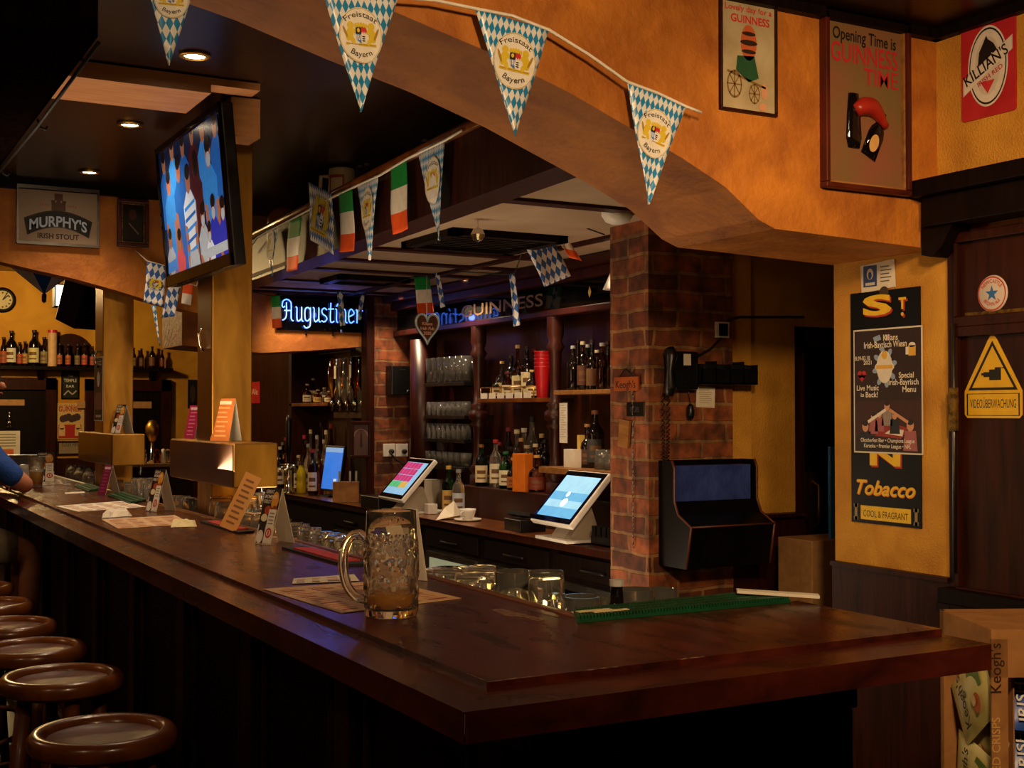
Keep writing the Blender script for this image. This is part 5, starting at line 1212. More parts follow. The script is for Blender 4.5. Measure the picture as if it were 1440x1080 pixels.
c, a, b = wallrect(FACE_Y, 3.0, 788, 573, 803, 615)
o = MB().box((-.075, -.11, 0), (.0, .09, .0015)).build('price_list', 'paper', loc=P(798, 592, X=3.285), rot=FACE_X); tag(o, 'narrow white price list pinned to the thick turned post', 'list')
m = MB()
for i in range(14): m.rect(-.065, .075-i*.012, -.012-.02*(i % 3 == 0), .079-i*.012, .002)
m.build('print', '#a89e90', o)
# ---------------------------------------------------------------- brick pier: speaker, sockets, plaque
WY = 7.6
c, a, b = wallrect(FACE_Y, WY, 542, 515, 573, 556)
t = thing('wall_speaker', 'black box loudspeaker on the far brick pier', 'speaker', c, FACE_Y)
MB().box((-a/2, -b/2, 0), (a/2, b/2, .10)).build('cabinet', 'black_plastic', t, bevel=.006)
MB().box((-.02, b*.36, .10), (.02, b*.38, .1015)).build('badge', 'steel', t); MB().lathe([(.010, .10), (.012, .103), (.008, .103)], 16, (a*.25, -b*.38, 0)).build('ring', 'steel', t)
for k, bx_ in enumerate(((538, 624, 555, 642), (556, 624, 573, 642))):
    c, a, b = wallrect(FACE_Y, WY, *bx_)
    t = thing('power_socket', ['white power socket on the brick pier, beside the framed plaque', 'white power socket on the brick pier, beside the shelf column'][k], 'socket', c, FACE_Y)
    MB().box((-a/2, -b/2, 0), (a/2, b/2, .012)).build('face_plate', 'white_plastic', t, bevel=.003)
    MB().lathe([(0, .012), (.014, .012), (.015, .04), (.006, .05), (0, .05)], 14, (a*.1, -b*.1, 0)).build('plug', 'black_plastic', t)
o = MB().tube([P(548, 635, Y=WY-.04), P(556, 645, Y=WY-.06), P(566, 652, Y=WY-.06), P(572, 660, Y=WY-.1)], .006, 6).build('cable', 'rubber_black'); tag(o, 'black cable hanging from the power sockets on the brick pier', 'cable')
t, a, b = sign('framed_plaque', 'dark framed plaque with a bottle picture on the brick pier edge', 'picture', FACE_Y, 7.56, (492, 592, 521, 644))
frame_(t, a, b, .02, .025, 'wood_dark'); MB().box((-a/2+.01, -b/2+.01, 0), (a/2-.01, b/2-.01, .01)).build('panel', mat('plaque_mauve', '#5a3f3a', '#4c3430', sc=8, rough=.5), t)
m = MB(); m.poly([(-.005, -.05), (.012, -.05), (.008, .03), (.002, .05), (-.004, .03)], .0106, 0)
for k in range(12):
    g0, g1 = PI*k/12, PI*(k+1)/12; m.poly([(.05*math.cos(g0), .02+.05*math.sin(g0)), (.05*math.cos(g1), .02+.05*math.sin(g1)), (.042*math.cos(g1), .02+.042*math.sin(g1)), (.042*math.cos(g0), .02+.042*math.sin(g0))], .0106, 1)
m.build('bottle_print', ['#231410', '#8a6a60'], t)
MB().box((-a*.3, -b/2, -.12), (a/2, b/2, 0)).build('mounting_block', 'wood_dark', t)
# ---------------------------------------------------------------- corner unit bottles, optics, beer taps
GU = 'bottles in the corner unit under the neon'
for k, (px, ty, kd, gl, lb, X) in enumerate(((432, 540, 'squat', 'glass_amber', '#d8c498', 3.34), (440, 532, 'whisky', 'spirit', '#d0bd92', 3.42), (447, 548, 'squat', 'glass_amber', '#caa860', 3.33), (456, 545, 'whisky', 'glass', '#c9b890', 3.41), (463, 550, 'squat', 'spirit', '#d8c8a0', 3.34))):
    bottle(kd, P(px, ty, X=X).z-UZ[0]-.001, .034, onx(px, X, UZ[0]+.001), '%s bottle from the beer taps on the middle board under the neon' % ORD[k], gl, '#b09868', lb, 'bottles on the middle board under the neon')
words = ['pale', 'golden', 'clear', 'amber', 'red capped', 'brown', 'clear tall', 'dark', 'silver capped', 'golden tall', 'cream labelled', 'red', 'short pale', 'clear shouldered', 'short golden', 'short clear', 'slim', 'tall brown']
for k, (px, ty, X) in enumerate(((394, 628, 3.14), (402, 615, 3.3), (423, 603, 3.40), (431, 620, 3.22), (437, 604, 3.40), (440, 632, 3.08), (446, 612, 3.28), (452, 594, 3.42), (459, 605, 3.32), (466, 596, 3.42), (398, 622, 3.44), (412, 625, 3.36), (420, 640, 3.14), (428, 612, 3.33), (434, 624, 3.15), (449, 634, 3.14), (456, 618, 3.20), (417, 612, 3.44))):
    bottle(('whisky', 'squat', 'wine')[k % 3], P(px, ty, X=X).z-.9065, .034, onx(px, X, .9065), '%s bottle from the beer taps in the crowded corner, %s' % (ORD[k], words[k]), ['glass', 'spirit', 'glass', 'glass_amber', 'glass', 'glass_brown'][k % 6] if k not in (0, 10) else 'glass_dark', ['#c8b890', '#a8242c', '#9a9a98', '#1a1410'][k % 4], ['#dccfb0', '#d8bfa0', '#c9b48a', None][k % 4], GU)
op = thing('optic_rack', 'row of upturned spirit bottles in chrome optics beside the brick pier', 'optics', (3.30, P(498, 540, X=3.30).y, 1.55))
MB().tube([(0, -.49, .0), (0, .42, .0)], .010, 8).tube([(0, -.48, .0), (0, -.48, .28), (.15, -.48, .33)], .010, 8).tube([(.0, -.40, .0), (0, -.40, .34), (.15, -.40, .38)], .010, 8).build('rail', 'chrome', op)
for k in range(6):
    y = -.36+k*.145
    b_ = MB().lathe([(0, .0), (.012, .0), (.013, .06), (.034, .12), (.036, .14), (.036, .30), (0, .31)], 14).build('upturned_bottle', ('glass_brown', 'glass_dark', 'glass_amber', 'glass', 'glass', 'spirit')[k], op, loc=(-.02, y, .02))
    MB().lathe([(0, -.07), (.012, -.065), (.017, -.03), (.017, .0), (0, .01)], 12).build('optic_measure', 'chrome', b_)
    if k % 2 == 0: MB().box((-.038, -.02, .16), (-.0365, .02, .25)).build('paper_label', '#cdbb8e', b_)
MB().box((.02, -.5, -.10), (.198, .45, -.06)).build('optic_board', 'wood_dark', op)
MB().box((.15, -.5, -.642), (.198, .45, .4)).build('back_board', 'wood_black', op)
tp = thing('beer_font', 'chrome beer font with a tall black handle in the corner', 'beer tap', onc(406, 3.0))
MB().lathe([(0, 0), (.05, 0), (.05, .012), (.028, .03), (.026, .20), (.03, .21), (0, .22)], 20).build('column', 'chrome', tp)
MB().tube([(0, -.15, .19), (0, .15, .19)], .022, 12).build('cross_tube', 'chrome', tp)
for k in range(3): MB().tube([(-.02, -.12+k*.12, .19), (-.06, -.12+k*.12, .185), (-.065, -.12+k*.12, .13)], .009, 8).build('spout', 'chrome', tp)
MB().lathe([(0, .21), (.012, .21), (.020, .36), (.022, .52), (.014, .56), (0, .565)], 14).build('tap_handle', 'black_plastic', tp)
t, a, b = sign('red_banner', 'small red sign with a pale outline on the wall behind the tap column', 'sign', FACE_X, 3.62, (352, 537, 366, 567))
MB().box((-a/2, -b/2, 0), (a/2, b/2, .004)).build('plate', 'tin_red', t); m = MB(); ring_pts = [(-a*.45, -b*.45), (a*.45, -b*.45), (a*.45, b*.45), (-a*.45, b*.45)]
ring(ring_pts, .92, 0); 
for i in range(3): m.rect(-a*.3, -b*.2+i*b*.15, a*.3, -b*.12+i*b*.15, .0046, 0)
MB().text('Ale', 0, -b*.1, b*.3, .0046, 0, width=a*.6).build('lettering', '#d8c0a8', t)
# ---------------------------------------------------------------- bar stools
def make_stool(label):
    t = thing('bar_stool', label, 'stool', (0, 0, 0), group='wooden bar stools along the bar')
    s = MB().lathe([(0, .735), (.13, .735), (.155, .745), (.160, .760), (.158, .776), (.148, .783), (.138, .780), (.128, .771), (.06, .766), (0, .765)], 40).build('seat', 'wood_stool', t)
    MB().lathe([(.1585, .748), (.1625, .758), (.1615, .775), (.152, .786), (.136, .7865), (.126, .781), (.122, .771)], 40).build('seat_rim', 'wood_rim', s, label='lighter worn rim')
    for k in range(4):
        a = PI/4+k*PI/2; ca, sa = math.cos(a), math.sin(a)
        MB().tube([(.095*ca, .095*sa, .738), (.125*ca, .125*sa, .45), (.165*ca, .165*sa, 0)], [.020, .021, .017], 10).build('leg', 'wood_stool', t)
    for k in range(4):
        a, b = PI/4+k*PI/2, PI/4+(k+1)*PI/2; z = .28+.09*(k % 2); r = .138
        MB().tube([(r*math.cos(a), r*math.sin(a), z), (r*math.cos(b), r*math.sin(b), z)], .011, 8).build('stretcher', 'wood_stool', t)
    return t
sw = ['wooden bar stool nearest the camera with a worn light rim', 'wooden bar stool second from the camera with a lit seat', 'third wooden bar stool along the bar, behind the lit one', 'fourth wooden bar stool along the bar counting from the camera', 'fifth wooden bar stool along the bar counting from the camera', 'sixth wooden bar stool, next to the seated person', 'wooden bar stool under the seated person']
spots = [(.575, 2.95, .3), (.595, 3.62, .9), (.584, 4.10, .5), (.574, 4.58, .2), (.575, 5.10, .8), (.57, 5.62, .1), (.55, 6.45, .4)]
p0 = make_stool(sw[0])
for k, (x, y, r) in enumerate(spots):
    o = p0 if k == 0 else dup(p0, sw[k]); o.location = (x, y, 0); o.rotation_euler = (0, 0, r)

# ---------------------------------------------------------------- person at the bar
def skin_mesh(name, pts, edges, m, parent=None, root=0, sub=2):
    me = bpy.data.meshes.new(name); me.from_pydata([p[:3] for p in pts], edges, []); me.update()
    o = bpy.data.objects.new(name, me); C.objects.link(o)
    md = o.modifiers.new('skin', 'SKIN'); md.use_smooth_shade = True
    sv = me.skin_vertices[0].data
    for i, p in enumerate(pts):
        r = p[3]; sv[i].radius = r if isinstance(r, tuple) else (r, r)
        sv[i].use_root = (i == root)
    s = o.modifiers.new('sub', 'SUBSURF'); s.levels = sub; s.render_levels = sub
    me.materials.append(M[m])
    if parent: o.parent = parent
    return o
pts = [(.50, 6.45, .925, (.15, .12)), (.52, 6.45, 1.05, (.14, .11)), (.58, 6.46, 1.20, (.15, .11)), (.62, 6.46, 1.36, (.13, .09)), (.64, 6.46, 1.45, .055), (.67, 6.46, 1.53, .06), (.69, 6.46, 1.61, (.085, .095)), (.69, 6.46, 1.70, (.07, .08)),
       (.64, 6.64, 1.37, .062), (.74, 6.72, 1.25, .050), (.862, 6.74, 1.157, .042), (.83, 6.90, 1.150, .036), (.80, 7.05, 1.142, .028), (.79, 7.11, 1.136, .03),
       (.64, 6.28, 1.37, .062), (.74, 6.18, 1.25, .050), (.855, 6.20, 1.158, .042), (.865, 6.38, 1.150, .036), (.86, 6.52, 1.142, .028), (.86, 6.58, 1.137, .03),
       (.56, 6.56, .89, .085), (.74, 6.60, .885, .08), (.90, 6.60, .83, .06), (.89, 6.60, .60, .05), (.86, 6.60, .40, .042), (.85, 6.60, .33, .038), (.91, 6.61, .29, .03),
       (.56, 6.34, .89, .085), (.74, 6.32, .885, .08), (.90, 6.32, .83, .06), (.89, 6.32, .60, .05), (.86, 6.32, .40, .042), (.85, 6.32, .33, .038), (.91, 6.31, .29, .03)]
edges = [(i, i+1) for i in range(7)]+[(3, 8), (8, 9), (9, 10), (10, 11), (11, 12), (12, 13), (3, 14), (14, 15), (15, 16), (16, 17), (17, 18), (18, 19), (0, 20), (20, 21), (21, 22), (22, 23), (23, 24), (24, 25), (25, 26), (0, 27), (27, 28), (28, 29), (29, 30), (30, 31), (31, 32), (32, 33)]
person = skin_mesh('person', pts, edges, 'skin')
tag(person, 'seated person in a blue shirt and tan shorts leaning on the bar', 'person')
G1 = 1.16
def sub_(ids, eds, grow, nm, m, root=0, ends={}):
    pp = []
    for i in ids:
        x, y, z, r = pts[i]; r = r if isinstance(r, tuple) else (r, r)
        pp.append((*(ends.get(i) or (x, y, z)), (r[0]*grow+.006, r[1]*grow+.006)))
    mp2 = {i: k for k, i in enumerate(ids)}
    return skin_mesh(nm, pp, [(mp2[a], mp2[b]) for a, b in eds], m, person, root)
sub_([1, 2, 3, 4, 8, 9, 10, 14, 15, 16, 0], [(0, 1), (1, 2), (2, 3), (3, 4), (3, 8), (8, 9), (9, 10), (3, 14), (14, 15), (15, 16)], 1.08, 'shirt', 'cloth_blue', 0, {4: (.635, 6.46, 1.41), 10: (.835, 6.735, 1.175), 16: (.83, 6.195, 1.175)})
sub_([0, 20, 21, 22, 27, 28, 29], [(0, 20), (20, 21), (21, 22), (0, 27), (27, 28), (28, 29)], 1.10, 'shorts', 'cloth_tan', 0, {22: (.88, 6.60, .83), 29: (.88, 6.32, .83)})
hm = MB().lathe([(0, .10), (.045, .093), (.078, .065), (.09, .025), (.088, -.01), (.08, -.03)], 20).build('hair', 'hair', person, loc=(.675, 6.46, 1.655), rot=(0, -.25, 0)); hm.scale = (1.15, .98, 1.1)
MB().lathe([(0, -.02), (.016, -.012), (.014, .01), (0, .022)], 10).build('nose', 'skin', person, loc=(.782, 6.46, 1.62), rot=(0, -.3, 0))
for s in (-1, 1):
    MB().lathe([(0, -.008), (.009, 0), (0, .008)], 10).build('eye', 'black_gloss', person, loc=(.768, 6.46+s*.032, 1.648))
    MB().lathe([(0, -.03), (.012, -.01), (.014, .015), (0, .03)], 10).build('ear', 'skin', person, loc=(.685, 6.46+s*.088, 1.625))
    b = MB(); b.box((-.05, -.045, 0), (.16, .045, .06)); b.build('shoe', 'black_plastic', person, loc=(.84, 6.46+s*.14, .243), bevel=.02)
MB().tube([(.776, 6.44, 1.585), (.781, 6.46, 1.583), (.776, 6.48, 1.585)], .005, 8).build('mouth', flat('#a0564a'), person)
for hx, hy, sg in ((.79, 7.11, 1), (.86, 6.58, 1)):
    for f in range(4):
        x = hx-.03+f*.019; L2 = (.062, .074, .070, .052)[f]
        MB().tube([(x, hy+.012, 1.132), (x, hy+.035+L2*.3, 1.130), (x+.002, hy+.035+L2*.75, 1.119), (x+.003, hy+.035+L2, 1.112)], [.0095, .009, .008, .006], 8).build('finger', 'skin', person)
    MB().tube([(hx+.03, hy-.01, 1.128), (hx+.045, hy+.02, 1.120), (hx+.042, hy+.05, 1.112)], [.011, .0095, .007], 8).build('thumb', 'skin', person)

# ---------------------------------------------------------------- television
al = math.atan2(.055, .59)
tv = thing('television', 'wall television tilted down showing a football crowd in blue shirts', 'television', (1.285, 4.92, 2.315), (PI/2+al, 0, -PI/2))
W, Hh = .955, .585
MB().box((-W/2, -Hh/2, -.045), (W/2, Hh/2, 0)).build('casing', 'black_plastic', tv, bevel=.006)
MB().box((-.10, -.12, -.075), (.14, .12, -.045)).build('wall_mount', 'iron', tv)
f = MB(); 
for x0, y0, x1, y1 in ((-W/2, -Hh/2, W/2, -Hh/2+.045), (-W/2, Hh/2-.025, W/2, Hh/2), (-W/2, -Hh/2, -W/2+.022, Hh/2), (W/2-.022, -Hh/2, W/2, Hh/2)): f.box((x0, y0, 0), (x1, y1, .012))
f.build('bezel', 'black_gloss', tv, bevel=.002)
m = MB(); a, b0, b1 = W/2-.022, -Hh/2+.045, Hh/2-.025
m.rect(-a, b0, a, b1, .003, 0)
def sh_(pts, mi, z): m.poly([(-a+2*a*min(1, max(0, u)), b0+(b1-b0)*min(1, max(0, v))) for u, v in pts], .003+z*.0003, mi)
def head_(u, v, r1, r2, z, mi):
    m.poly([(max(-a, min(a, -a+2*a*u+r1*math.cos(2*PI*k/14))), max(b0, min(b1, b0+(b1-b0)*v+r2*math.sin(2*PI*k/14)))) for k in range(14)], .003+z*.0003, mi)
def crowd(u, v, k, shirt, z, arm=True, face=4, mask=False, low=.55, lean=0):
    sh_([(u-.075*k, v-low*k), (u-.085*k, v-.16*k), (u-.03*k, v-.07*k), (u+.03*k, v-.07*k), (u+.085*k, v-.16*k), (u+.075*k, v-low*k)], shirt, z)
    if arm:
        sh_([(u+.055*k, v-.30*k), (u+.09*k, v-.28*k), (u+.07*k+lean, v-.62*k), (u+.035*k+lean, v-.60*k)], face, z+.5); sh_([(u-.085*k, v-.28*k), (u-.05*k, v-.30*k), (u-.03*k+lean, v-.60*k), (u-.07*k+lean, v-.58*k)], face, z+.5)
    head_(u, v, .030*k, .048*k, z+.7, face); head_(u, v+.055*k, .032*k, .028*k, z+.9, 5)
    if mask: head_(u, v-.035*k, .024*k, .024*k, z+1.1, 6)
for k_, (u, v, k, c_) in enumerate(((.08, .90, .95, 2), (.24, .96, 1.0, 1), (.42, .93, .95, 2), (.58, .97, .9, 9), (.74, .95, 1.05, 1), (.92, .92, .95, 2))): crowd(u, v, k, c_, 1+k_*.02, False)
for k_, (u, v, k, c_, f_) in enumerate(((.14, .72, 1.05, 1, 4), (.32, .78, 1.1, 2, 4), (.60, .74, 1.0, 9, 5), (.80, .76, 1.2, 1, 4))): crowd(u, v, k, c_, 4+k_*.02, True, f_, k_ == 3, .8, .02)
crowd(.47, .66, 1.15, 3, 8, True, 4, False, .95)
for i in range(5): sh_([(.385, .46-i*.085), (.555, .50-i*.085), (.555, .475-i*.085), (.385, .43-i*.085)], 2 if i % 2 else 1, 9.2)
sh_([(.40, 0), (.42, .12), (.54, .12), (.57, 0)], 6, 9.3)
for k_, (u, v, k, c_) in enumerate(((.10, .28, .85, 6), (.26, .24, .9, 8), (.66, .34, .95, 6), (.82, .36, .95, 7), (.95, .32, .9, 7), (.74, .20, .8, 3))): crowd(u, v, k, c_, 11+k_*.02, k_ % 2 == 0, 4, k_ > 1, .6)
sh_([(.02, .02), (.03, .10), (.20, .12), (.20, .03)], 1, 14); sh_([(.66, .02), (.68, .09), (.99, .10), (.99, .03)], 6, 14)
cols = ['#0c1a38', '#2a74c4', '#1c54a4', '#a8b8cc', '#8a5a44', '#140d0c', '#8a98a8', '#1c2aa0', '#a84450', '#3c141c']
m.build('screen', [flat(c_, .25, emit=True, es=.34) for c_ in cols], tv)

# ---------------------------------------------------------------- pennants and flags
def emblem(w, h, arms_only=False):
    m = MB()
    if not arms_only:
        m.ell(0, 0, w/2, h/2, 0, 0, 36); 
        for k in range(36):
            m.poly([(r*w/2*math.cos(2*PI*j/36), r*h/2*math.sin(2*PI*j/36)) for r, j in ((.985, k), (.985, k+1), (.95, k+1), (.95, k))], .0003, 7)
    k = w/.1; z = .0005
    for s in (-1, 1):
        m.ell(s*.026*k, .002*k, .0085*k, .017*k, z, 1, 14, rot=s*.3); m.ell(s*.024*k, .020*k, .008*k, .008*k, z, 1, 12); m.ell(s*.016*k, .008*k, .007*k, .004*k, z, 1, 10, rot=s*.7); m.ell(s*.020*k, -.012*k, .005*k, .010*k, z, 1, 10, rot=-s*.4); m.ell(s*.036*k, .004*k, .003*k, .015*k, z, 2, 10, rot=-s*.4)
    z = .0008
    m.poly([(-.013*k, .016*k), (0, .016*k), (0, .002*k), (-.013*k, .002*k)], z, 3); m.poly([(0, .016*k), (.013*k, .016*k), (.013*k, .002*k), (0, .002*k)], z, 4)
    for i in range(3): m.poly([(i*.0044*k, .002*k), (i*.0044*k+.0022*k, .008*k), (i*.0044*k+.0044*k, .002*k)], z+.0002, 0)
    m.ell(-.0065*k, .010*k, .0035*k, .0048*k, z+.0002, 1, 8)
    m.poly([(-.013*k, .002*k), (0, .002*k), (0, -.018*k), (-.010*k, -.011*k)], z, 5); m.poly([(0, .002*k), (.013*k, .002*k), (.010*k, -.011*k), (0, -.018*k)], z, 0)
    for i in range(3): m.poly([(-.012*k+i*.004*k, .0), (-.010*k+i*.004*k, .001), (-.008*k+i*.004*k, -.011*k), (-.010*k+i*.004*k, -.011*k)], z+.0002, 0)
    for i in range(3): m.ell(.0055*k, -.003*k-i*.0045*k, .004*k, .0016*k, z+.0002, 3, 8)
    for i in range(5): m.ell((-.012+i*.006)*k, (.0225-.0006*abs(i-2)**2)*k, .0032*k, .0055*k, z, 1, 8)
    m.rect(-.014*k, .0165*k, .014*k, .0195*k, z, 2)
    m.poly([(-.036*k, -.017*k), (.036*k, -.017*k), (.036*k, -.023*k), (-.036*k, -.023*k)], z, 1); m.poly([(-.034*k, -.019*k), (.034*k, -.019*k), (.034*k, -.021*k), (-.034*k, -.021*k)], z+.0002, 2)
    if not arms_only:
        m.text('Freistaat', 0, h*.325, .0125*k, .0006, 6, bold=.003, width=w*.74, warp=arc(w*.52))
        m.text('Bayern', 0, -h*.385, .0125*k, .0006, 6, bold=.003, width=w*.56, warp=lambda u, v: ((w*.52-v)*math.sin(u/(w*.52)), -(w*.52-v)*math.cos(u/(w*.52))+w*.52))
    return m
EMC = ['#e8e2d6', '#d9bd2c', '#a8841c', '#14120f', '#c8262c', '#3a78c8', '#2a2624', '#c8b27a']
def cloth(tl, tr, tip_pts, nu, nv, curl, seed, axis):
    pass
def pennant(parent, TL, TR, TIP, nrm, mat_name, emb=True, seed=0, square=False, bands=None, curl=.005):
    """a flag in its own frame: local x along its top edge, local z towards the viewer"""
    TL, TR, TIP = Vector(TL), Vector(TR), Vector(TIP)
    o_ = (TL+TR)/2; ux = (TR-TL).normalized(); uz = Vector(nrm).normalized(); uz = (uz-ux*uz.dot(ux)).normalized(); uy = uz.cross(ux)
    Mx = Matrix((ux, uy, uz)).transposed().to_4x4(); Mx.translation = o_
    w_ = (TR-TL).length; tip = Mx.inverted() @ TIP; hh = -tip.y; rnd = random.Random(seed); ph = rnd.random()*6
    NU, NV = 8, 14; m = MB(); vs = []
    def zf(u, v): return curl*math.sin(ph+u*5+v*3.2)*v+curl*.6*math.sin(ph*2+v*6)*v
    for j in range(NV+1):
        v = j/NV; s = 1 if square else 1-v*.985
        for i in range(NU+1):
            u = i/NU-.5
            z = zf(u, v)
            vs.append((u*w_*s+tip.x*v, -hh*v, z))
    fs = [(j*(NU+1)+i, (j+1)*(NU+1)+i, (j+1)*(NU+1)+i+1, j*(NU+1)+i+1) for j in range(NV) for i in range(NU)]
    m.add(vs, fs, 0, True)
    if bands: m.m = [min(len(bands)-1, int(len(bands)*j/NV)) for j in range(NV) for i in range(NU)]
    o = m.build('pennant' if not square else 'flag', bands or [mat_name], parent)
    o.matrix_local = Mx
    so = o.modifiers.new('thickness', 'SOLIDIFY'); so.thickness = .0008
    if emb:
        e = emblem(w_*.56, w_*.68) if not square else emblem(w_*.9, w_*.9, True)
        oy_ = -hh*.36 if not square else -hh*.5; ox_ = tip.x*(.36 if not square else .5)
        def onc_(x, y, z):
            v = min(1, max(0, -(y+oy_)/hh)); sc2 = 1 if square else max(.05, 1-v*.985)
            return (x+ox_, y+oy_, z+.0042+zf((x+ox_-tip.x*v)/(w_*sc2), v))
        e.v = [onc_(*p) for p in e.v]
        e.build('emblem', EMC, o)
    return o
def string(parent, pts, r, m='flag_white', nm='string'): return MB().tube(pts, r, 6).build(nm, m, parent)
g1 = thing('bunting', 'string of blue and white lozenge pennants hung across the orange beam', 'bunting', (0, 0, 0))
NY = (0, -1, 0)
Yg = 2.70
def q2(p, dy=0): return P(p[0], p[1], Y=Yg+dy)
for k, (a_, b_, c_) in enumerate((((196, -62), (284, -50), (235, 95)), ((452, -16), (560, -4), (502, 160)), ((668, 12), (772, 42), (720, 194)), ((882, 115), (965, 150), (905, 289)))):
    pennant(g1, q2(a_), q2(b_), q2(c_, .02), NY, 'lozenge', True, k)
string(g1, [q2(p, -.002) for p in ((60, -120), (196, -62), (284, -50), (370, -40), (452, -16), (560, -4), (610, 0), (668, 12), (720, 22), (772, 42), (830, 78), (882, 115), (925, 131), (965, 150), (986, 158))], .0042)
# bunting along the canopy rail
def rail(px, py, d=-.035):
    X = 2.0
    for _ in range(8): X = ex(P(px, py, X=X).y)+d
    return P(px, py, X=X)
g2 = thing('bunting', 'mixed string of tricolour and blue white pennants along the canopy rail', 'bunting', (0, 0, 0))
NX = (-1, 0, 0); IR = ['flag_green', 'flag_white', 'flag_orange']
pennant(g2, rail(374, 324), rail(391, 318), rail(382, 388), NX, 'lozenge', True, 11)
pennant(g2, rail(407, 310), rail(424, 305), rail(410, 381), NX, None, False, 12, True, IR)
pennant(g2, rail(434, 256), rail(466, 272), rail(455, 348), NX, 'lozenge_big', True, 13, True)
pennant(g2, rail(476, 270), rail(495, 265), rail(489, 354), NX, None, False, 14, True, IR)
pennant(g2, rail(502, 260), rail(532, 247), rail(519, 366), NX, 'lozenge', True, 15)
pennant(g2, rail(549, 235), rail(571, 224), rail(563, 326), NX, None, False, 16, True, IR)
pennant(g2, rail(588, 216), rail(625, 197), rail(617, 338), NX, 'lozenge', True, 17)
string(g2, [rail(*p) for p in ((346, 356), (362, 334), (390, 319), (434, 296), (470, 276), (500, 262), (535, 246), (575, 222), (625, 198), (650, 183))], .005)
# bunting over the back counter
g3 = thing('bunting', 'loose string of small flags over the back counter before the neon', 'bunting', (0, 0, 0))
def yb_(p, Y): return P(p[0], p[1], Y=Y)
tops = []
for k, (a_, b_, c_, Y, md) in enumerate((((381, 416), (394, 415), (390, 461), 7.1, 'I'), ((474, 410), (482, 409), (482, 458), 7.0, 'B'), ((507, 414), (513, 414), (505, 450), 7.0, 'B'), ((582, 389), (604, 388), (599, 441), 6.3, 'I'), ((611, 382), (617, 380), (623, 432), 6.2, 'B'), ((716, 386), (724, 384), (727, 458), 5.3, 'B'), ((738, 345), (775, 330), (784, 396), 4.9, 'B'), ((770, 314), (787, 319), (810, 365), 4.7, 'I'))):
    pennant(g3, yb_(a_, Y), yb_(b_, Y), yb_(c_, Y), NY, 'lozenge_big', False, 30+k, True, IR if md == 'I' else None, .006)
    tops += [yb_(a_, Y-.002), yb_(b_, Y-.002)]
string(g3, [P(330, 405, Y=7.2)]+tops+[P(800, 312, Y=4.5), P(850, 330, Y=4.3)], .003, 'rubber_black')
g4 = thing('bunting', 'crumpled blue white and red flags hanging under the television', 'bunting', (0, 0, 0))
pennant(g4, yb_((207, 367), 6.6), yb_((234, 374), 6.6), yb_((216, 428), 6.6), NY, 'lozenge_big', True, 50, True)
pennant(g4, yb_((238, 398), 6.6), yb_((256, 396), 6.6), yb_((236, 446), 6.6), NY, 'lozenge_big', False, 51, True)
pennant(g4, yb_((258, 397), 6.6), yb_((272, 400), 6.6), yb_((262, 428), 6.6), NY, None, False, 52, True, ['flag_orange', 'flag_white'])
pennant(g4, yb_((213, 430), 6.58), yb_((219, 430), 6.58), yb_((225, 486), 6.58), NY, 'lozenge', False, 53)
string(g4, [yb_((190, 352), 6.72), yb_((207, 367), 6.6), yb_((234, 374), 6.6), yb_((256, 396), 6.6), yb_((276, 402), 6.6), yb_((285, 380), 6.72)], .003)
# gingerbread heart
c, a, b = wallrect(FACE_Y, 6.25, 583, 440, 617, 486)
t = thing('gingerbread_heart', 'large gingerbread heart with white icing hanging from the canopy', 'heart', c, FACE_Y)
hp = []
for k in range(48):
    u = 2*PI*k/48; hp.append((16*math.sin(u)**3/32*a, (13*math.cos(u)-5*math.cos(2*u)-2*math.cos(3*u)-math.cos(4*u)+2.5)/30*b))
MB().prism(hp, -.008, .008).build('biscuit', 'gingerbread', t, bevel=.003)
MB().tube([(x*.94, y*.94, .010) for x, y in hp], .006, 6, closed=True).build('icing_border', mat('icing', '#b8ccd8', '#a4bac8', sc=30, rough=.4), t)
for i, s in enumerate(('Kilians', 'Irish Pub', '2020')): MB().text(s, 0, .022-i*.026, .017, .0095, 0, bold=.01).build('icing_lettering', '#d8a890', t)
MB().tube([(0, b*.32, 0), (0, b*.5, .0), (0, 2.25-c.z, 0)], .002, 5).build('ribbon', 'flag_white', t)
bb = MB(); q = P(672, 330, Z=2.19); bb.lathe([(0, -.03), (.018, -.022), (.028, 0), (.018, .022), (0, .03)], 14, smooth=False).tube([(0, 0, .03), (0, 0, 2.25-q.z)], .0015, 4)
tag(bb.build('glass_bauble', 'chrome', loc=q), 'small shiny glass bauble hanging in front of the nearer vent', 'bauble')
q = P(868, 300, Z=2.245); tag(MB().lathe([(.06, 0.005), (.06, -.012), (.045, -.035), (.02, -.045), (0, -.046)], 24).build('smoke_detector', 'white_plastic', loc=(q.x, q.y, 2.248)), 'round cream smoke detector on the canopy beside the beam', 'detector')
q = P(863, 398, X=3.17); t = thing('shelf_lamp_and_fill', 'small cream cone lamp at the end of the carved cornice', 'lamp', q, (0, 0, -YAW))
MB().lathe([(0, .05), (.015, .05), (.05, -.03), (.046, -.03), (.012, .044), (0, .044)], 20).build('lamp_shade', 'white_plastic', t); MB().tube([(0, 0, .05), (0, .02, .09), (0.03, .10, .10)], .006, 6).build('arm', 'iron', t)
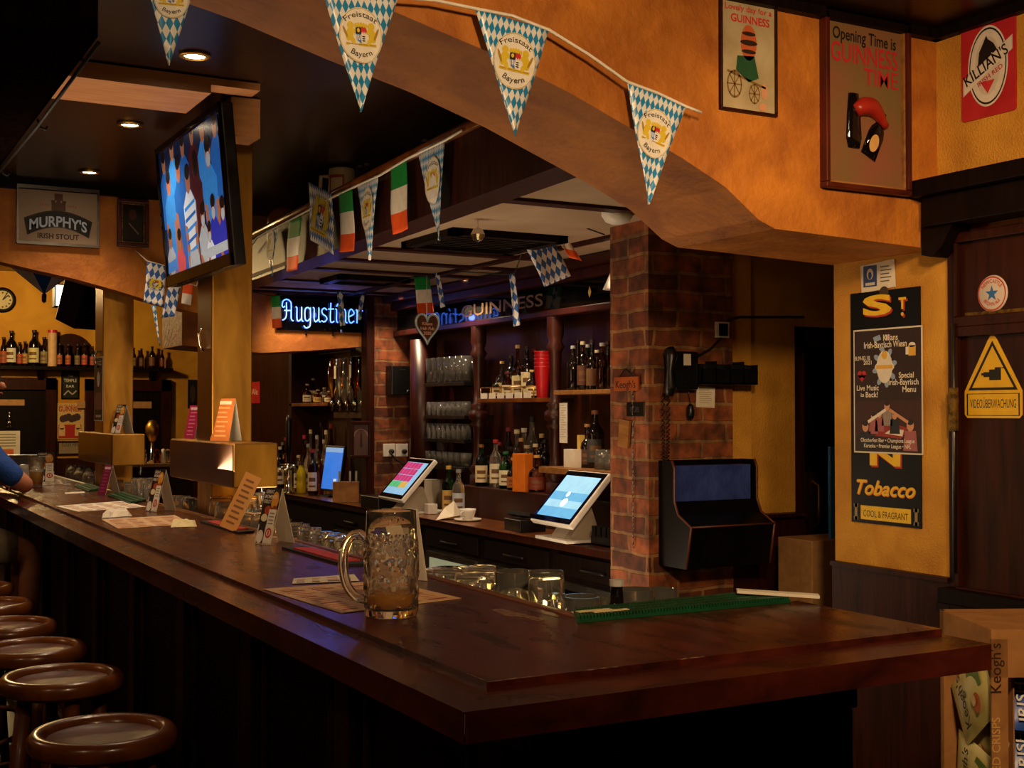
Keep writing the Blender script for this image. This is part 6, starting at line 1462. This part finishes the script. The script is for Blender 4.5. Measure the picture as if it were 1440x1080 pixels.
# things standing on the canopy
def ctop(px, dx=.13):
    X = 2.1
    for _ in range(8): X = ex(P(px, 250, X=X).y)+dx
    return Vector((X, P(px, 250, X=X).y, 2.461))
q = ctop(481, .10); t = thing('stoneware_stein', 'cream stoneware mug with a red framed picture on top of the canopy', 'stein', q, (0, 0, -YAW))
MB().lathe([(0, 0), (.064, 0), (.066, .02), (.062, .175), (.060, .185), (.056, .185), (.057, .02), (0, .015)], 28).build('mug_body', mat('stoneware', '#b09a7c', '#9c876a', sc=6, rough=.3), t)
MB().tube([(-.06, 0, .15), (-.10, 0, .15), (-.105, 0, .07), (-.06, 0, .05)], .010, 8).build('handle', 'stoneware', t)
m = MB()
for k in range(8):
    g0, g1_ = -PI/2-.9+k*.15, -PI/2-.9+(k+1)*.15; q_ = .0665
    for mi, z0, z1, e in ((0, .02, .15, 0), (1, .035, .135, .0006)):
        if mi == 1 and k in (0, 7): continue
        m.add([((q_+e)*math.cos(g0), (q_+e)*math.sin(g0), z0), ((q_+e)*math.cos(g1_), (q_+e)*math.sin(g1_), z0), ((q_+e)*math.cos(g1_), (q_+e)*math.sin(g1_), z1), ((q_+e)*math.cos(g0), (q_+e)*math.sin(g0), z1)], [(0, 1, 2, 3)], mi, True)
m.build('picture_panel', ['#8a3020', '#b59a74'], t)
q = ctop(398, .12); t = thing('ribbed_ball', 'brown ribbed wooden ball at the far end of the canopy top', 'ball', q)
m = MB()
NS = 48; vs = []; fs = []
for i in range(17):
    th = PI*i/16
    for j in range(NS): r = .088*(1-.07*abs(math.sin(6*2*PI*j/NS/2))); vs.append((r*math.sin(th)*math.cos(2*PI*j/NS), r*math.sin(th)*math.sin(2*PI*j/NS), .085-.085*math.cos(th)))
for i in range(16):
    for j in range(NS): fs.append((i*NS+j, i*NS+(j+1) % NS, (i+1)*NS+(j+1) % NS, (i+1)*NS+j))
m.add(vs, fs, 0, True).build('ball', 'wood_rim', t)
for k, (px, h, wd) in enumerate(((506, .17, 'short'), (516, .19, 'second'), (598, .19, 'third'))):
    bottle(('squat', 'whisky', 'wine')[k], h, .034, ctop(px, .12+.05*k), 'dark dusty bottle on top of the canopy, %s' % ('nearest the cream mug', 'behind the round kettle', 'close to the plaster beam')[k], 'glass_dark', '#3a2a20', None)
q = ctop(540, .20); t = thing('copper_kettle', 'dark copper kettle with white dotted rim on top of the canopy', 'kettle', q)
MB().lathe([(0, 0), (.07, 0), (.085, .04), (.075, .085), (.04, .105), (.03, .11), (0, .112)], 24).build('kettle_body', 'iron', t)
MB().tube([(-.05, 0, .10), (-.04, 0, .15), (.04, 0, .15), (.05, 0, .10)], .006, 8).build('handle', 'iron', t); MB().lathe([(0, .11), (.01, .112), (.012, .122), (0, .128)], 12).build('lid_knob', 'chrome', t)
q = ctop(578, .24); t = thing('carved_figure', 'dark red carved figure sitting on top of the canopy', 'figurine', q)
MB().lathe([(0, 0), (.07, 0), (.078, .03), (.07, .085), (.045, .115), (.024, .125), (.036, .145), (.034, .172), (.018, .19), (0, .192)], 20).build('figure_body', mat('carved_red', '#4a150f', '#2c0c08', sc=12, rough=.35), t)
for s in (-1, 1): MB().tube([(.0, s*.06, .10), (-.05, s*.07, .06), (-.08, s*.03, .05)], [.02, .017, .013], 8).build('arm', 'carved_red', t)

# ---------------------------------------------------------------- crisp display box
q = P(1394, 900, X=2.15)
t = thing('display_box', 'brown cardboard display box of crisp packets behind the bar end', 'box', (2.15, 1.835, 0), (0, 0, math.radians(-25.5)))
BH = 1.045
m = MB()
m.box((0, 0, .55), (.035, .006, BH-.02)).box((0, 0, BH-.10), (.40, .006, BH)).box((0, 0, 0), (.40, .006, .56)).box((.37, 0, .5), (.40, .006, BH))
m.box((0, .006, BH-.06), (.006, .27, BH)).box((0, .0, 0), (.006, .27, .62)).box((0, .25, .6), (.006, .27, BH))
m.box((.064, .04, .556), (.067, .264, BH-.006)).box((0, .264, 0), (.40, .27, BH)).box((.394, 0, 0), (.40, .27, BH)).box((.006, .006, BH-.006), (.394, .264, BH)).box((.006, .006, .55), (.394, .264, .556))
m.build('carton', 'cardboard', t)
MB().text('HAND COOKED CRISPS', 0, -.01, .018, 0, 0, bold=.005, rot=PI/2, T=Matrix(((1, 0, 0, .017), (0, 0, -1, -.0008), (0, 1, 0, .74), (0, 0, 0, 1)))).build('lettering', '#d8a860', t)
MB().text("Keogh's", 0, 0, .024, 0, 0, bold=.008, rot=PI/2, T=Matrix(((1, 0, 0, .020), (0, 0, -1, -.0008), (0, 1, 0, .965), (0, 0, 0, 1)))).build('lettering', '#3a2010', t)
def packet(label, M4, c1, c2, words, ink):
    w_, h_ = (.145, .20) if c2 else (.12, .155); t_ = thing('crisp_packet', label, 'crisp packet', group=None); t_.matrix_world = M4
    m = MB(); N, K = 8, 10; vs = []
    for sg in (1, -1):
        for j in range(K+1):
            for i in range(N+1):
                u, v = i/N, j/K; d = .014*(math.sin(PI*u)**.6)*(math.sin(PI*v)**.6)
                vs.append(((u-.5)*w_, (v-.5)*h_, sg*d))
    n_ = (N+1)*(K+1)
    f1 = [(j*(N+1)+i, j*(N+1)+i+1, (j+1)*(N+1)+i+1, (j+1)*(N+1)+i) for j in range(K) for i in range(N)]
    m.add(vs, f1+[tuple(n_+k for k in f)[::-1] for f in f1], 0, True)
    m.build('packet', c1, t_)
    m = MB(); z = .0165
    if c2: m.poly([(.0, -.075), (.052, -.075), (.056, -.02), (.03, -.005), (.0, -.02)], z-.006, 0); m.ell(-.028, -.038, .022, .020, z-.002, 1, 16); m.ell(-.02, -.03, .012, .012, z+.0004, 2, 16)
    else: m.ell(.03, -.05, .03, .035, z-.002, 1, 16); m.ell(.045, -.04, .02, .02, z+.0004, 2, 14)
    m.build('print', [c2 or '#2b4fa8', '#b8602c', '#d8bc8c'], t_)
    for i, s in enumerate(words): MB().text(s, 0, (.012 if c2 else .050)-i*.026, .030 if c2 else .022, z-(.001 if c2 else .004), 0, bold=.012, width=.115 if c2 else .085).build('lettering', ink, t_)
    return t_
Mb = Matrix.Translation(t.location) @ Matrix.Rotation(math.radians(-25.5), 4, 'Z')
FX4 = Matrix.Rotation(-PI/2, 4, 'Z') @ Matrix.Rotation(PI/2, 4, 'X'); FY4 = Matrix.Rotation(PI/2, 4, 'X')
mat('packet_cream', '#d9cb86', '#cdbd74', sc=9, rough=.3); mat('packet_blue', '#1f4fb0', '#1a439a', sc=9, rough=.3)
for k, (y, z, r, xx, lb) in enumerate(((.135, .70, 1.45, .024, 'cream crisp packet with green corner at the bottom of the box opening'), (.145, .795, 1.0, .048, 'cream crisp packet half hidden between the other two in the box'), (.13, .875, 2.2, .018, 'steeply tilted cream crisp packet at the top of the display box'))):
    packet(lb, Mb @ Matrix.Translation((xx, y, z)) @ FX4 @ Matrix.Rotation(r, 4, 'Z'), 'packet_cream', '#5f7a2c', ("Keogh's",), '#3a2414')
for k, z in enumerate((.655, .765, .87)):
    packet(['blue crisp packet, lowest of the stack in the box', 'blue crisp packet, middle of the stack in the box', 'blue crisp packet, topmost of the stack in the box'][k], Mb @ Matrix.Translation((.150, .062, z)) @ FY4 @ Matrix.Rotation(-.55, 4, 'X') @ Matrix.Rotation(1.45, 4, 'Z'), 'packet_blue', None, ('IRISH', 'CRISPS'), '#e8e4dc')

# ---------------------------------------------------------------- the back room seen under the arch
FYW = 13.5
def far(px, py, dy=0): return P(px, py, Y=FYW-dy)
for n_, (x0, x1, yt) in ((2, (-60, 78, 530)), (3, (119, 239, 533))):
    a_ = far(x0, yt); b_ = far(x1, yt)
    d = thing('door_%d' % n_, ['dark panelled door below the bottle shelf by the clock', 'dark door behind the farther tap column'][n_-2], 'door', (a_.x, FYW-.06, 0), kind='structure')
    wd = b_.x-a_.x
    MB().box((0, 0, 0), (.10, .06, a_.z)).box((wd-.10, 0, 0), (wd, .06, a_.z)).box((0, 0, a_.z-.12), (wd, .06, a_.z)).build('door_frame', 'wood_dark', d)
    m = MB().box((.10, .03, 0), (wd-.10, .06, a_.z-.12)); m.build('door_leaf', 'wood_black', d)
    if n_ == 2: pb = MB().box((wd-.75, .02, a_.z-.28), (wd-.30, .03, a_.z-.22)).build('letter_strip', 'card', d)
    else: MB().box((wd-.95, .02, a_.z-.30), (wd-.20, .03, a_.z-.23)).build('letter_strip', 'card', d)
sa, sb = far(-70, 513, .12), far(242, 513, .12)
t = thing('wall_shelf', 'long dark wall shelf of bottles in the back room', 'shelf', (0, FYW-.18, sa.z))
MB().box((sa.x, 0, -.035), (sb.x, .18, 0)).build('shelf_board', 'wood_black', t)
for px in (58, 150, 216): q = far(px, 515, .1); MB().prism([(.18, -.035), (.18, -.20), (.02, -.035)], q.x-.025, q.x+.025, T=TX).build('bracket', 'wood_black', t)
SHZ = sa.z+.001
for k, (px, ty, kd, gl, lb, wd) in enumerate(((5, 474, 'beer', 'glass_brown', '#a04a2c', 'reddish'), (16, 465, 'wine', 'glass_dark', '#c9c4b0', 'giant black wine-like'), (27.5, 481, 'beer', 'glass_brown', '#a8402c', 'small brown'), (35, 480, 'beer', 'glass_brown', '#b08040', 'small slim brown'), (48, 464, 'wine', 'glass_dark', '#c8bc80', 'giant black with cream label'), (62, 474, 'beer', 'glass_brown', '#8a7a50', 'brown with oval label'), (84, 483, 'beer', 'glass_brown', '#b05a34', 'brown with orange label'), (96, 484, 'beer', 'glass_brown', '#b8583a', 'brown with salmon label'), (109, 484, 'beer', 'glass_brown', '#7a6a48', 'brown with dull label'), (119, 483, 'beer', 'glass_brown', '#c0503a', 'brown with red label'), (130, 487, 'beer', 'glass_brown', '#a84834', 'brown next to the tap column'), (188, 489, 'beer', 'glass_brown', '#8a7040', 'brown just past the tap column'), (199, 490, 'beer', 'glass_brown', '#5a3a24', 'dim brown'), (214, 487, 'wine', 'glass_dark', '#6a4026', 'dim wide dark'), (228, 492, 'beer', 'glass_brown', '#7a2c20', 'dim reddish'))):
    q = far(px, 513, .09); h = far(px, ty, .09).z-SHZ
    bottle(kd, h, h*(.15 if kd == 'wine' else .125), (q.x, FYW-.09, SHZ), '%s bottle, %s from the clock on the back room shelf' % (wd, ORD[k]), gl, '#2a1a10', lb, 'bottles on the back room shelf')
q = far(73.5, 513, .09); h = far(72, 464, .09).z-SHZ
t = thing('bottle_tube', 'pale cardboard bottle tube with red lid on the back room shelf', 'tube', (q.x, FYW-.09, SHZ))
MB().cyl(.045, 0, h*.92, 18).build('tube', 'paper_menu', t); MB().cyl(.047, h*.92, h, 18).build('lid', 'tin_red', t)
q = far(100, 513, .06); t = thing('wall_arch_ornament', 'dark round-topped wooden board behind the brown beer bottles', 'ornament', (q.x, FYW-.015, SHZ))
MB().prism([(.27*math.cos(PI*k/20), .38*math.sin(PI*k/20)*.9) for k in range(21)], -.015, .0, T=Matrix.Rotation(PI/2, 4, 'X') @ Matrix.Translation((0, 0, 0))).build('board', 'wood_dark', t)
c, a, b = wallrect(FACE_Y, FYW, -16, 402, 22, 442)
t = thing('wall_clock', 'round wall clock with a dark frame at the edge of the picture', 'clock', (c.x, FYW, c.z), FACE_Y)
MB().lathe([(0, 0), (a/2, 0), (a/2, .03), (a/2-.02, .045), (a/2-.035, .03), (0, .03)], 36).build('clock_case', 'wood_black', t)
MB().lathe([(0, .031), (a/2-.034, .031)], 36).build('dial', mat('dial', '#c9b98c', '#b8a878', sc=10, rough=.5), t)
m = MB()
for k in range(12): u = PI*k/6; m.ell((a/2-.055)*math.sin(u), (a/2-.055)*math.cos(u), .009, .009, .032, 0, 8)
m.build('hour_mark', '#3a2a1c', t)
m = MB(); m.stroke([(0, 0), (.055, .05)], .012, .034, 0); m.stroke([(0, 0), (.05, .085)], .008, .034, 0); m.build('hands', '#14100c', t)
for box_, nm, lab, base, ops in (((86, 522, 111, 561), 'tin_sign', 'small black tin sign with pale lettering above the cream poster', '#14120f', 'tb'), ((78, 567, 118, 617), 'poster', 'cream poster with red lettering and two figures by the far door', '#c9a468', 'po'), ((80, 620, 118, 640), 'framed_notice', 'small framed notice under the cream poster', '#8a7a60', 'fr'), ((264, 534, 277, 574), 'tin_sign', 'small dark sign on the far wall behind the nearer tap column', '#141210', 'x')):
    t, a, b = sign(nm, lab, 'sign' if nm == 'tin_sign' else nm.split('_')[-1], FACE_Y, FYW, box_)
    MB().box((-a/2, -b/2, 0), (a/2, b/2, .012)).build('plate', flat(base, .5), t); z = .0135
    if ops == 'tb':
        for s, y, h in (('THE', .13, .05), ('TEMPLE', .05, .075), ('BAR', -.04, .065)): MB().text(s, 0, y*b*2.2, h*b*1.5, z, 0, bold=.01, width=a*(.3, .72, .45)[int(h*1000) % 5 // 2 if False else ('THE', 'TEMPLE', 'BAR').index(s)]).build('lettering', '#c8bfa8', t)
        MB().stroke([(-a*.35, -b*.36), (-a*.12, -b*.2), (a*.12, -b*.34), (a*.35, -b*.2)], .012, z, 0).build('ornament', '#a8a088', t); frame_(t, a, b, .012, .016, 'wood_black')
    if ops == 'po':
        MB().text('70 YEARS OF', 0, b*.38, .03, z, 0, width=a*.8).build('lettering', '#a02c24', t); MB().text('GUINNESS', 0, b*.27, .05, z, 0, bold=.02, width=a*.8).build('lettering', '#a02c24', t)
        m = MB(); m.rect(-a*.40, -b*.48, a*.40, -b*.10, z, 0)
        for i in range(6): m.ell(-a*.25+i*a*.1, b*.06+.01*(i % 3), a*.12, b*.10, z+.0006*(i+1), 1, 14)
        for s in (-1, 1): m.rect(s*a*.28-.03, -b*.42, s*a*.28+.03, -b*.2, z+.004, 2); m.ell(s*a*.28, -b*.16, .028, .03, z+.004, 2, 12)
        m.build('artwork', ['#a8241c', '#3c2a28', '#cfa878'], t)
    if ops == 'fr':
        frame_(t, a, b, .018, .018, 'wood_dark'); MB().text('YOUR PINT', 0, b*.1, .05, z, 0, width=a*.7).build('lettering', '#3a3026', t)
    if ops == 'x': MB().ell(0, 0, a*.3, b*.3, z, 0).build('emblem', '#3c2c1c', t)
t, a, b = sign('door_notice', 'white paper notice with an orange square on the far door', 'notice', FACE_Y, FYW-.03, (-8, 606, 28, 646))
MB().box((-a/2, -b/2, 0), (a/2, b/2, .002)).build('sheet', 'paper', t); m = MB(); m.rect(-.04, -b*.42, .06, -b*.14, .003, 0); m.build('print', '#c8642c', t)
for i in range(5): MB().rect(-a*.32, b*(.36-i*.1), a*.34, b*(.39-i*.1), .003).build('text_line', '#6a645c', t)
t, a, b = sign('door_figure', 'small silver figure fixed on the far door above the notice', 'figure', FACE_Y, FYW-.03, (10, 580, 16, 602))
m = MB(); m.ell(0, b*.42, .018, .024, .004, 0, 12); MB().tube([(0, b*.36, .012), (0, b*.05, .012)], .018, 8).tube([(0, b*.05, .012), (-.02, -b*.45, .012)], .012, 8).tube([(0, b*.05, .012), (.02, -b*.45, .012)], .012, 8).tube([(-.03, 0, .012), (0, b*.3, .012), (.03, 0, .012)], .008, 8).lathe([(0, -.03), (.022, 0), (0, .03)], 10, (0, b*.44, .012)).build('silver_body', 'chrome', t)
# parasol cloth, floodlight and projector box under the far ceiling
for nm_, c_ in (('thin_blue', '#2a56b0'), ('thin_white', '#e0d8cc')):
    mat(nm_, c_, sc=20, rough=.8); nt = M[nm_].node_tree; tr = nt.nodes.new('ShaderNodeBsdfTranslucent'); tr.inputs[0].default_value = lin(c_); ms = nt.nodes.new('ShaderNodeMixShader'); ms.inputs[0].default_value = .6
    nt.links.new(nt.nodes['Principled BSDF'].outputs[0], ms.inputs[1]); nt.links.new(tr.outputs[0], ms.inputs[2]); nt.links.new(ms.outputs[0], nt.nodes['Material Output'].inputs[0])
ap = P(62, 414, Y=7.45)
t = thing('hanging_parasol', 'blue and white parasol cloth hung point down under the far arch', 'parasol', ap)
for k in range(8):
    a0_, a1_ = 2*PI*k/8+.2, 2*PI*(k+1)/8+.2; R_ = .46
    MB().add([(0, 0, 0), (R_*.5*math.cos(a0_), R_*.5*math.sin(a0_), .18), (R_*math.cos(a0_), R_*math.sin(a0_), .40), (R_*math.cos(a1_), R_*math.sin(a1_), .40), (R_*.5*math.cos(a1_), R_*.5*math.sin(a1_), .18)], [(0, 1, 4), (1, 2, 3, 4)]).build('cloth_panel', 'thin_blue' if k % 2 else 'thin_white', t)
MB().lathe([(0, -.05), (.012, -.04), (.014, 0), (0, .01)], 10).tube([(0, 0, 0), (0, 0, 2.9-ap.z)], .008, 6).build('pole', 'wood_dark', t)
q = P(93, 416, Y=11.2)
t = thing('floodlight', 'bright floodlight shining on the yellow back room wall', 'light', q, (0, 0, 0))
MB().box((-.10, -.02, -.10), (.10, .10, .10)).build('housing', 'iron', t, bevel=.006); MB().box((-.085, -.024, -.085), (.085, -.02, .085)).build('lamp_glass', 'flood', t); MB().tube([(0, .05, .10), (0, .05, 2.9-q.z)], .012, 6).build('hanging_rod', 'iron', t)
q = P(120, 428, Y=10.2)
t = thing('ceiling_loudspeaker', 'dark box loudspeaker hung under the arch beside the floodlight', 'speaker', q, (.35, 0, .5))
MB().box((-.15, -.12, -.17), (.15, .12, .17)).build('cabinet', 'wood_black', t, bevel=.008); MB().lathe([(0, -.122), (.09, -.122), (.10, -.128), (.0, -.124)], 20, T=Matrix.Rotation(0, 4, 'X')).build('cone', 'iron', t, rot=(0, 0, 0))
MB().tube([(0, .0, .17), (0, 0, 2.9-q.z+.1)], .012, 6).build('hanging_rod', 'iron', t)
# far side table with small things
q = P(212, 652, Y=11.4)
t = thing('side_counter', 'small pale counter behind the farther tap column', 'counter', (q.x, 11.4, 0))
MB().box((-.32, 0, q.z-.03), (.40, .4, q.z)).build('worktop', 'card', t); MB().box((-.30, .02, 0), (.38, .38, q.z-.03)).build('cupboard', 'wood_dark', t)
for k, px in enumerate((196, 203, 222, 231, 237)):
    qq = P(px, 650, Y=11.45); o = MB().lathe([(0, 0), (.03, 0), (.026, .07), (.018, .10), (.02, .12), (0, .13)], 12).build('condiment_bottle', ['glass', 'glass', 'glass_amber', 'white_plastic', 'glass'][k], loc=(qq.x, 11.48, q.z+.001)); tag(o, '%s small condiment bottle on the pale side counter from the tap column' % ORD[k], 'bottle', 'condiments on the side counter')
qq = P(214, 650, Y=11.6); t = thing('golden_tap', 'golden beer tap head on the pale side counter', 'beer tap', (qq.x, 11.6, q.z+.001))
MB().lathe([(0, 0), (.04, 0), (.02, .03), (.015, .20), (0, .2)], 14).build('stem', 'chrome', t); MB().lathe([(0, .18), (.03, .2), (.06, .27), (.06, .33), (.03, .38), (0, .385)], 16).build('tap_head', 'brass', t)
